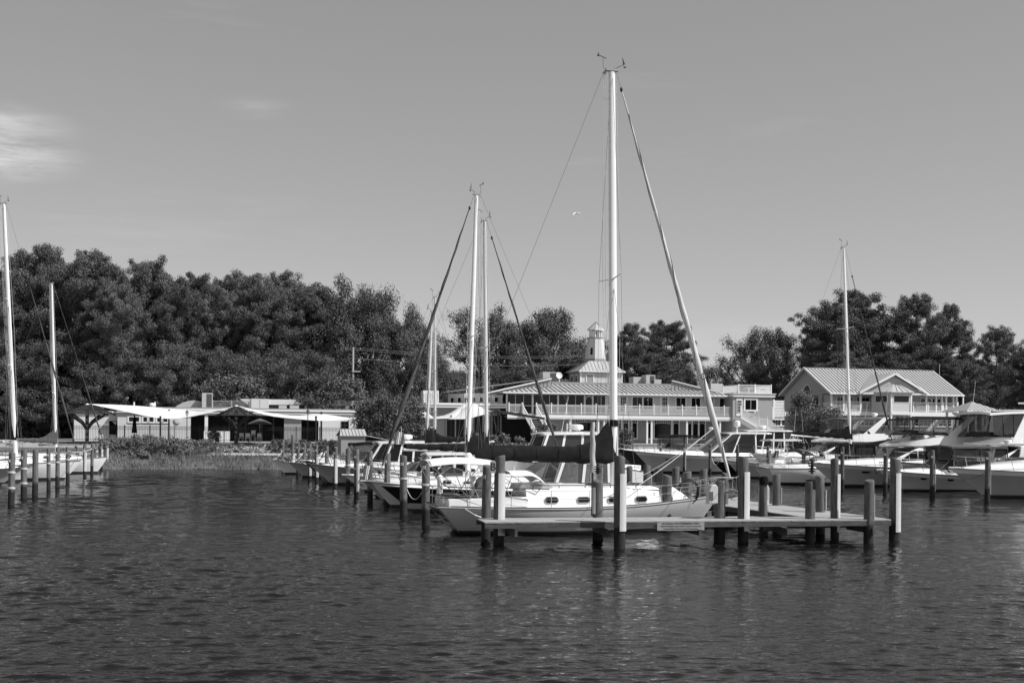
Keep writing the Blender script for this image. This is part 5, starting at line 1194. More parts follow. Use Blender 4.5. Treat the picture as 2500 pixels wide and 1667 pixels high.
# metal skirt roof
eL, eR = cb.x(1228, .5), cb.x(1797, .5); ro = 5.2
ez = z_e + .12; tz = cb.z(1500, 941, ro)
tL, tR = cb.x(1347, ro), cb.x(1640, ro)
q = MB(); q.poly([(eL, .5, ez), (eR, .5, ez), (tR, ro, tz), (tL, ro, tz)], (0, 0, -.06)); q.build('metal_roof', 'roof_metal', bld, False)
q = MB(); q.poly([(eL, .5, ez), (tL, ro, tz), (eL + .0, ro * 2, ez)], (0, 0, -.06)); q.build('hip_roof_end', 'roof_metal', bld, False)
q = MB(); q.bx(eL, eR, .46, .58, ez - .16, ez - .02); q.build('gutter', 'trim_white', bld, False)
q = MB(); q.bx(eL + .1, eR, .6, yw, ez - .14, ez - .10); q.build('eave_soffit', 'siding_light', bld, False)
seams(bld, (eL, .5, ez), (eR, .5, ez), (tL, ro, tz), (tR, ro, tz), .60, h=.08, w_=.11)
q = MB(); q.bx(tL, tR, ro + .02, ro + 14, tz - 1.2, tz + .34); q.build('flat_roof', 'roof_flat', bld, False)
q = MB(); q.bx(tL, tR, ro - .03, ro + .02, tz - .02, tz + .30); q.build('parapet_fascia', 'siding', bld, False)
# raking board-and-batten parapets either side
for a, b, nm in (((1188, 958), (1346, 923), -1), ((1790, 966), (1640, 928), 1)):
    xa, za = cb.at(a[0], a[1], 3.2); xb_, zb_ = cb.at(b[0], b[1], 3.2)
    low = [(xa, 3.2, min(za, ez) - .5), (xb_, 3.2, tz - .6), (xb_, 3.2, zb_ - .12), (xa, 3.2, za - .12)]
    q = MB(); q.poly(low, (0, .15, 0)); q.build('raking_parapet', 'siding', bld, False)
    q = MB(); q.beam((xa, 3.14, za - .06), (xb_, 3.14, zb_ - .06), .30, .14); q.build('parapet_cap', 'trim_white' if nm < 0 else 'siding_light', bld, False)
    n_ = int(abs(xb_ - xa) / .46)
    for i in range(1, n_):
        t = i / n_; x = lerp(xa, xb_, t); z1 = lerp(za, zb_, t) - .14; z0 = lerp(min(za, ez) - .4, tz - .5, t)
        if z1 - z0 > .15: q = MB(); q.bx(x - .035, x + .035, 3.15, 3.20, z0, z1); q.build('batten', 'roof_flat', bld, False)
# left lower wing with white fascia, and upper side wall with windows
xw0 = cb.x(1040, 2); xw1 = cb.x(1236, 2); zf1 = cb.z(1150, 984, 2); zf0 = cb.z(1150, 995, 2)
q = MB(); q.bx(xw0, xw1, 2.0, 9, zf0, zf1); q.build('wing_fascia', 'trim_white', bld, False)
q = MB(); q.bx(xw0, xw1, 1.94, 2.0, zf0 + .22, zf0 + .30); q.build('wing_gutter', 'siding', bld, False)
q = MB(); q.bx(xw0 + .5, xw1, 4.5, 4.8, zG, zf0); q.build('wing_wall', 'siding', bld, False)
q = MB(); q.bx(xw0 + 3, xw1, 4.44, 4.49, zG, zf0 - .9); q.build('wing_shaded_opening', 'interior', bld, False)  # near-black sheet on the wall stands in for the shade of an opening
for i in range(7):
    x = lerp(xw0 + 3, xw1, i / 6); q = MB(); q.bx(x - .08, x + .08, 4.36, 4.43, zG, zf0 - .9); q.build('opening_post', 'siding', bld, False)
xa = cb.x(1094, 12); xb_ = cb.x(1238, 3.4)
q = MB(); q.poly([(xa, 12.0, zf1 - .1), (xb_, 3.4, zf1 - .1), (xb_, 3.4, ez - .05), (xa, 12.0, ez - .05)], (0, .1, 0)); q.build('side_wall', 'siding_light', bld, False)
for i in range(8):
    t0_, t1_ = (i + .25) / 8, (i + .8) / 8
    A = Vector((xa, 11.9, 0)); B_ = Vector((xb_, 3.3, 0)); a = A.lerp(B_, t0_); b = A.lerp(B_, t1_); zl, zh = zf1 + .15, ez - .45
    q = MB(); q.poly([(a.x, a.y - .04, zl), (b.x, b.y - .04, zl), (b.x, b.y - .04, zh), (a.x, a.y - .04, zh)], (0, .05, 0)); wf_ = q.build('side_window', 'trim_white', bld, False)
    a2 = a.lerp(b, .14); b2 = a.lerp(b, .86); q = MB(); q.poly([(a2.x, a2.y - .07, zl + .1), (b2.x, b2.y - .07, zl + .1), (b2.x, b2.y - .07, zh - .1), (a2.x, a2.y - .07, zh - .1)], (0, .02, 0)); q.build('pane', 'glass_dark', wf_, False)
q = MB(); a = (xa - .3, 11.7, ez + .25); b = (cb.x(1347, 3), 3.0, cb.z(1347, 921, 3)); q.poly([a, b, (b[0], b[1] + 3, b[2]), (a[0], a[1] + 3, a[2])], (0, 0, -.12)); q.build('side_roof', 'siding_light', bld, False)
# roof-top plant
def hvac(root, x, y, z, w_, d, h, dark=True):
    q = MB(); q.bx(x, x + w_, y, y + d, z, z + h); u = q.build('air_conditioner', 'hvac', root, False)
    if dark: q = MB(); q.bx(x + w_ * .42, x + w_ * .92, y - .02, y + .02, z + .12, z + h - .12); q.build('grille', 'hvac_dark', u, False)
zr_ = tz + .34
x, z = cb.at(1325, 925, 7); hvac(bld, cb.x(1325, 7), 7, zr_, cb.x(1367, 7) - cb.x(1325, 7), 1.6, cb.z(1345, 908, 7) - zr_)
hvac(bld, cb.x(1546, 7), 7, zr_, cb.x(1576, 7) - cb.x(1546, 7), 1.6, cb.z(1560, 920, 7) - zr_, False)
hvac(bld, cb.x(1577, 6), 6, zr_, cb.x(1599, 6) - cb.x(1577, 6), 1.5, cb.z(1590, 915, 6) - zr_)
hvac(bld, cb.x(1597, 5.6), 5.6, zr_, cb.x(1614, 5.6) - cb.x(1597, 5.6), 1.0, cb.z(1605, 926, 5.6) - zr_, False)
q = MB(); c = (cb.x(1364, 5.5), 5.5, cb.z(1364, 917, 5.5)); q.lathe((0, 0, 0), [(.01, 0), (.2, .02), (.34, .07), (.40, .12), (.38, .13), (.2, .05), (.01, .04)], 14)
q.v = [tuple(Vector(c) + Matrix.Rotation(radians(75), 3, 'X') @ Vector(v)) for v in q.v]; q.tube([c, (c[0], c[1], zr_)], .03, 5); q.build('satellite_dish', 'plastic_white', bld)
# cupola base
yc = 6.2; cx0, cx1 = cb.x(1417, yc), cb.x(1518, yc); cz0 = zr_ - .1; cz1 = cb.z(1460, 906, yc); cd = 4.6; cxc = (cx0 + cx1) / 2
q = MB(); q.bx(cx0 + .03, cx1 - .03, yc + .03, yc + cd, cz0, cz1); q.build('cupola_wall', 'siding', bld, False)
nb_ = int((cz1 - cz0) / .16)
q = MB()
for i in range(nb_):
    z = cz0 + .16 * i; q.poly([(cx0 + .1, yc - .02, z), (cx1 - .1, yc - .02, z), (cx1 - .1, yc + .012, z + .155), (cx0 + .1, yc + .012, z + .155)], (0, .03, 0)); 
q.build('clapboard', 'siding_light', bld, False, stuff=True)
for x in (cx0, cx1): q = MB(); q.bx(x - .09, x + .09, yc - .05, yc + .13, cz0, cz1); q.build('corner_board', 'trim_white', bld, False)
win(bld, cb.x(1431.5, yc), cb.x(1447, yc), cz0 + .1, cz1 - .45, yc - .03, 1, 1, .12, glass='siding')
win(bld, cb.x(1487, yc), cb.x(1500, yc), cz0 + .1, cz1 - .45, yc - .03, 1, 1, .12, glass='siding')
for k in (1.2, 2.9):
    q = MB(); q.bx(cx0 - .03, cx0 + .02, yc + k, yc + k + .75, cz0 + .15, cz1 - .40); f_ = q.build('side_window', 'trim_white', bld, False)
    q = MB(); q.bx(cx0 - .05, cx0 - .035, yc + k + .12, yc + k + .63, cz0 + .27, cz1 - .52); q.build('pane', 'glass_dark', f_, False)
# cupola roof (hipped) and lighthouse
e0, e1, g0, g1 = cx0 - .35, cx1 + .35, yc - .35, yc + cd + .35; zr0 = cz1; zr1 = cb.z(1455, 884, yc + 2) + .1
r_ = 1.25; cy = yc + cd / 2
corn = [(e0, g0), (e1, g0), (e1, g1), (e0, g1)]; top = [(cxc - r_, cy - r_), (cxc + r_, cy - r_), (cxc + r_, cy + r_), (cxc - r_, cy + r_)]
for i in range(4):
    a, b = corn[i], corn[(i + 1) % 4]; c_, d_ = top[(i + 1) % 4], top[i]
    q = MB(); q.poly([(a[0], a[1], zr0), (b[0], b[1], zr0), (c_[0], c_[1], zr1), (d_[0], d_[1], zr1)], (0, 0, -.05)); q.build('cupola_roof', 'roof_metal', bld, False)
    if i in (0, 3): seams(bld, (a[0], a[1], zr0), (b[0], b[1], zr0), (d_[0], d_[1], zr1), (c_[0], c_[1], zr1), .46)
q = MB(); q.bx(e0, e1, g0 - .03, g0 + .05, zr0 - .13, zr0 - .01); q.build('cupola_fascia', 'trim_white', bld, False)
def octo(r, z, ph=pi / 8): return [(cxc + r * cos(ph + pi / 4 * i), cy + r * sin(ph + pi / 4 * i), z) for i in range(8)]
zb0 = zr1 - .9; zt0 = cb.z(1455, 826, cy); rb, rt = 1.42, 1.00; PH = pi / 8 - TH * .0
A = octo(rb * 1.06, zb0, PH); Bq = octo(rt, zt0, PH)
for i in range(8):
    q = MB(); q.add([A[i], A[(i + 1) % 8], Bq[(i + 1) % 8], Bq[i]], [(0, 1, 2, 3)]); q.build('tower_panel', 'tower_paint', bld, False)
zband = zb0 + .9
q = MB(); t = (zband - zb0) / (zt0 - zb0); C1 = octo(lerp(rb * 1.06, rt, 0) + .012, zb0, PH); C2 = octo(lerp(rb * 1.06, rt, t + .08) + .012, lerp(zb0, zt0, t + .08), PH); q.add(C1 + C2, [(i, (i + 1) % 8, 8 + (i + 1) % 8, 8 + i) for i in range(8)]); q.build('tower_base_band', 'siding', bld, False)
zl1 = cb.z(1455, 805, cy); q = MB(); D1 = octo(rt + .10, zt0, PH); D2 = octo(rt + .10, zt0 + .10, PH); q.add(D1 + D2, [(i, (i + 1) % 8, 8 + (i + 1) % 8, 8 + i) for i in range(8)] + [tuple(range(8)), tuple(range(8, 16))]); q.build('gallery', 'siding', bld, False)
for i, v in enumerate(octo(.74, 0, PH)):
    q = MB(); q.bx(v[0] - .055, v[0] + .055, v[1] - .055, v[1] + .055, zt0 + .1, zl1); q.build('lantern_post', 'trim_white', bld, False)
L1 = octo(.68, zt0 + .12, PH); L2 = octo(.68, zl1 - .02, PH)
for i in range(8): q = MB(); q.add([L1[i], L1[(i + 1) % 8], L2[(i + 1) % 8], L2[i]], [(0, 1, 2, 3)]); q.build('lantern_pane', 'vinyl', bld, False)
q = MB(); q.lathe((cxc, cy, 0), [(.16, zt0 + .1), (.10, zt0 + .4), (.18, zt0 + .5), (.14, zt0 + .8), (.02, zt0 + .95)], 10); q.build('lantern_lamp', 'hvac_dark', bld)
zp = cb.z(1455, 786, cy); E1 = octo(1.08, zl1 + .02, PH)
for i in range(8):
    q = MB(); q.add([E1[i], E1[(i + 1) % 8], (cxc, cy, zp)], [(0, 1, 2)]); q.build('lantern_roof', 'roof_metal', bld, False)
    q = MB(); q.beam(E1[i], (cxc, cy, zp + .02), .035, .035); q.build('roof_seam', 'roof_seam', bld, False)
q = MB(); E0 = octo(1.08, zl1 - .10, PH); E2 = octo(1.08, zl1 + .02, PH); q.add(E0 + E2, [(i, (i + 1) % 8, 8 + (i + 1) % 8, 8 + i) for i in range(8)] + [tuple(range(8))]); q.build('lantern_eave', 'trim_white', bld, False)
q = MB(); f0 = Vector(A[4]).lerp(Vector(Bq[4]), .52); 
# side window of the tower (left face)
ii = 4; mid0 = (Vector(A[ii]) + Vector(A[(ii + 1) % 8])) / 2; mid1 = (Vector(Bq[ii]) + Vector(Bq[(ii + 1) % 8])) / 2; c = mid0.lerp(mid1, .56); tdir = (Vector(A[(ii + 1) % 8]) - Vector(A[ii])).normalized(); nn = Vector((c.x - cxc, c.y - cy, 0)).normalized(); up = (mid1 - mid0).normalized()
q = MB(); q.poly([c + nn * .01 + tdir * s_ * .16 + up * u_ for s_, u_ in ((-1, -.45), (1, -.45), (1, .3), (.5, .45), (-.5, .45), (-1, .3))], nn * .02); q.build('tower_window', 'glass_dark', bld, False)
# front outside stair on the left
st0 = Vector((xs0 + .1, 0, z_d)); run = 3.3; wst = xs1 - xs0 - .2
for i in range(16):
    k = i / 16; q = MB(); q.bx(xs0 + .1 + k * 1.0, xs1 - .1 + k * 1.0, -run * k - .28, -run * k, z_d - (z_d - zG) * (k + 1 / 16) + .0, z_d - (z_d - zG) * (k + 1 / 16) + .05); q.build('stair_tread', 'concrete', bld, False)
for x in (xs0 + .05, xs1 - .05):
    railing(bld, (x, -.05, z_d), (x + .55, -run * .5, z_d - (z_d - zG) * .5), 2, .95); railing(bld, (x + .55, -run * .5, z_d - (z_d - zG) * .5), (x + 1.0, -run, zG), 2, .95, ends=(False, True))

# ================= stucco wing to the right with roof terrace =================
x0, x1 = cb.x(1789, -.2), cb.x(1886, -.2); zc1 = cb.z(1840, 969, -.2); zc0 = cb.z(1840, 960, -.2)
xr = cb.X0 + cos(TH) * x0; yr = cb.Y0 + sin(TH) * x0
wing = thing('stucco_annex', 'grey stucco annex with roof terrace and outside stair, right of the restaurant', 'building', (cb.X0, cb.Y0, 2.2), TH)
q = MB(); q.bx(x0, x1, -.2, 8, zG, zc1); q.build('wall', 'stucco', wing, False)
q = MB(); q.bx(x0 - .05, x1 + .25, -.42, 8.2, zc1 + .003, zc0 - .12); q.build('cornice', 'trim_white', wing, False); q = MB(); q.bx(x0 - .1, x1 + .35, -.52, 8.3, zc0 - .117, zc0); q.build('cornice_cap', 'siding_light', wing, False)
win(wing, cb.x(1819, -.2), cb.x(1846, -.2), cb.z(1830, 1000, -.2), cb.z(1830, 976, -.2), -.22, 2, 1, .20)
q = MB(); a, b = cb.x(1797, -.2), cb.x(1812, -.2); q.bx(a, b, -.26, -.2, z_d, cb.z(1805, 972, -.2)); dr = q.build('door', 'trim_white', wing, False); win(dr, a + .15, b - .15, z_d + .5, cb.z(1805, 977, -.2), -.27, 3, 4, .03, name='door_window')
q = MB(); q.lathe((cb.x(1841, -.2), -.45, cb.z(1841, 1008, -.2)), [(.01, -.05), (.14, 0), (.10, .12), (.01, .15)], 8); q.build('wall_lamp', 'plastic_white', wing)
a, b = cb.x(1803, .5), cb.x(1882, .5); railing(wing, (a, .5, zc0), (b, .5, zc0), 3, 1.05, cap=False); railing(wing, (b, .5, zc0), (b, 5, zc0), 2, 1.05, cap=False, ends=(False, True)); railing(wing, (a, .5, zc0), (a, 5, zc0), 2, 1.05, cap=False, ends=(False, True))
for px in (1828, 1858):
    x = cb.x(px, 2.5); q = MB(); q.box((x, 2.5, zc0 + .72), (1.0, .8, .05)); q.tube([(x, 2.5, zc0), (x, 2.5, zc0 + .72)], .05, 6); q.build('terrace_table', 'trim_white', wing, False)
hvac(wing, cb.x(1735, 9), 9, zc0 - .6, 1.7, 1.5, cb.z(1750, 936, 9) - zc0 + .6, False)
q = MB(); q.bx(cb.x(1718, 8), x0 + .0, 8.3, 10, zc1, cb.z(1760, 953, 8)); q.build('rear_block', 'siding', wing, False)
# stair in two flights
za = z_d; zmid = cb.z(1858, 1041, -1.0); xa_ = cb.x(1804, -.9); xm1 = cb.x(1848, -.9); xm2 = cb.x(1868, -.9); xe_ = cb.x(1905, -.9); zend = cb.z(1905, 1066, -.9)
for (xa2, zA, xb2, zB, n_) in ((xa_, za, xm1, zmid, 11), (xm2, zmid, xe_, zend, 8)):
    for i in range(n_):
        k = (i + .5) / n_; q = MB(); q.box((lerp(xa2, xb2, k), -.9, lerp(zA, zB, k) - .05), ((xb2 - xa2) / n_ * .92, 1.0, .05)); q.build('stair_tread', 'siding', wing, False)
    q = MB(); q.beam((xa2, -1.42, zA - .15), (xb2, -1.42, zB - .15), .05, .26); q.build('stringer', 'trim_white', wing, False)
    railing(wing, (xa2, -1.40, zA), (xb2, -1.40, zB), 2, .95); 
q = MB(); q.bx(xm1, xm2, -1.45, -.4, zmid - .12, zmid); q.build('landing', 'deck_wood', wing, False); railing(wing, (xm1, -1.40, zmid), (xm2, -1.40, zmid), 2, .95, ends=(False, False))
# right terrace with privacy screen
x0, x1 = cb.x(1887, 0), cb.x(1978, 0); zd2 = cb.z(1930, 1022, 0); dk = thing('raised_terrace', 'white raised terrace with slatted privacy screen beside the stucco annex', 'terrace', (cb.X0, cb.Y0, 2.2), TH)
q = MB(); q.bx(x0, x1, 0, 5, zd2 - .16, zd2); q.build('deck_slab', 'trim_white', dk, False)
railing(dk, (x0, .06, zd2), (x1, .06, zd2), 4, cb.z(1930, 998) - zd2)
q = MB(); a, b = cb.x(1889, .8), cb.x(1917, .8); zs0 = cb.z(1900, 1020, .8); zs1 = cb.z(1900, 977, .8)
for x in (a, b): q = MB(); q.bx(x - .09, x + .09, .72, .9, zd2, zs1 + .12); q.build('screen_post', 'trim_white', dk, False)
for i in range(11): z = lerp(zs0 + .15, zs1, (i + .5) / 11); q = MB(); q.bx(a, b, .79, .83, z - .08, z + .065); q.build('screen_slat', 'trim_white', dk, False)
for i in range(4):
    xa2, xb2 = lerp(x0, x1, i / 4) + .12, lerp(x0, x1, (i + 1) / 4) - .12; win(dk, xa2, xb2, cb.z(1930, 1038), cb.z(1930, 1026), .3, 3, 2, .12)
q = MB(); q.bx(x0, x1, .35, 4.8, zG, zd2 - .17); q.build('base_wall', 'siding', dk, False)

# ================= house on the right =================
hp = Plan(2030, 135.0)
hs = hp.root('waterfront_house', 'two-storey pale house with seamed metal roof, gable dormer and bay window', 'house')
HL, HD = 16.1, 10.6; ez = hp.z(2100, 957); dz_ = hp.z(2100, 1003); gz = 2.3
rz_ = hp.z(1973, 898, HD / 2); yw = 1.9
q = MB(); q.poly([(-.5, -.5, ez - .15), (HL + .5, -.5, ez - .15), (HL + .5, HD / 2, rz_), (-.5, HD / 2, rz_)], (0, 0, -.08)); q.build('front_roof', 'roof_metal', hs, False)
q = MB(); q.poly([(-.5, HD + .5, ez - .15), (HL + .5, HD + .5, ez - .15), (HL + .5, HD / 2 + .01, rz_), (-.5, HD / 2 + .01, rz_)], (0, 0, -.08)); q.build('rear_roof', 'roof_metal', hs, False)
seams(hs, (-.5, -.5, ez - .15), (HL + .5, -.5, ez - .15), (-.5, HD / 2, rz_), (HL + .5, HD / 2, rz_), .42, h=.06, w_=.05)
q = MB(); q.bx(-.5, HL + .5, -.56, -.46, ez - .28, ez - .13); q.build('gutter', 'trim_white', hs, False)
q = MB(); q.beam((-.5, HD / 2, rz_ + .02), (HL + .5, HD / 2, rz_ + .02), .22, .06); q.build('ridge_cap', 'roof_metal', hs, False)
for sx, nm in ((0, 'gable_wall'), (HL, 'gable_wall')):
    q = MB(); q.poly([(sx, .0, ez - .2), (sx, HD, ez - .2), (sx, HD / 2, rz_ - .15)], (.15 if sx == 0 else -.15, 0, 0)); q.build(nm, 'stucco', hs, False)
for a, b in (((-.52, -.5, ez - .2), (-.52, HD / 2, rz_ - .02)), ((-.52, HD + .5, ez - .2), (-.52, HD / 2, rz_ - .02))): q = MB(); q.beam(a, b, .08, .22); q.build('barge_board', 'siding_light', hs, False)
q = MB(); c0 = HD * .50; pts = [(-.02, c0 + .75 * cos(a), ez - .1 + .95 * sin(a)) for a in [pi * i / 10 for i in range(11)]]; q.poly(pts, (-.03, 0, 0)); fr = q.build('arched_opening', 'glass_dark', hs, False)
q = MB()
for i in range(10):
    a0, a1 = pi * i / 10, pi * (i + 1) / 10; q.beam((-.04, c0 + .85 * cos(a0), ez - .1 + 1.05 * sin(a0)), (-.04, c0 + .85 * cos(a1), ez - .1 + 1.05 * sin(a1)), .06, .16)
q.build('arch_trim', 'siding_light', hs, False)
q = MB(); q.bx(.0, HL, yw, yw + .25, dz_, ez - .15); q.build('upper_wall', 'siding_light', hs, False)
q = MB(); q.bx(0, HL, .5, HD, gz, dz_ - .5); q.build('lower_wall', 'siding', hs, False)
q = MB(); q.bx(.0, .2, yw, HD, dz_, ez - .2); q.build('side_wall', 'stucco', hs, False)
for y0_, y1_ in ((2.9, 4.2), (6.0, 8.2)): q = MB(); q.bx(-.03, 0, y0_, y1_, dz_ + .2, ez - .35); q.build('side_opening', 'glass_dark', hs, False)
q = MB(); q.bx(-.05, HL + .05, -.02, yw, dz_ - .14, dz_); q.build('balcony_deck', 'deck_wood', hs, False)
q = MB(); q.bx(-.05, HL + .05, -.08, -.03, dz_ - .50, dz_ - .02); q.build('balcony_fascia', 'trim_white', hs, False)
q = MB(); q.bx(0, HL, .0, yw, ez - .34, ez - .30); q.build('porch_soffit', 'siding_light', hs, False)
posts = [2030, 2060, 2101, 2262, 2286, 2300, 2310, 2328, 2336]
for px in posts:
    x = hp.x(px); q = MB(); q.bx(x - .10, x + .10, -.02, .18, dz_, ez - .2); q.build('porch_post', 'trim_white', hs, False)
for a, b in ((2043, 2050), (2052, 2056), (2075, 2081), (2092, 2098), (2104, 2121), (2248, 2257), (2262, 2272), (2276, 2296)):
    x0, x1 = hp.x(a, yw), hp.x(b, yw); win(hs, x0, x1, dz_ + .25, ez - .55, yw, 2 if b - a > 8 else 1, 3, .10)
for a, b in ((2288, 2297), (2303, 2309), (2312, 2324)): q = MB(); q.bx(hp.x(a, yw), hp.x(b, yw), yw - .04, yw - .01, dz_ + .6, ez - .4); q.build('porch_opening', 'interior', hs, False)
xbL, xbR = hp.x(2137, -.2), hp.x(2233, -.2)
railing(hs, (.0, .05, dz_), (xbL, .05, dz_), 4, hp.z(2100, 981) - dz_, cap=False); railing(hs, (xbR, .05, dz_), (HL, .05, dz_), 4, hp.z(2260, 983) - dz_, cap=False)
railing(hs, (.05, .05, dz_), (.05, yw, dz_), 2, .9, cap=False, ends=(False, False))
# bay: half octagon standing forward of the porch
bf = -1.9; b0, b1 = hp.x(2176, bf), hp.x(2224, bf); a0_, a1_ = b0 - 1.35, b1 + 1.0
zt1 = ez - .02; zb1 = dz_ - .15
plan = [(a0_, -.1), (b0, bf), (b1, bf), (a1_, -.1)]
for i, m_ in enumerate(('siding_light', 'siding_light', 'siding_light')):
    a, b = plan[i], plan[i + 1]; q = MB(); d = Vector((b[0] - a[0], b[1] - a[1], 0)).normalized(); n_ = Vector((d.y, -d.x, 0))
    q.poly([(a[0], a[1], zb1), (b[0], b[1], zb1), (b[0], b[1], zt1), (a[0], a[1], zt1)], -n_ * .12); q.build('bay_wall', m_, hs, False)
    L = Vector((b[0] - a[0], b[1] - a[1], 0)).length; A_ = Vector((a[0], a[1], 0)); nw = 1
    u0, u1 = (.22, .78) if i != 1 else (.13, .88); z0, z1 = zb1 + 1.15, zt1 - .38
    for e_, zz0, zz1, mm, off in ((.10, z0 - .10, z1 + .10, 'trim_white', .03), (0, z0, z1, 'glass_dark', .05)):
        P0 = A_ + d * (L * u0 - e_); P1 = A_ + d * (L * u1 + e_); q = MB(); pp = [(P0.x, P0.y, zz0), (P1.x, P1.y, zz0), (P1.x, P1.y, zz1), (P0.x, P0.y, zz1)]
        q.poly([Vector(p) + n_ * off for p in pp], -n_ * .02); o = q.build('bay_window' if mm != 'glass_dark' else 'pane', mm, hs if mm != 'glass_dark' else o, False)
    if i != 1:
        P0 = A_ + d * (L * .5) + n_ * .06; q = MB(); q.box((P0.x, P0.y, (z0 + z1) / 2), (.06, .02, z1 - z0), atan2(d.y, d.x)); q.build('mullion', 'trim_white', hs, False)
    q = MB(); mid = (Vector((a[0], a[1], 0)) + Vector((b[0], b[1], 0))) / 2
    q.box((mid.x + n_.x * .04, mid.y + n_.y * .04, zb1 - .12), (L, .10, .26), atan2(d.y, d.x)); q.build('bay_trim', 'trim_white', hs, False); q = MB(); q.box((mid.x + n_.x * .04, mid.y + n_.y * .04, zt1 - .06), (L, .10, .18), atan2(d.y, d.x)); q.build('bay_trim', 'trim_white', hs, False)
for (x, y) in plan[1:3]: q = MB(); q.bx(x - .10, x + .10, y - .06, y + .14, gz, zt1); q.build('bay_corner_post', 'trim_white', hs, False)
apx = (hp.x(2183, .3), .3, hp.z(2183, 932, .3)); ro_ = [(a0_ - .35, -.1), (b0 - .2, bf - .35), (b1 + .2, bf - .35), (a1_ + .35, -.1)]
for i in range(3):
    a, b = ro_[i], ro_[i + 1]; q = MB(); q.poly([(a[0], a[1], zt1 + .03), (b[0], b[1], zt1 + .03), apx], (0, 0, -.05)); q.build('bay_roof', 'roof_metal', hs, False)
    for t in (.25, .5, .75): q = MB(); q.beam((lerp(a[0], b[0], t), lerp(a[1], b[1], t), zt1 + .06), (apx[0] * .97 + lerp(a[0], b[0], t) * .03, lerp(apx[1], b[1], .03), apx[2] - .02), .035, .035); q.build('roof_seam', 'roof_seam', hs, False)
# dormer gable over the bay
gl, gzl = hp.at(2099, 958, -.7); gr, gzr = hp.at(2267, 964, -.7); gp = hp.at(2186, 912, -.7); 
q = MB(); q.poly([(gl + .3, -.35, gzl), (gr - .3, -.35, gzl), (gp[0], -.35, gp[1] - .15)], (0, .15, 0)); q.build('dormer_wall', 'stucco', hs, False)
for a, b in (((gl, -.7, gzl), (gp[0], -.7, gp[1])), ((gr, -.7, gzl), (gp[0], -.7, gp[1]))): q = MB(); q.beam(a, b, .10, .24); q.build('dormer_barge_board', 'trim_white', hs, False)
yb_ = HD / 2 * .82
q = MB(); q.poly([(gl - .05, -.75, gzl + .10), (gp[0], -.75, gp[1] + .10), (gp[0], yb_, gp[1] + .10)], (0, 0, -.05)); q.build('dormer_roof', 'roof_metal', hs, False)
q = MB(); q.poly([(gr + .05, -.75, gzl + .10), (gp[0], -.75, gp[1] + .10), (gp[0], yb_, gp[1] + .10)], (0, 0, -.05)); q.build('dormer_roof', 'roof_metal', hs, False)
q = MB(); q.bx(gl + .2, gr - .2, -.6, -.4, gzl - .12, gzl + .02); q.build('dormer_beam', 'trim_white', hs, False)
# ground floor: glazed garage-like doors
for i in range(6):
    xa2, xb2 = lerp(.6, HL - .4, i / 6) + .15, lerp(.6, HL - .4, (i + 1) / 6) - .15; win(hs, xa2, xb2, hp.z(2150, 1038), hp.z(2150, 1010), .45, 4, 4, .14, mun=.06)
q = MB(); q.bx(HL + .3, HL + .42, -.5, -.38, dz_, ez - .2); q.build('downpipe', 'trim_white', hs, False)
# small mast on its roof
for px, py in ((2294, 888),): x, z = hp.at(px, py, 4); q = MB(); q.tube([(x, 4, rz_ - 1), (x, 4, z)], .025, 5); q.build('roof_aerial', 'alu', hs)

# ================= gazebo =================
gp_ = Plan(2372, 132.0); gx = 0; gzb = thing('gazebo', 'white gazebo with seamed pyramid roof at the right of the house', 'gazebo', (gp_.X0, gp_.Y0, 2.3), TH)
ap = gp_.z(2367, 980); ev = gp_.z(2367, 1003); hw = 2.15
c4 = [(-hw, -hw), (hw, -hw), (hw, hw), (-hw, hw)]
for i in range(4):
    a, b = c4[i], c4[(i + 1) % 4]; q = MB(); q.poly([(a[0], a[1], ev), (b[0], b[1], ev), (0, 0, ap)], (0, 0, -.05)); q.build('roof_side', 'roof_metal', gzb, False)
    for t in [j / 9 for j in range(1, 9)]:
        hh = 1 - abs(2 * t - 1); p = Vector((lerp(a[0], b[0], t), lerp(a[1], b[1], t), ev + .02)); mid_ = Vector(((a[0] + b[0]) / 2, (a[1] + b[1]) / 2, ev)); e_ = p + (Vector((0, 0, ap)) - mid_) * hh
        q = MB(); q.beam(p, e_, .035, .035); q.build('roof_seam', 'roof_seam', gzb, False)
q = MB(); q.bx(-hw, hw, -hw - .02, -hw + .06, ev - .15, ev - .01); q.bx(-hw - .02, -hw + .06, -hw + .07, hw, ev - .15, ev - .01); q.build('eave_board', 'trim_white', gzb, False)
for (x, y) in [(-1.8, -1.8), (0, -1.8), (1.8, -1.8), (-1.8, 0), (1.8, 0), (-1.8, 1.8), (0, 1.8), (1.8, 1.8)]: q = MB(); q.bx(x - .1, x + .1, y - .1, y + .1, gz, ev - .1); q.build('post', 'trim_white', gzb, False)
q = MB(); q.bx(-1.7, 1.7, -1.8, -1.72, gz, gz + 1.1); q.build('half_wall', 'trim_white', gzb, False)
q = MB(); q.bx(-1.82, -1.74, -1.7, 1.7, gz, gz + 1.1); q.build('half_wall', 'trim_white', gzb, False)
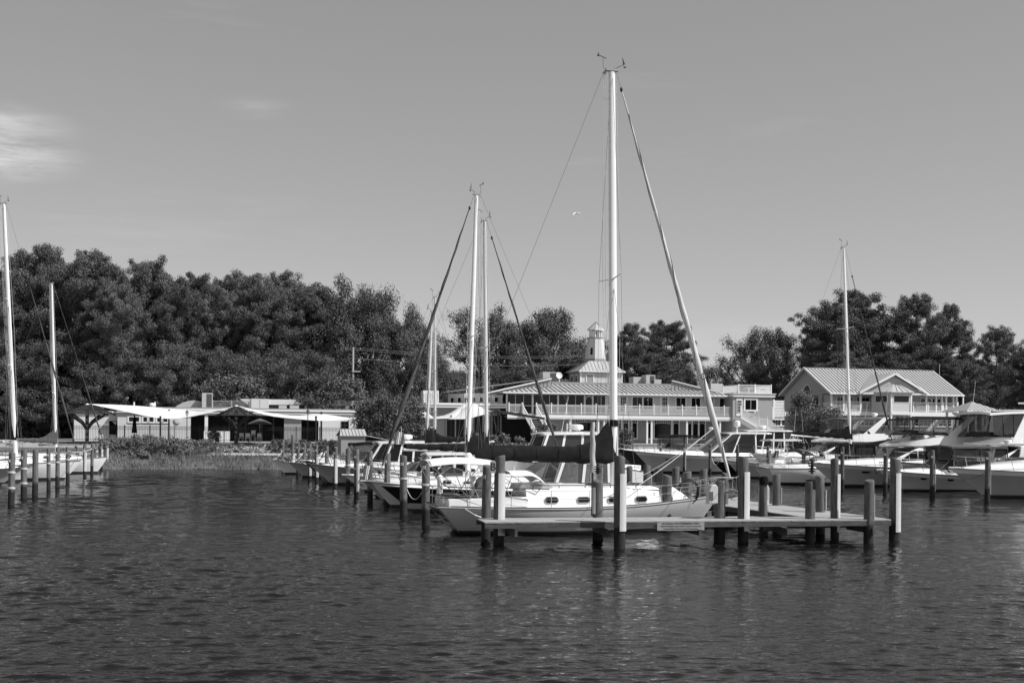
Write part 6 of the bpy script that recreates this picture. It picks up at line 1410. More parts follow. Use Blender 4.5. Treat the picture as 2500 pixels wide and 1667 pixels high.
# ================= left low restaurant =================
lb = Plan(287, 133.0)
lo = lb.root('low_restaurant', 'low white restaurant with long flat roof behind the iron fence', 'building')
zt = lb.z(500, 994.5); zfa = lb.z(500, 1013); g = 2.2; XR = lb.x(889)
q = MB(); q.bx(0, XR, .05, 12, zt - .12, zt); q.build('flat_roof', 'roof_flat', lo, False)
q = MB(); q.bx(-.1, XR + .1, -.32, .04, zt - .34, zt - .14); q.build('upper_fascia', 'trim_white', lo, False)
q = MB(); q.bx(-.1, XR + .1, -.22, .04, zt - .54, zt - .35); q.build('grey_band', 'siding', lo, False)
q = MB(); q.bx(-.1, XR + .1, -.28, .04, zt - .62, zt - .545); q.build('lower_fascia', 'trim_white', lo, False)
q = MB(); q.bx(0, XR, -.1, .04, zfa, zt - .63); q.build('soffit_band', 'siding_light', lo, False)
def seg(a, b, name, m, y=0.0, zlo=g, zhi=None): q = MB(); q.bx(lb.x(a, y), lb.x(b, y), y, y + .2, zlo, zhi if zhi else zfa); return q.build(name, m, lo, False)
seg(287, 311, 'front_wall', 'stucco_light'); seg(311, 466, 'front_wall', 'stucco_light', .02)
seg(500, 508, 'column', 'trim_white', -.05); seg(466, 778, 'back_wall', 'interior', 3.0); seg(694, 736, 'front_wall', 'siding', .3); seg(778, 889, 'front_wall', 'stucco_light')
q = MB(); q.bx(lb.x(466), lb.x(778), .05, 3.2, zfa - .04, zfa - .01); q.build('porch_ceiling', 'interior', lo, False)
for a in (560, 600, 640, 668): x = lb.x(a, 1.0); q = MB(); q.bx(x - .07, x + .07, .95, 1.1, g, zfa); q.build('porch_post', 'timber_dark', lo, False)
seg(498, 562, 'counter', 'trim_white', -1.6, g, g + 1.15)
for a, b in ((315, 340), (350, 361), (363, 375), (384, 395), (397, 409)): win(lo, lb.x(a), lb.x(b), lb.z(350, 1029), lb.z(350, 1018), 0.0, 1, 1, .16)
win(lo, lb.x(834), lb.x(851), lb.z(840, 1046), lb.z(840, 1029), -.02, 2, 2, .04, m='hvac_dark')
# the lower end wing
x0 = lb.x(181, 1.0); zw = lb.z(240, 1009, 1.0)
q = MB(); q.bx(x0, -.02, 1.0, 9, g, zw); q.build('end_wing', 'stucco_light', lo, False); q = MB(); q.bx(x0 - .2, -.02, .8, 9, zw + .003, zw + .26); q.build('end_wing_roof', 'trim_white', lo, False)
# upper storey set back (like a railway carriage)
yu = 5.0; zu0 = zt; zu1 = lb.z(700, 975, yu); xa = lb.x(585, yu); xb_ = lb.x(889, yu)
q = MB(); q.add([(xa, yu, zu1), (lb.x(613, yu), yu, zu1), (lb.x(613, yu), yu, zu0 + .2), (xa, yu + .1, zu1), (lb.x(613, yu), yu + .1, zu1), (lb.x(613, yu), yu + .1, zu0 + .2)], [(0, 1, 2), (3, 5, 4), (0, 3, 4, 1), (1, 4, 5, 2), (2, 5, 3, 0)]); q.build('raking_screen', 'siding_light', lo, False)
q = MB(); q.bx(lb.x(613, yu), lb.x(656, yu), yu - .25, yu + 2.5, zu0, zu1 + .03); q.build('plant_box', 'siding_light', lo, False)
q = MB(); x = lb.x(634, yu); q.bx(x - .02, x + .02, yu - .27, yu - .25, zu0 + .1, zu1 - .05); q.build('door_joint', 'roof_flat', lo, False)
q = MB(); q.bx(lb.x(656, yu), xb_, yu, yu + 3, lb.z(700, 988, yu), zu1); q.build('upper_storey_band', 'stucco_light', lo, False)
q = MB(); q.bx(lb.x(656, yu), xb_, yu + .6, yu + 3, zu0, lb.z(700, 988, yu) - .003); q.build('upper_storey_wall', 'hvac_dark', lo, False)
for a, b in ((744, 749), (767, 785), (792, 803), (817, 827), (842, 852), (867, 876)): q = MB(); q.bx(lb.x(a, yu), lb.x(b, yu), yu + .003, yu + .3, zu0, lb.z(700, 988, yu) - .003); q.build('upper_pier', 'stucco_light', lo, False)
q = MB(); q.bx(lb.x(749, yu), lb.x(767, yu), yu - .06, yu - .01, zu0, lb.z(757, 981, yu)); q.build('service_door', 'hvac_dark', lo, False)
for a, b in ((681, 700), (708, 730)): q = MB(); q.bx(lb.x(a, 3.5), lb.x(b, 3.5), 3.5, 4.2, zu0, zu0 + .42); q.build('roof_unit', 'hvac', lo, False)
for px, w_ in ((500, .9),): x = lb.x(493, 4); hvac(lo, x, 4, zu0, lb.x(519, 4) - x, 1.2, lb.z(505, 959, 4) - zu0)
q = MB(); n_ = 12; xa2, xb2 = lb.x(426, 5), lb.x(520, 5); zz = lb.z(465, 977, 5) - zu0
pr = [(lerp(xa2, xb2, i / n_), zu0 + zz * sin(pi * (i / n_)) ** .8) for i in range(n_ + 1)]; q.add([(x, 5, z) for x, z in pr] + [(x, 8, z) for x, z in pr], [tuple(range(n_ + 1)), tuple(range(2 * n_ + 1, n_, -1))] + [(i, n_ + 1 + i, n_ + 2 + i, i + 1) for i in range(n_)]); q.build('vaulted_roof', 'roof_metal', lo, False)
railing(lo, (lb.x(519, 4.6), 4.6, zu0), (lb.x(610, 4.6), 4.6, zu0), 3, lb.z(560, 979, 4.6) - zu0, m='siding', cap=False)
for px, h in ((327, .55), (378, .6)): x = lb.x(px, 3); q = MB(); q.tube([(x, 3, zt), (x, 3, zt + h)], .09, 8); q.build('vent_pipe', 'plastic_white', lo)
q = MB(); x = lb.x(371, 3); q.lathe((x, 3, zt), [(.25, 0), (.25, .2), (.34, .22), (.30, .42), (.05, .5)], 12); q.build('roof_fan', 'plastic_white', lo)
q = MB(); x = lb.x(434); q.lathe((0, 0, 0), [(.30, 0), (.38, .03), (.30, .06), (.05, .03)], 14); q.v = [(x + a, -.06 - c, lb.z(434, 1026) + b) for a, b, c in q.v]; q.build('round_wall_ornament', 'stucco_light', lo)

# the shed in front
sp_ = Plan(832, 117.0); sh = sp_.root('storage_shed', 'small shed with seamed metal roof behind the boat canopies', 'shed', 1.2)
xs_ = sp_.x(893); zr = sp_.z(860, 1047, 1.2); ze = sp_.z(860, 1063); q = MB(); q.bx(.05, xs_, .1, 2.6, 1.1, ze); q.build('wall', 'siding', sh, False)
q = MB(); q.poly([(-.1, -.1, ze), (xs_ + .1, -.1, ze), (xs_ + .1, 1.3, zr), (.15, 1.3, zr)], (0, 0, -.05)); q.build('roof', 'roof_metal', sh, False); seams(sh, (-.1, -.1, ze), (xs_ + .1, -.1, ze), (-.1, 1.3, zr), (xs_ + .1, 1.3, zr), .30)
q = MB(); q.poly([(-.1, 2.7, ze), (xs_ + .1, 2.7, ze), (xs_ + .1, 1.31, zr), (.15, 1.31, zr)], (0, 0, -.05)); q.build('roof', 'roof_metal', sh, False)
q = MB(); q.poly([(xs_ + .15, -.1, ze), (sp_.x(952), -.1, sp_.z(952, 1074)), (sp_.x(952), 2.5, sp_.z(952, 1074)), (xs_ + .15, 2.5, ze + .1)], (0, 0, -.05)); q.build('lean_to_roof', 'siding_light', sh, False)
q = MB(); q.bx(xs_ + .01, sp_.x(952), .2, 2.4, 1.1, sp_.z(952, 1074) - .06); q.build('lean_to_wall', 'siding', sh, False)
# ------------------------------------------------------------------ site furniture
def cloth_sail(name, label, top_pts, low_pts, m='canvas_white', t=.012, group=None):
    n = len(top_pts); rows = []
    for i in range(7):
        k = i / 6; rows.append([tuple(Vector(a).lerp(Vector(b), k)) for a, b in zip(top_pts, low_pts)])
    mb = MB(); mb.slab([list(r) for r in rows], t); o = mb.build(name, m, None); tag(o, label, 'shade sail', group); return o
def curve(pts, n=16):
    pts = [Vector(p) for p in pts]; out = []
    for i in range(n + 1):
        t = i / n * (len(pts) - 1); k = min(int(t), len(pts) - 2); u = t - k; p0 = pts[max(k - 1, 0)]; p1 = pts[k]; p2 = pts[k + 1]; p3 = pts[min(k + 2, len(pts) - 1)]
        out.append(.5 * ((2 * p1) + (-p0 + p2) * u + (2 * p0 - 5 * p1 + 4 * p2 - p3) * u * u + (-p0 + 3 * p1 - 3 * p2 + p3) * u ** 3))
    return out
cloth_sail('shade_sail', 'wide white shade sail stretched between the two slatted pavilions', curve([P(218, 985.5, 126), P(330, 990, 130), P(430, 999, 133), P(500, 1003, 132), P(575, 991, 128)]), curve([P(218, 986, 126), P(300, 1003, 125), P(395, 1021, 124), P(470, 1016, 126), P(575, 991, 128)]))
cloth_sail('shade_sail', 'white shade sail right of the second slatted pavilion, drooping over the fence', curve([P(579, 990, 128), P(650, 1006, 130), P(720, 1014, 131), P(784, 1010.5, 130), P(850, 1019, 131), P(889, 1018, 132)]), curve([P(579, 990.5, 128), P(650, 1013, 126), P(720, 1022, 125), P(790, 1027, 125), P(850, 1024, 127), P(889, 1018, 132)]))
cloth_sail('shade_sail', 'grey peaked shade sail left of the leaning mast by the lattice', curve([P(1032, 1020, 138), P(1090, 1012, 139), P(1137, 984, 140), P(1150, 996, 140)], 10), curve([P(1032, 1021, 138), P(1070, 1022, 134), P(1110, 1018, 134), P(1150, 998, 140)], 10), 'canvas_light')
cloth_sail('shade_sail', 'grey peaked shade sail behind the two centre masts', curve([P(1062, 1026, 136), P(1110, 1010, 137), P(1150, 985, 138), P(1186, 1000, 137), P(1215, 1006, 136)], 12), curve([P(1062, 1027, 136), P(1100, 1023, 133), P(1140, 1022, 132), P(1180, 1012, 133), P(1215, 1007, 136)], 12), 'canvas_light')
cloth_sail('shade_sail', 'long dark awning reaching from the masts past the outside stair', curve([P(1190, 998, 136), P(1250, 1006, 137), P(1330, 1019, 138)], 8), curve([P(1190, 1000, 134), P(1250, 1013, 134), P(1330, 1024, 136)], 8), 'canvas_dark')
cloth_sail('shade_sail', 'small grey shade sail over the lattice screens at the bush', curve([P(1020, 1000, 132), P(1040, 1006, 133), P(1058, 1018, 133)], 6), curve([P(1022, 1018, 131), P(1040, 1020, 131), P(1058, 1019, 131)], 6), 'canvas_light')
def pole(label, px, pyt, pyb, Y, r=.09, name='post', cat='post', m='iron', lamp=False, group=None):
    p = P(px, pyb, Y); t = P(px, pyt, Y); root = thing(name, label, cat, (p.x, p.y, p.z), 0, group)
    q = MB(); q.tube([p - Vector((p.x, p.y, 0)), (0, 0, t.z)], r, 8); q.build('shaft', m, root)
    if lamp:
        q = MB(); q.lathe((0, 0, t.z), [(.05, 0), (.13, .05), (.17, .32), (.02, .42)], 8); q.build('lantern', 'glass_clear', root); q = MB(); q.lathe((0, 0, t.z + .33), [(.20, 0), (.05, .16), (.01, .28)], 8); q.build('lantern_cap', m, root)
    else: q = MB(); q.lathe((0, 0, t.z - .05), [(r * 1.3, 0), (r * 1.3, .10), (.01, .12)], 8); q.build('post_cap', m, root)
    return root
pole('thick black post holding the low edge of the wide shade sail', 391, 1017, 1078, 124)
pole('thick black post just right of the window band, behind another post', 412, 1001, 1072, 131)
pole('thick black post under the right-hand shade sail, nearest the water', 771, 1017, 1079, 123)
pole('black post carrying the peak of the right-hand shade sail', 784, 1006, 1078, 130)
pole('tall slim lamp post at the left corner of the dark doorway', 456, 1014, 1078, 124, .04, 'lamp_post', 'lamp post', lamp=True)
pole('tall slim lamp post with clear lantern beside the right shade sail', 751, 1012, 1078, 124, .04, 'lamp_post', 'lamp post', lamp=True)
pole('grey post under the long dark awning', 1216, 1001, 1056, 135, .09, m='hvac_dark')
pole('black post below the grey shade sails, left of the leaning mast', 1101, 1015, 1058, 134, .08)
# slatted pavilions
def pavilion(label, px, Y, pya, pye, half, gz_):
    a = P(px, pya, Y); e = P(px, pye, Y); root = thing('slatted_pavilion', label, 'pavilion', (a.x, a.y, gz_), TH + .2)
    q = MB(); q.bx(-.16, .16, -.16, .16, gz_, a.z - .3); q.build('centre_post', 'timber_dark', root, False)
    for k in range(4):
        d = Vector((cos(pi / 4 + k * pi / 2), sin(pi / 4 + k * pi / 2), 0)); q = MB()
        pts = [Vector((0, 0, gz_ + 1.4)) + d * .1, Vector((0, 0, lerp(gz_ + 1.4, e.z, .45))) + d * half * .28, Vector((0, 0, e.z - .05)) + d * half * .85]
        pts = curve(pts, 6)
        for p, r_ in zip(pts[:-1], pts[1:]): q.beam(p, r_, .16, .24)
        q.build('curved_brace', 'timber_dark', root, False)
        q = MB(); q.beam(Vector((0, 0, a.z - .1)), Vector((0, 0, e.z)) + d * half * 1.38, .12, .16); q.build('hip_rafter', 'timber_dark', root, False)
    n = 8
    for i in range(n):
        t = (i + .35) / n; z = lerp(a.z - .06, e.z + .06, t); h = half * t + .1
        for k in range(4):
            q = MB(); M_ = rotm(k * pi / 2); c = M_ @ Vector((0, -h, 0)); rot = M_ @ Matrix.Rotation(radians(-8), 3, 'X'); q.box((c.x, c.y, z), (2 * h, .17, .05), rot=rot); q.build('roof_slat', 'timber_dark', root, False)
    q = MB(); q.lathe((0, 0, a.z - .08), [(.2, 0), (.15, .08), (.02, .14)], 8); q.build('finial', 'trim_white', root)
pavilion('dark timber pavilion with slatted pyramid roof at the left end of the fence', 213, 125.5, 986, 1012, 2.45, 2.1)
pavilion('dark timber pavilion with slatted pyramid roof in front of the bar', 577, 127.5, 990, 1017, 1.85, 2.1)
# iron fence
fz0, fz1 = 2.30, 3.80; fa = Vector((XP(178, 126), 126, 0)); fb = Vector((XP(893, 134), 134, 0)); d = fb - fa; L = d.length
fence = thing('iron_fence', 'long black iron picket fence along the terrace in front of the low restaurant', 'fence', (fa.x, fa.y, 2.2), atan2(d.y, d.x))
n = int(L / 2.4)
for i in range(n + 1): x = L * i / n; q = MB(); q.bx(x - .045, x + .045, -.045, .045, 2.15, fz1 + .12); q.build('fence_post', 'iron', fence, False)
for z in (fz0 + .12, fz1 - .28, fz1 - .08): q = MB(); q.bx(0, L, -.018, .018, z - .022, z + .022); q.build('fence_rail', 'iron', fence, False)
q = MB()
for i in range(int(L / .155)): x = .155 * i; q.bx(x - .014, x + .014, -.014, .014, fz0, fz1 + .02); q.add([(x - .025, 0, fz1 + .02), (x + .025, 0, fz1 + .02), (x, 0, fz1 + .11)], [(0, 1, 2)])
q.build('picket', 'iron', fence, False, stuff=True)
# closed umbrella, notice board, bar furniture
def at_ground(px, Y, z): return Vector((XP(px, Y, z), Y, z))
p = at_ground(328, 129, 2.2); u = thing('closed_umbrella', 'closed black umbrella in front of the window band', 'umbrella', p)
q = MB(); q.tube([(0, 0, 2.2), (0, 0, 5.1)], .03, 6); q.build('pole', 'alu', u); q = MB(); q.lathe((0, 0, 0), [(.30, 3.1), (.26, 3.5), (.16, 4.4), (.03, 5.05)], 10, .9); q.build('canopy', 'canvas_black', u)
p = at_ground(634, 131, 2.2); u = thing('open_umbrella', 'half-shaded dark market umbrella under the bar roof', 'umbrella', p)
q = MB(); q.tube([(0, 0, 2.2), (0, 0, 4.75)], .03, 6); q.build('pole', 'alu', u); q = MB(); q.lathe((0, 0, 0), [(1.35, 4.15), (.9, 4.4), (.4, 4.62), (.03, 4.75)], 8); q.build('canopy', 'canvas_mid', u)
p = at_ground(276, 129, 2.2); u = thing('notice_board', 'dark upright poster board with pale patches beside the end wing', 'board', p)
q = MB(); q.bx(-.42, .42, -.04, .04, 2.9, 4.35); q.build('panel', 'canvas_black', u, False); q = MB(); q.poly([(-.1, -.045, 4.3), (.36, -.045, 4.25), (.30, -.045, 3.9)], (0, -.01, 0)); q.build('pale_patch', 'trim_white', u, False)
for x in (-.35, .35): q = MB(); q.bx(x - .03, x + .03, -.03, .03, 2.15, 2.9); q.build('leg', 'iron', u, False)
def chair(label, px, Y, m='trim_white', high=False, group='chairs on the bar terrace'):
    p = at_ground(px, Y, 2.2); hz = .75 if high else .45; u = thing('bar_chair' if high else 'terrace_chair', label, 'chair', p, R.uniform(-.6, .6), group)
    q = MB(); q.box((0, 0, 2.2 + hz), (.48, .46, .04)); q.build('seat', m, u, False); q = MB(); q.box((0, .22, 2.2 + hz + .32), (.46, .04, .42)); q.build('backrest', m, u, False)
    for x in (-.2, .2):
        for y in (-.2, .2): q = MB(); q.tube([(x, y, 2.2), (x, y, 2.2 + hz + (.5 if y > 0 else 0))], .018, 5); q.build('leg', m, u)
chair('tall white lifeguard-like bar chair in front of the dark bar opening', 617, 129.5, high=True, group=None)
chair('white terrace chair left of the tall bar chair', 605, 128.6, group=None); chair('white terrace chair at the foot of the bar pavilion', 588, 130.0, group=None); chair('white terrace chair right of the tall bar chair', 630, 128.8, group=None)
# lattice screens
for px, lab in ((1030, 'white lattice screen beside the big round bush, left panel'), (1049, 'white lattice screen beside the big round bush, right panel')):
    p = at_ground(px, 122.5, 1.5); u = thing('lattice_screen', lab, 'lattice', p, TH)
    for x in (-.42, .42): q = MB(); q.bx(x - .05, x + .05, -.05, .05, 1.4, 4.1); q.build('post', 'trim_white', u, False)
    q = MB()
    for i in range(6): x = -.36 + .144 * i; q.bx(x - .03, x + .03, -.02, -.003, 1.7, 4.0)
    for i in range(15): z = 1.75 + .155 * i; q.bx(-.37, .37, .003, .02, z - .03, z + .03)
    q.build('lattice_strips', 'trim_white', u, False, stuff=True)
# rooftop plant screen seen above the wing
p = P(1033, 984, 150); u = thing('roof_plant_screen', 'pale ribbed box on the roof behind the slim masts', 'screen', p, TH)
w_ = 1.95; zt2 = P(1050, 953, 150).z
q = MB(); q.bx(0, w_, 0, 1.5, p.z, zt2); q.build('casing', 'stucco_light', u, False)
for i in range(9): x = w_ * (i + .5) / 9; q = MB(); q.bx(x - .05, x + .05, -.05, -.003, p.z, zt2 - .35); q.build('rib', 'siding_light', u, False)
# white pole with box and wheel near the first mast
p = P(1138, 1060, 112); t = P(1138, 946, 112); u = thing('instrument_pole', 'white pole with a small box and round light, left of the centre masts', 'pole', (p.x, p.y, p.z))
q = MB(); q.tube([(0, 0, p.z), (0, 0, t.z)], .05, 6); q.build('pole', 'plastic_white', u); q = MB(); q.bx(-.24, .22, -.15, .15, P(1138, 972, 112).z, P(1138, 961, 112).z); q.build('box', 'plastic_white', u, True, .04); q = MB(); q.ball((.06, 0, t.z), .12); q.build('round_light', 'plastic_white', u)
# utility poles and wires
def upole(label, px, Y, pyt, zb, trafo=True):
    p = at_ground(px, Y, zb); t = P(px, pyt, Y).z; u = thing('utility_pole', label, 'utility pole', p, .3)
    q = MB(); q.tube([(0, 0, zb), (0, 0, t)], [.19, .13], 8); q.build('pole', 'concrete', u)
    q = MB(); q.bx(-1.0, 1.0, -.05, .05, t - .35, t - .22); q.build('crossarm', 'bark', u, False)
    for x in (-.9, 0, .9): q = MB(); q.lathe((x, 0, t - .22), [(.05, 0), (.07, .08), (.03, .18)], 8); q.build('insulator', 'plastic_grey', u)
    if trafo:
        q = MB(); q.bx(-.12, .9, -.3, -.1, t - 3.0, t - 2.85); q.build('bracket', 'plastic_grey', u, False)
        for x in (-.85, .42, .95): q = MB(); q.lathe((x, -.35, t - 5.9), [(.22, 0), (.24, .05), (.24, .85), (.15, .95), (.03, 1.1)], 10); q.build('transformer', 'hvac', u)
    return Vector((p.x, p.y, t))
ta = upole('utility pole with transformers in front of the left woods', 860, 150, 848, 2.3)
tb = upole('second utility pole among the trees right of the main mast', 1574, 190, 872, 2.5, False)
def wire(label, a, b, s_=.6, r=.022, n=16):
    q = MB(); q.tube(sag(a, b, s_, n), r, 4, False); o = q.build('power_line', 'wire_light', None); tag(o, label, 'power line', 'power lines behind the buildings'); return o
mat('wire_light', .30, .5)
mat('wire_light', .30, .5)
for k, (dz, dp) in enumerate(((0, 0), (-.25, 0), (-1.3, 2))):
    kn = ('topmost', 'middle', 'lowest')[k]
    wire(kn + ' power line running left from the transformer pole', ta + Vector((0, 0, dz)), P(520, 893 + dp + k * 3, 172), .4)
    wire(kn + ' power line running right from the transformer pole towards the lighthouse', ta + Vector((0, 0, dz)), tb + Vector((0, 0, dz + 1.0)), 1.0, .012)
    wire(kn + ' power line going right from the second pole behind the annex', tb + Vector((0, 0, dz)), P(2000, 945 + 7 * k, 190), .5)
    wire(kn + ' power line crossing behind the gazebo to the right edge', P(1960, 940 + 5 * k, 180), P(2560, 972 + 5 * k, 175), .4)
# flag on the stern of the boat beside the dark jib
for (px, py, Y, w_, h, lab) in ((960, 1054, 60.0, 26, 30, 'striped flag hanging beside the dark leaning jib'), (884, 1136, 57.0, 24, 34, 'striped flag hanging over the small grey bow')):
    p = P(px, py, Y); u = thing('flag', lab, 'flag', (p.x, p.y, p.z - .6))
    ROOTZ[u.name] = p.z - .6; W_ = w_ / F * Y; H_ = h / F * Y
    q = MB(); q.tube([(0, 0, p.z - .8), (0, 0, p.z + .05)], .014, 5); q.build('flag_staff', 'chrome', u)
    for s_ in range(7):
        for c_ in range(2):
            a, b = (s_ * 2 + c_) / 13, (s_ * 2 + c_ + 1) / 13
            if b > 1.001: continue
            q = MB(); q.slab([[(W_ * a + .10 * H_ * t, .05 * sin(9 * a + 3 * t), p.z - H_ * t) for t in [i / 5 for i in range(6)]], [(W_ * b + .10 * H_ * t, .05 * sin(9 * b + 3 * t), p.z - H_ * t) for t in [i / 5 for i in range(6)]]], .004); q.build('stripe', 'flag_cloth' if c_ else 'flag_dark', u)
# things on the near dock
# notice on the front board
sx0 = (W(1602, 1271, DZ) - t0).dot(uT); sx1 = (W(1720, 1271, DZ) - t0).dot(uT)
org = t0 + uT * (sx0 + (sx1 - sx0) / 2); sg_ = thing('dock_notice', 'long pale notice board on the dock edge about docking with permission only', 'sign', (org.x, org.y, DZ - .3), THT)
wS = sx1 - sx0; q = MB(); q.bx(-wS / 2, wS / 2, -.06, -.035, DZ - .31, DZ - .045); q.build('board', 'sign_face', sg_, False)
for body, z, sz in (("DOCKING WITH PERMISSION ONLY", DZ - .088, .079), ("'UNAUTHORIZED Vessels Will Be Towed At Owners Risk'", DZ - .175, .056), ("& Responsibility. If Towed, Contact Harbourmaster", DZ - .255, .056)):
    textobj('lettering', body, sz, 'ink', sg_, (0, -.063, z), (pi / 2, 0, 0), bold=.0012, sx=1.02)
# grey power box on the short pile
p = W(1730, 1262, DZ); px_ = thing('power_box', 'grey rounded electric box mounted on the short pile by the walkway', 'electric box', (XP(1733, 41.7), 41.7, DZ), .35)
q = MB(); q.prism([(-.12, 1.55), (-.10, 1.95), (.0, 2.12), (.16, 2.15), (.24, 2.05), (.24, 1.50), (-.12, 1.48)], .12)
q.v = [(x, y, z - .15) for x, y, z in q.v]; q.build('casing', 'hvac', px_, True, .03)
q = MB(); q.bx(-.10, .04, -.135, -.121, 1.46, 1.75); q.build('socket_cover', 'hvac_dark', px_, False)
# covered pole beside the short pile
cp_ = thing('covered_pole', 'upright pole in a pale fabric sleeve standing beside a short pile', 'pole', (XP(1445, 42.6), 42.6, DZ), 0)
rr = random.Random(4); vs = []; n_, m_ = 14, 12; za, zb2 = 2.33, 4.08
for i in range(n_ + 1):
    t = i / n_; r_ = (.105 - .03 * t) * (1 + rr.uniform(-.06, .06)) * (1 if i < n_ else .6)
    for j in range(m_): a = 2 * pi * j / m_; vs.append((r_ * cos(a) * (1 + .10 * sin(3 * a + i * .5)) + .015 * sin(i), r_ * sin(a), lerp(za, zb2, t)))
q = MB(); q.add(vs, [(i * m_ + j, i * m_ + (j + 1) % m_, (i + 1) * m_ + (j + 1) % m_, (i + 1) * m_ + j) for i in range(n_) for j in range(m_)] + [tuple(range(m_)), tuple(range(n_ * m_, n_ * m_ + m_))]); q.build('fabric_sleeve', 'sleeve_cloth' if mat('sleeve_cloth', .42, .9, noise=.1, scale=5) else '', cp_)
q = MB(); q.tube([(0, 0, DZ), (0, 0, 2.4)], .035, 8); q.build('pole', 'plastic_black', cp_)
# coiled hose on a short pile
h = thing('coiled_hose', 'dark hose coiled around a short pile near the sailboat bow', 'hose', (XP(1678, 47.2), 47.2, DZ))
for k in range(6):
    r_ = .34 + .035 * (k % 3); q = MB(); q.tube([(r_ * cos(a) * (1 + .06 * sin(k)), -.16 - .03 * k, 1.55 + .42 * sin(a) - .02 * k) for a in [2 * pi * i / 20 for i in range(21)]], .018, 6, False); q.build('hose_loop', 'rubber', h)
# dark power pedestals
for px, Y, zt, lab in ((1606, 50.5, 2.25, 'dark power pedestal with pale sticker between short piles'), (1864, 45.6, 1.85, 'short pedestal with a pale dome light, left of the walkway')):
    u = thing('power_pedestal', lab, 'pedestal', (XP(px, Y), Y, DZ), .2)
    q = MB(); q.prism([(-.16, DZ), (-.16, zt - .15), (-.08, zt), (.08, zt), (.16, zt - .15), (.16, DZ)], .16); q.build('cabinet', 'plastic_black' if px == 1606 else 'hvac', u, True, .03)
    q = MB(); q.bx(-.10, .10, -.185, -.163, DZ + .25, DZ + .42); q.build('sticker', 'plastic_white', u, False)
# louvred dock light on the black-capped pile
u = thing('dock_light', 'stacked round louvre light above the black-capped pile', 'light', (XP(1981, 42.3), 42.3, 2.36))
ROOTZ[u.name] = 0; u.location.z = 2.36; ROOTZ[u.name] = 2.36
q = MB()
for k in range(4): q.lathe((0, 0, 2.42 + .09 * k), [(.05, 0), (.15, .01), (.10, .05), (.05, .06)], 12)
q.lathe((0, 0, 2.36), [(.05, 0), (.05, .50)], 8); q.lathe((0, 0, 2.80), [(.06, 0), (.14, .02), (.04, .10)], 12); q.build('louvre', 'plastic_black', u)
u = thing('dock_light', 'stacked round louvre light on the short pile beside the covered pole', 'light', (XP(1458, 42.1), 42.1, 2.3)); ROOTZ[u.name] = 2.3
q = MB()
for k in range(3): q.lathe((0, 0, 2.36 + .08 * k), [(.05, 0), (.17, .01), (.12, .04), (.05, .05)], 12)
q.lathe((0, 0, 2.30), [(.06, 0), (.05, .36)], 8); q.build('louvre', 'plastic_black', u)
# ladder on the end piles and mooring lines
def line(label, a, b, s_=.3, r=.014, m='rope'):
    q = MB(); q.tube(sag(a, b, s_, 14), r, 5, False); o = q.build('mooring_line', m, None); tag(o, label, 'mooring line'); return o
line('pale mooring line from the tall middle pile down to the sailboat deck', P(1524, 1190, 41.2), P(1455, 1215, 44.6), .10)
line('two-part bow line from the sailboat bow to the tall pile by the power box', P(1650, 1190, 47), P(1804, 1162, 41.0), .10)
line('slack dark line from the grey flared bow to a striped pile', P(773, 1140, 80), P(815, 1166, 76), .55, .018, 'rope_dark')
line('slack pale line hanging from the black hull of the white-decked boat', P(990, 1183, 54.5), P(1035, 1190, 48.6), .55)
line('slack pale line looping before the black bow of the right-hand row', P(1738, 1118, 103), P(1758, 1118, 102), .55, .025)
line('mooring line from the left cruiser to the second pile', P(30, 1178, 78), P(58, 1160, 69), .3, .02)
line('mooring line from the white left boat to the sixth pile', P(150, 1110, 84), P(165, 1104, 80), .1, .02)
line('pale stern line from the leftmost pile curving to the left edge', P(27, 1178, 63), P(-20, 1190, 66), .35, .022)
line('mooring line along the left stems to the two close piles', P(165, 1100, 80), P(224, 1096, 90), .15, .02)
line('bow line of the grey bow leading to its striped pile', P(702, 1128, 93), P(742, 1102, 94), .3, .02)
line('bow line of the pointed white bow to the pile by the bank', P(662, 1122, 99), P(690, 1098, 110), .25, .02)
line('bow line of the far right cruiser to its dark pile', P(2330, 1160, 71.5), P(2408, 1150, 69.3), .3, .018, 'rope_dark')
line('mooring line round the pile by the black bow', P(1930, 1130, 89), P(1961, 1128, 89), .1, .02)
# gull
bd = P(1407, 522, 70); g_ = thing('gull', 'white gull in flight left of the main mast', 'bird', (bd.x, bd.y, bd.z), .1); ROOTZ[g_.name] = bd.z; z = bd.z
q = MB(); q.tube([(-.10, 0, z), (0, 0, z + .035), (.10, 0, z + .04), (.19, 0, z + .01), (.235, 0, z - .05)], [.012, .035, .045, .030, .008], 8); q.build('body', 'bird', g_)
q = MB(); q.slab([[(.10, -.02, z + .05), (-.02, -.02, z + .05)], [(.02, -.12, z + .06), (-.12, -.12, z + .05)], [(-.12, -.28, z - .02), (-.20, -.28, z - .03)], [(-.26, -.46, z - .17), (-.29, -.46, z - .18)]], .008); q.build('wing', 'bird', g_)
q = MB(); q.slab([[(.10, .02, z + .05), (-.02, .02, z + .05)], [(.04, .14, z + .09), (-.10, .14, z + .08)], [(-.06, .32, z + .05), (-.14, .32, z + .04)], [(-.16, .50, z - .04), (-.19, .50, z - .05)]], .008); q.build('wing', 'bird', g_)
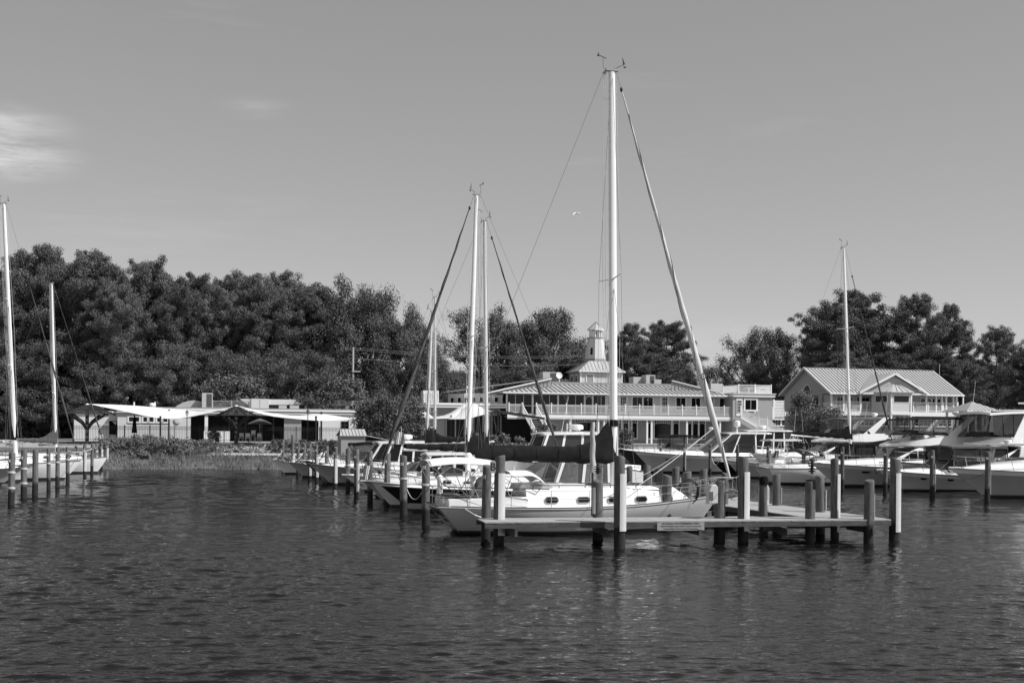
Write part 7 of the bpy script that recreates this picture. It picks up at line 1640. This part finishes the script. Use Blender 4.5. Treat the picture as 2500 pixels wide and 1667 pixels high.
# ------------------------------------------------------------------ vegetation
def leaf_mat(name, v, v2, tr=.25):
    m = bpy.data.materials.new(name); m.use_nodes = True; t = m.node_tree; n = t.nodes; l = t.links; b = n['Principled BSDF']
    oi = n.new('ShaderNodeObjectInfo'); ge = n.new('ShaderNodeTexCoord'); ns = n.new('ShaderNodeTexNoise'); ns.inputs['Scale'].default_value = .5; ns.inputs['Detail'].default_value = 5; l.new(ge.outputs['Object'], ns.inputs['Vector'])
    mr = n.new('ShaderNodeMapRange'); mr.inputs['From Min'].default_value = .3; mr.inputs['From Max'].default_value = .7; mr.inputs['To Min'].default_value = v; mr.inputs['To Max'].default_value = v2; l.new(ns.outputs[0], mr.inputs['Value'])
    m2 = n.new('ShaderNodeMapRange'); m2.inputs['To Min'].default_value = .75; m2.inputs['To Max'].default_value = 1.25; l.new(oi.outputs['Random'], m2.inputs['Value'])
    mm = n.new('ShaderNodeMath'); mm.operation = 'MULTIPLY'; l.new(mr.outputs[0], mm.inputs[0]); l.new(m2.outputs[0], mm.inputs[1]); l.new(mm.outputs[0], b.inputs['Base Color'])
    b.inputs['Roughness'].default_value = .7; b.inputs['Specular IOR Level'].default_value = .25
    MATS[name] = m
leaf_mat('pine_needles', .075, .14); leaf_mat('broad_leaves', .08, .15); leaf_mat('shrub_leaves', .10, .20); leaf_mat('reed_blades', .075, .20); leaf_mat('flower_white', .35, .65)
def leaf_mesh(name, centers, radii, per, size, rs, m, flat=.8, squash=.8):
    """leaf-sized triangles filling clumps: centers (n,3), radii (n,)"""
    rg = np.random.RandomState(rs); n = len(centers); C_ = np.repeat(np.array(centers), per, 0); Rr = np.repeat(np.array(radii), per)
    k = len(C_); dr = rg.randn(k, 3); dr /= np.linalg.norm(dr, axis=1, keepdims=True); rad = .25 + 1.05 * rg.rand(k) ** .8
    pos = C_ + dr * (rad * Rr)[:, None] * np.array([1, 1, squash])
    nm = dr + np.array([0, 0, .25]) + rg.randn(k, 3) * .95; nm /= np.linalg.norm(nm, axis=1, keepdims=True); a = rg.randn(k, 3); a -= nm * (nm * a).sum(1, keepdims=True); a /= np.linalg.norm(a, axis=1, keepdims=True); b = np.cross(nm, a)
    s = size * (.6 + .8 * rg.rand(k))[:, None]
    v = np.empty((k, 3, 3)); v[:, 0] = pos - b * s * flat * .5; v[:, 1] = pos + b * s * flat * .5; v[:, 2] = pos + a * s
    v = v.reshape(-1, 3).astype(np.float32); me = bpy.data.meshes.new(name); me.vertices.add(len(v)); me.vertices.foreach_set('co', v.ravel())
    me.loops.add(len(v)); me.loops.foreach_set('vertex_index', np.arange(len(v), dtype=np.int32)); me.polygons.add(k); me.polygons.foreach_set('loop_start', np.arange(0, 3 * k, 3, dtype=np.int32)); me.polygons.foreach_set('loop_total', np.full(k, 3, np.int32)); me.update(calc_edges=True)
    me.materials.append(MATS[m]); return me
def tree_proto(kind, seed, H=20.0):
    """returns (crown mesh, trunk mesh); base at z=0, height about H"""
    rr = random.Random(seed); cs, rs_ = [], []; tb = MB(); 
    lean = (rr.uniform(-.02, .02), rr.uniform(-.02, .02)); 
    def tp(z): return Vector((lean[0] * z + .25 * sin(z * .25 + seed), lean[1] * z + .2 * cos(z * .3 + seed), z))
    if kind == 'pine':
        top = H * .93; tb.tube([tp(z) for z in np.linspace(0, top, 9)], [.34 * (1 - .85 * i / 8) * H / 20 for i in range(9)], 7)
        z = H * rr.uniform(.28, .36); a = rr.uniform(0, 6)
        while z < H * .95:
            t = (z / H - .3) / .7; env = 4.3 * (H / 20) * (.50 + 1.0 * sin(min(1, max(0, t)) * pi * .62 + .35)) * (1 - max(0, t - .62) * 1.75) * rr.uniform(.6, 1.15)
            for k in range(rr.choice((2, 3, 3))):
                a += 2.4 + rr.uniform(-.5, .5); e = max(.6, env * rr.uniform(.7, 1.1)); dz = e * rr.uniform(.10, .38); c0 = tp(z); d = Vector((cos(a), sin(a), 0)); end = c0 + d * e + Vector((0, 0, dz))
                tb.tube([c0, c0 + d * e * .5 + Vector((0, 0, dz * .25)), end], [.10 * (1.2 - t), .07 * (1.2 - t), .02], 4)
                for q_ in range(max(2, int(e * 1.5))):
                    f = lerp(.45, 1.08, (q_ + rr.random()) / max(2, int(e * 1.5))); p = c0 + d * e * f + Vector((0, 0, dz * f * f)); side = Vector((-d.y, d.x, 0)) * rr.uniform(-1, 1) * e * .26 * f
                    cs.append(tuple(p + side + Vector((0, 0, rr.uniform(-.2, .5))))); rs_.append(rr.uniform(.55, 1.10) * (1.1 - .3 * t) * H / 20)
            z += H / 20 * rr.uniform(.38, .68)
        for k in range(12): cs.append(tuple(tp(H * .93) + Vector((rr.uniform(-1.4, 1.4), rr.uniform(-1.4, 1.4), rr.uniform(-1.2, 1.1))))); rs_.append(rr.uniform(.5, .85))
        crown = leaf_mesh('crown', cs, rs_, 210, .195 * H / 20, seed, 'pine_needles', .6, .60)
    else:
        top = H * .62; tb.tube([tp(z) for z in np.linspace(0, top, 6)], [.40 * (1 - .7 * i / 5) * H / 20 for i in range(6)], 7)
        nb = 30 if kind == 'broad' else 20
        for i in range(nb):
            t = i / nb; z0 = H * lerp(.14, .60, t); a = i * 2.4 + rr.uniform(-.4, .4); el = lerp(.15, 1.25, t) + rr.uniform(-.15, .2); Lb = H * .40 * (1.05 - .25 * abs(t - .45) * 2) * rr.uniform(.75, 1.08)
            d = Vector((cos(a) * cos(el), sin(a) * cos(el), sin(el))); c0 = tp(z0); mid = c0 + d * Lb * .55 + Vector((0, 0, -.2)); end = c0 + d * Lb
            tb.tube([c0, mid, end], [.15, .09, .02], 5)
            for s_ in range(4):
                d2 = (d + Vector((rr.uniform(-.8, .8), rr.uniform(-.8, .8), rr.uniform(-.3, .7)))).normalized(); p0 = c0.lerp(end, rr.uniform(.4, .85)); e2 = p0 + d2 * Lb * .38; tb.tube([p0, e2], [.05, .012], 4)
                cs.append(tuple(e2)); rs_.append(rr.uniform(.6, 1.15) * H / 20 * 1.05); cs.append(tuple(p0.lerp(e2, .6) + Vector((rr.uniform(-.5, .5), rr.uniform(-.5, .5), rr.uniform(-.4, .4))))); rs_.append(rr.uniform(.5, .9) * H / 20)
            cs.append(tuple(end)); rs_.append(rr.uniform(.7, 1.2) * H / 20)
        crown = leaf_mesh('crown', cs, rs_, 190 if kind == 'broad' else 120, .20 * H / 20, seed, 'broad_leaves', .8, .85)
    trunk = tb.mesh('trunk', 'bark', True)
    co = np.empty(len(crown.vertices) * 3, np.float32); crown.vertices.foreach_get('co', co); k = H / np.percentile(co[2::3], 99.9)
    crown.transform(Matrix.Scale(k, 4)); trunk.transform(Matrix.Scale(k, 4)); return crown, trunk
PR = {'pine': [tree_proto('pine', s) for s in (1, 2, 3, 4, 5, 6)], 'broad': [tree_proto('broad', s) for s in (11, 12, 13)], 'open': [tree_proto('open', s) for s in (21, 22)]}
WK = .80
def tree(kind, idx, px, Y, pyt, label, wid=1.0, zb=2.3, cat='tree', group=None, rz=None):
    x = XP(px, Y, 10); H = P(px, pyt, Y).z - zb; c, t = PR[kind][idx % len(PR[kind])]; s = H / 20.0
    root = thing({'pine': 'pine_tree', 'broad': 'broadleaf_tree', 'open': 'broadleaf_tree'}[kind], label, cat, (x, Y, zb), R.uniform(0, 6) if rz is None else rz, group); root.scale = (s * wid * WK, s * wid * WK, s)
    linkobj('trunk', t, root); linkobj('crown', c, root); return root
GW = 'pines of the dense wood behind the low restaurant'
front = [(30, 152, 700), (62, 158, 612), (120, 155, 600), (172, 160, 640), (222, 154, 612), (262, 163, 650), (300, 150, 690), (352, 158, 632), (395, 162, 668), (440, 152, 700), (478, 160, 668), (525, 156, 705), (562, 163, 664), (615, 160, 668), (648, 156, 700), (690, 165, 664), (735, 158, 705)]
LBL = ['tall pine of the left wood, its crown right behind the first left mast', 'tall pine of the left wood, high rounded crown left of the second mast', 'highest pine of the left wood, right above the second left mast', 'pine between the highest crown and the next peak of the left wood', 'pine with a high knobbly top over the left pavilion', 'lower pine right of the knobbly-topped one', 'pine over the left end of the low restaurant', 'pine with a narrow pointed top above the window band', 'pine just right of the narrow pointed one', 'lower pine above the vaulted roof', 'pine with flat grey-green top above the air conditioner', 'lower front pine above the roof railing', 'pine with a small dark round top left of the power lines', 'pine beside the small round-topped one', 'lower pine behind the raking roof screen', 'broad dark dome-shaped pine, left of a gap', 'lower pine under the gap in the skyline']
for i, ((px, Y, py), lb_) in enumerate(zip(front, LBL)): tree('pine', i, px, Y, py, lb_, R.uniform(.74, .90), group=GW)
# understorey and second rank, so that trunks stand against darkness
for i in range(19):
    px = -40 + i * 44 + R.uniform(-10, 10); tree('pine', i + 2, px, 172 + R.uniform(-3, 6), 720 + R.uniform(-40, 40), 'rear pine filling the dark inside of the left wood', 1.35, group='rear pines of the left wood')
for i in range(16):
    px = -20 + i * 52; tree('broad', i, px, 149 + R.uniform(-3, 7), 850 + R.uniform(-40, 60), 'low tree in the dark understorey of the left wood', 1.5, group='understorey trees of the left wood')
for (k, i, px, Y, py, lb_, wd) in (
    ('open', 0, 822, 160, 678, 'loose-crowned pine-like tree with sky showing through, above the utility pole', .95), ('broad', 0, 900, 163, 706, 'broadleaf tree right of the loose-crowned one', 1.1), ('open', 1, 870, 158, 700, 'thin open tree just behind the transformer pole', .9), ('pine', 3, 775, 163, 700, 'dark pine left of the loose-crowned tree', 1.0),
    ('broad', 1, 962, 160, 745, 'broadleaf tree sloping down toward the leaning jib', .95), ('broad', 2, 1012, 163, 788, 'broadleaf tree behind the leaning dark jib', .9), ('broad', 0, 1048, 166, 835, 'lower tree between the slim masts', 1.0), ('broad', 1, 1085, 172, 895, 'low tree behind the slim masts', 1.2), ('broad', 2, 1120, 176, 905, 'low tree left of the first thick mast', 1.2),
    ('open', 0, 1180, 185, 748, 'thin spreading tree with bare branches behind the two centre masts', 1.25), ('open', 1, 1225, 188, 745, 'spreading tree right of the centre masts, twiggy at its top', 1.1), ('broad', 1, 1290, 185, 765, 'large dark broadleaf tree left of the lighthouse cupola', 1.1), ('broad', 2, 1345, 188, 752, 'large dark broadleaf tree whose crown peaks before the lighthouse', 1.1), ('broad', 0, 1400, 186, 835, 'lower broadleaf tree touching the lighthouse cupola', 1.2), ('broad', 1, 1240, 178, 880, 'low dark tree behind the restaurant roof', 1.4), ('broad', 2, 1310, 178, 885, 'low dark tree behind the rooftop air conditioner', 1.4),
    ('pine', 2, 1535, 182, 790, 'pine right of the main mast', .95), ('broad', 2, 1500, 186, 850, 'broadleaf tree half hidden by the main mast', .9), ('pine', 4, 1628, 188, 784, 'round-topped pine between mast and furled jib', 1.05), ('pine', 0, 1600, 180, 860, 'dark lower pine behind the second utility pole', 1.2), ('broad', 1, 1660, 186, 875, 'low spreading tree behind the furled jib', 1.1), ('open', 1, 1712, 182, 870, 'small spiky-topped tree right of the furled jib', .9), ('open', 0, 1770, 186, 895, 'small airy tree with sky through it, left of the round crown', .8),
    ('open', 0, 1835, 178, 802, 'round open-crowned tree left of the house, left half', 1.1), ('broad', 0, 1890, 180, 800, 'large round broadleaf tree left of the house, right half', 1.05), ('broad', 2, 1850, 172, 885, 'lower part tree beneath the round crown', 1.2), ('broad', 1, 1930, 168, 905, 'dark tree at the corner of the house gable', .9),
    ('pine', 5, 1992, 168, 805, 'pine at the left of the tall group behind the house', .75), ('pine', 1, 2038, 166, 742, 'pine behind the right-hand mast, middle height', 1.15), ('pine', 3, 2080, 168, 711, 'tallest pine behind the house, just right of the mast', 1.1), ('pine', 0, 2128, 170, 760, 'pine on the right flank of the tallest one', 1.15), ('pine', 2, 2060, 158, 860, 'lower dense pine directly above the roof ridge', 1.5), ('pine', 4, 2170, 160, 860, 'lower pine above the dormer', 1.4),
    ('pine', 4, 2238, 168, 718, 'second high pine with a loose top, above the dormer', .85), ('pine', 2, 2320, 170, 744, 'pine with bare trunk visible right of the house roof', .72), ('pine', 1, 2275, 162, 850, 'lower pine between the two right peaks', 1.3), ('pine', 5, 2350, 160, 880, 'dark lower pine behind the gazebo', 1.4), ('pine', 0, 2428, 165, 797, 'pine at the far right behind the motor yacht', .85), ('pine', 3, 2490, 168, 850, 'pine cut by the right edge of the picture', .9), ('pine', 2, 2400, 172, 900, 'rear pine filling the gap at the far right', 1.3), ('pine', 5, 2550, 166, 830, 'pine just outside the right edge', 1.2)):
    tree(k, i, px, Y, py, lb_, wd)
for i, px in enumerate(range(1000, 2600, 55)):
    tree('broad', i, px, 198 + (i % 3) * 4, 945 + (i % 4) * 9 - (40 if px > 1960 else 0), 'low tree of the distant hedge line behind the buildings', 1.7, group='distant low trees behind the buildings')
# shrubs
def shrub(label, px, Y, pyt, wpx, zb=None, seed=1, m='shrub_leaves', dens=1.0, name='shrub', group=None, size=.16, cat='shrub'):
    x = XP(px, Y, 2); z0 = ground_z(x, Y) if zb is None else zb; H = max(.4, P(px, pyt, Y).z - z0); Wd = wpx / F * Y / 2; rr = random.Random(seed); cs, rs_ = [], []; tb = MB()
    n = int((18 + 14 * Wd * H / 3) * dens)
    for i in range(n):
        a = rr.uniform(0, 6.28); t = rr.random() ** .7; zz = H * rr.uniform(.12, .92); e = Wd * (1 - max(0, zz / H - .5) ** 1.6 * 1.3) * rr.random() ** .45; p = (e * cos(a), e * sin(a) * .8, zz); cs.append(p); rs_.append(rr.uniform(.22, .45) * (H / 2.5) ** .5)
        if i % 3 == 0: tb.tube([(p[0] * .15, p[1] * .15, 0), (p[0] * .6, p[1] * .6, zz * .6), p], [.03, .02, .008], 4)
    root = thing(name, label, cat, (x, Y, z0), 0, group); linkobj('foliage', leaf_mesh('foliage', cs, rs_, 60, size, seed, m, .7, .9), root); linkobj('stems', tb.mesh('stems', 'bark', True), root); return root
shrub('big round bush with dark interior between the shed and the lattice screens', 962, 121, 957, 165, seed=5, dens=2.6, name='large_bush', size=.20)
shrub('second lobe of the big bush, reaching over the shed roof', 905, 123, 965, 90, seed=6, dens=1.6, name='large_bush', size=.20)
shrub('rounded flowering tree rising behind the low restaurant, left of the plant box', 575, 146, 907, 190, seed=7, dens=2.4, name='round_tree', size=.26, cat='tree')
shrub('light-leaved rounded tree behind the upper storey of the low restaurant', 800, 147, 915, 210, seed=8, dens=2.4, name='round_tree', size=.26, cat='tree')
shrub('small round tree between the two larger ones behind the restaurant', 700, 148, 945, 90, seed=9, dens=1.6, name='round_tree', size=.26, cat='tree')
for i, (px, Y, pt, w_, lab) in enumerate(((300, 117, 1066, 90, 'loose shrub on the bank right of the left piles'), (345, 114, 1060, 85, 'tallest loose shrub on the bank, over the path'), (400, 116, 1066, 95, 'shrub on the bank above the first bank post'), (455, 117, 1074, 80, 'low dark shrub below the doorway'), (500, 118, 1075, 70, 'shrub right of the dark doorway by the counter'), (545, 123.5, 1084, 70, 'shrub in front of the bar pavilion'), (595, 124, 1086, 60, 'low shrub beneath the white chairs'), (370, 113, 1088, 80, 'dark low shrub at the water side of the path'), (640, 125, 1084, 60, 'flowering shrub near the pile row'), (260, 116, 1065, 60, 'shrub behind the bright-stripped left piles'), (330, 111.5, 1100, 70, 'scrub at the reed edge left of the bank post'), (690, 122, 1072, 70, 'leafy shrub behind the shore end of the pile row'), (740, 123, 1074, 60, 'leafy shrub left of the shed'), (800, 121, 1072, 60, 'tall grassy plant beside the shed'))):
    shrub(lab, px, Y, pt, w_, seed=30 + i, m='shrub_leaves', dens=1.5, size=.15)
shrub('dark clipped shrub beside the counter', 521, 127, 1050, 26, seed=50, m='pine_needles', dens=1.2)
for i, (px, Y, pt, w_, lab) in enumerate(((1010, 118, 1066, 60, 'grassy shrub at the foot of the lattice'), (1155, 120, 1056, 50, 'shrub behind the first thick mast base'), (1215, 121, 1060, 60, 'shrub left of the stair foot'), (1335, 135, 1035, 70, 'dark round shrub at the foot of the outside stair'), (1520, 126, 1045, 50, 'feathery shrub right of the main mast'), (1255, 122, 1066, 70, 'low shrub by the pilothouse boat'), (1995, 131, 990, 110, 'large leafy shrub at the left corner of the house'), (1960, 134, 950, 70, 'dark climbing shrub under the gable'), (2040, 129, 990, 60, 'leafy shrub in front of the house porch'), (2215, 130, 1048, 60, 'shrub below the bay window'))):
    shrub(lab, px, Y, pt, w_, seed=60 + i, dens=2.0 if w_ > 100 else 1.5, size=.18)
# reeds and grass on the bank, flowers in the bed: uncountable
def blades(name, label, cat, n, xr, dr, hr, wd, m, seed, lean=.25):
    rg = np.random.RandomState(seed); xs = rg.uniform(xr[0], xr[1], n); dd = dr[0] + (dr[1] - dr[0]) * rg.rand(n); v = np.empty((n, 3, 3))
    ys = np.array([shore_y(x) for x in xs]) + dd; zs = np.array([ground_z(x, y) for x, y in zip(xs, ys)]) - .03; h = rg.uniform(hr[0], hr[1], n) * (.25 + .75 * np.clip(.55 + .5 * np.sin(xs * 1.7 + 2 * np.sin(xs * .6)) * np.sin(xs * .43 + dd * 1.1 + 1), .05, 1)); a = rg.rand(n) * pi
    h = np.maximum(h, .15)
    v[:, 0] = np.stack([xs - wd * np.cos(a), ys - wd * np.sin(a), zs], 1); v[:, 1] = np.stack([xs + wd * np.cos(a), ys + wd * np.sin(a), zs], 1); v[:, 2] = np.stack([xs + rg.randn(n) * lean * h, ys + rg.randn(n) * lean * h, zs + h], 1)
    v = v.reshape(-1, 3).astype(np.float32); me = bpy.data.meshes.new(name); me.vertices.add(len(v)); me.vertices.foreach_set('co', v.ravel()); me.loops.add(len(v)); me.loops.foreach_set('vertex_index', np.arange(len(v), dtype=np.int32)); me.polygons.add(n); me.polygons.foreach_set('loop_start', np.arange(0, 3 * n, 3, dtype=np.int32)); me.polygons.foreach_set('loop_total', np.full(n, 3, np.int32)); me.update(calc_edges=True)
    me.materials.append(MATS[m]); o = bpy.data.objects.new(name, me); C.objects.link(o); o['kind'] = 'stuff'; tag(o, label, cat)
blades('shore_reeds', 'reeds and tall grass standing along the waterline of the bank', 'reeds', 36000, (-62, 60), (-.3, 3.2), (.25, .85), .026, 'reed_blades', 1)
blades('bank_grass', 'rough grass covering the bank between reeds and path', 'grass', 26000, (-60, 10), (1.8, 6.7), (.08, .20), .025, 'reed_blades', 2)
blades('bed_plants', 'mixed low planting between the path and the iron fence', 'plants', 22000, (-60, 0), (9.8, 14.8), (.12, .45), .04, 'shrub_leaves', 3, .5)
rg = np.random.RandomState(9); fc = []
for i in range(500):
    x = rg.uniform(-36, -18); y = shore_y(x) + rg.uniform(9.5, 14); fc.append((x, y, ground_z(x, y) + rg.uniform(.15, .7)))
me = leaf_mesh('bed_flowers', fc, [.14] * len(fc), 9, .09, 3, 'flower_white', 1.0, .8); o = bpy.data.objects.new('bed_flowers', me); C.objects.link(o); o['kind'] = 'stuff'; tag(o, 'pale flowers scattered through the planting below the fence', 'flowers')

for i in range(14):
    px = 268 + i * 17 - (i > 8) * 10 + R.uniform(-8, 8)
    shrub('wispy scrub bush growing on the bank between the path and the water', px, 112.5 + R.uniform(0, 5.5) - (px < 330) * 1.5, (1064 if px < 440 else 1080) + R.uniform(0, 24), R.uniform(36, 80), seed=80 + i, dens=1.3, name='scrub_bush', group='scrub bushes on the bank', size=.14)
q = MB(); rg2 = random.Random(5)
for i in range(420):
    x = -37 + 20 * rg2.random(); y = shore_y(x) + 15.6 + rg2.uniform(-.1, .1); z = ground_z(x, y) + rg2.choice((.08, .22, .36)); q.box((x, y, z), (rg2.uniform(.14, .34), .2, .12), rg2.uniform(-.1, .1))
o = q.build('rubble_wall', 'concrete', None, False, stuff=True); tag(o, 'low pale rubble edging below the iron fence', 'wall')

for i in range(16):
    shrub('dark thicket closing the gaps between the trunks of the left wood', -60 + i * 62, 146 + (i % 3) * 2.5 if i > 8 or i < 3 else 152, 985 + (i % 4) * 9, 120, seed=200 + i, m='pine_needles', dens=1.5, name='thicket', group='thicket under the left wood', size=.36)
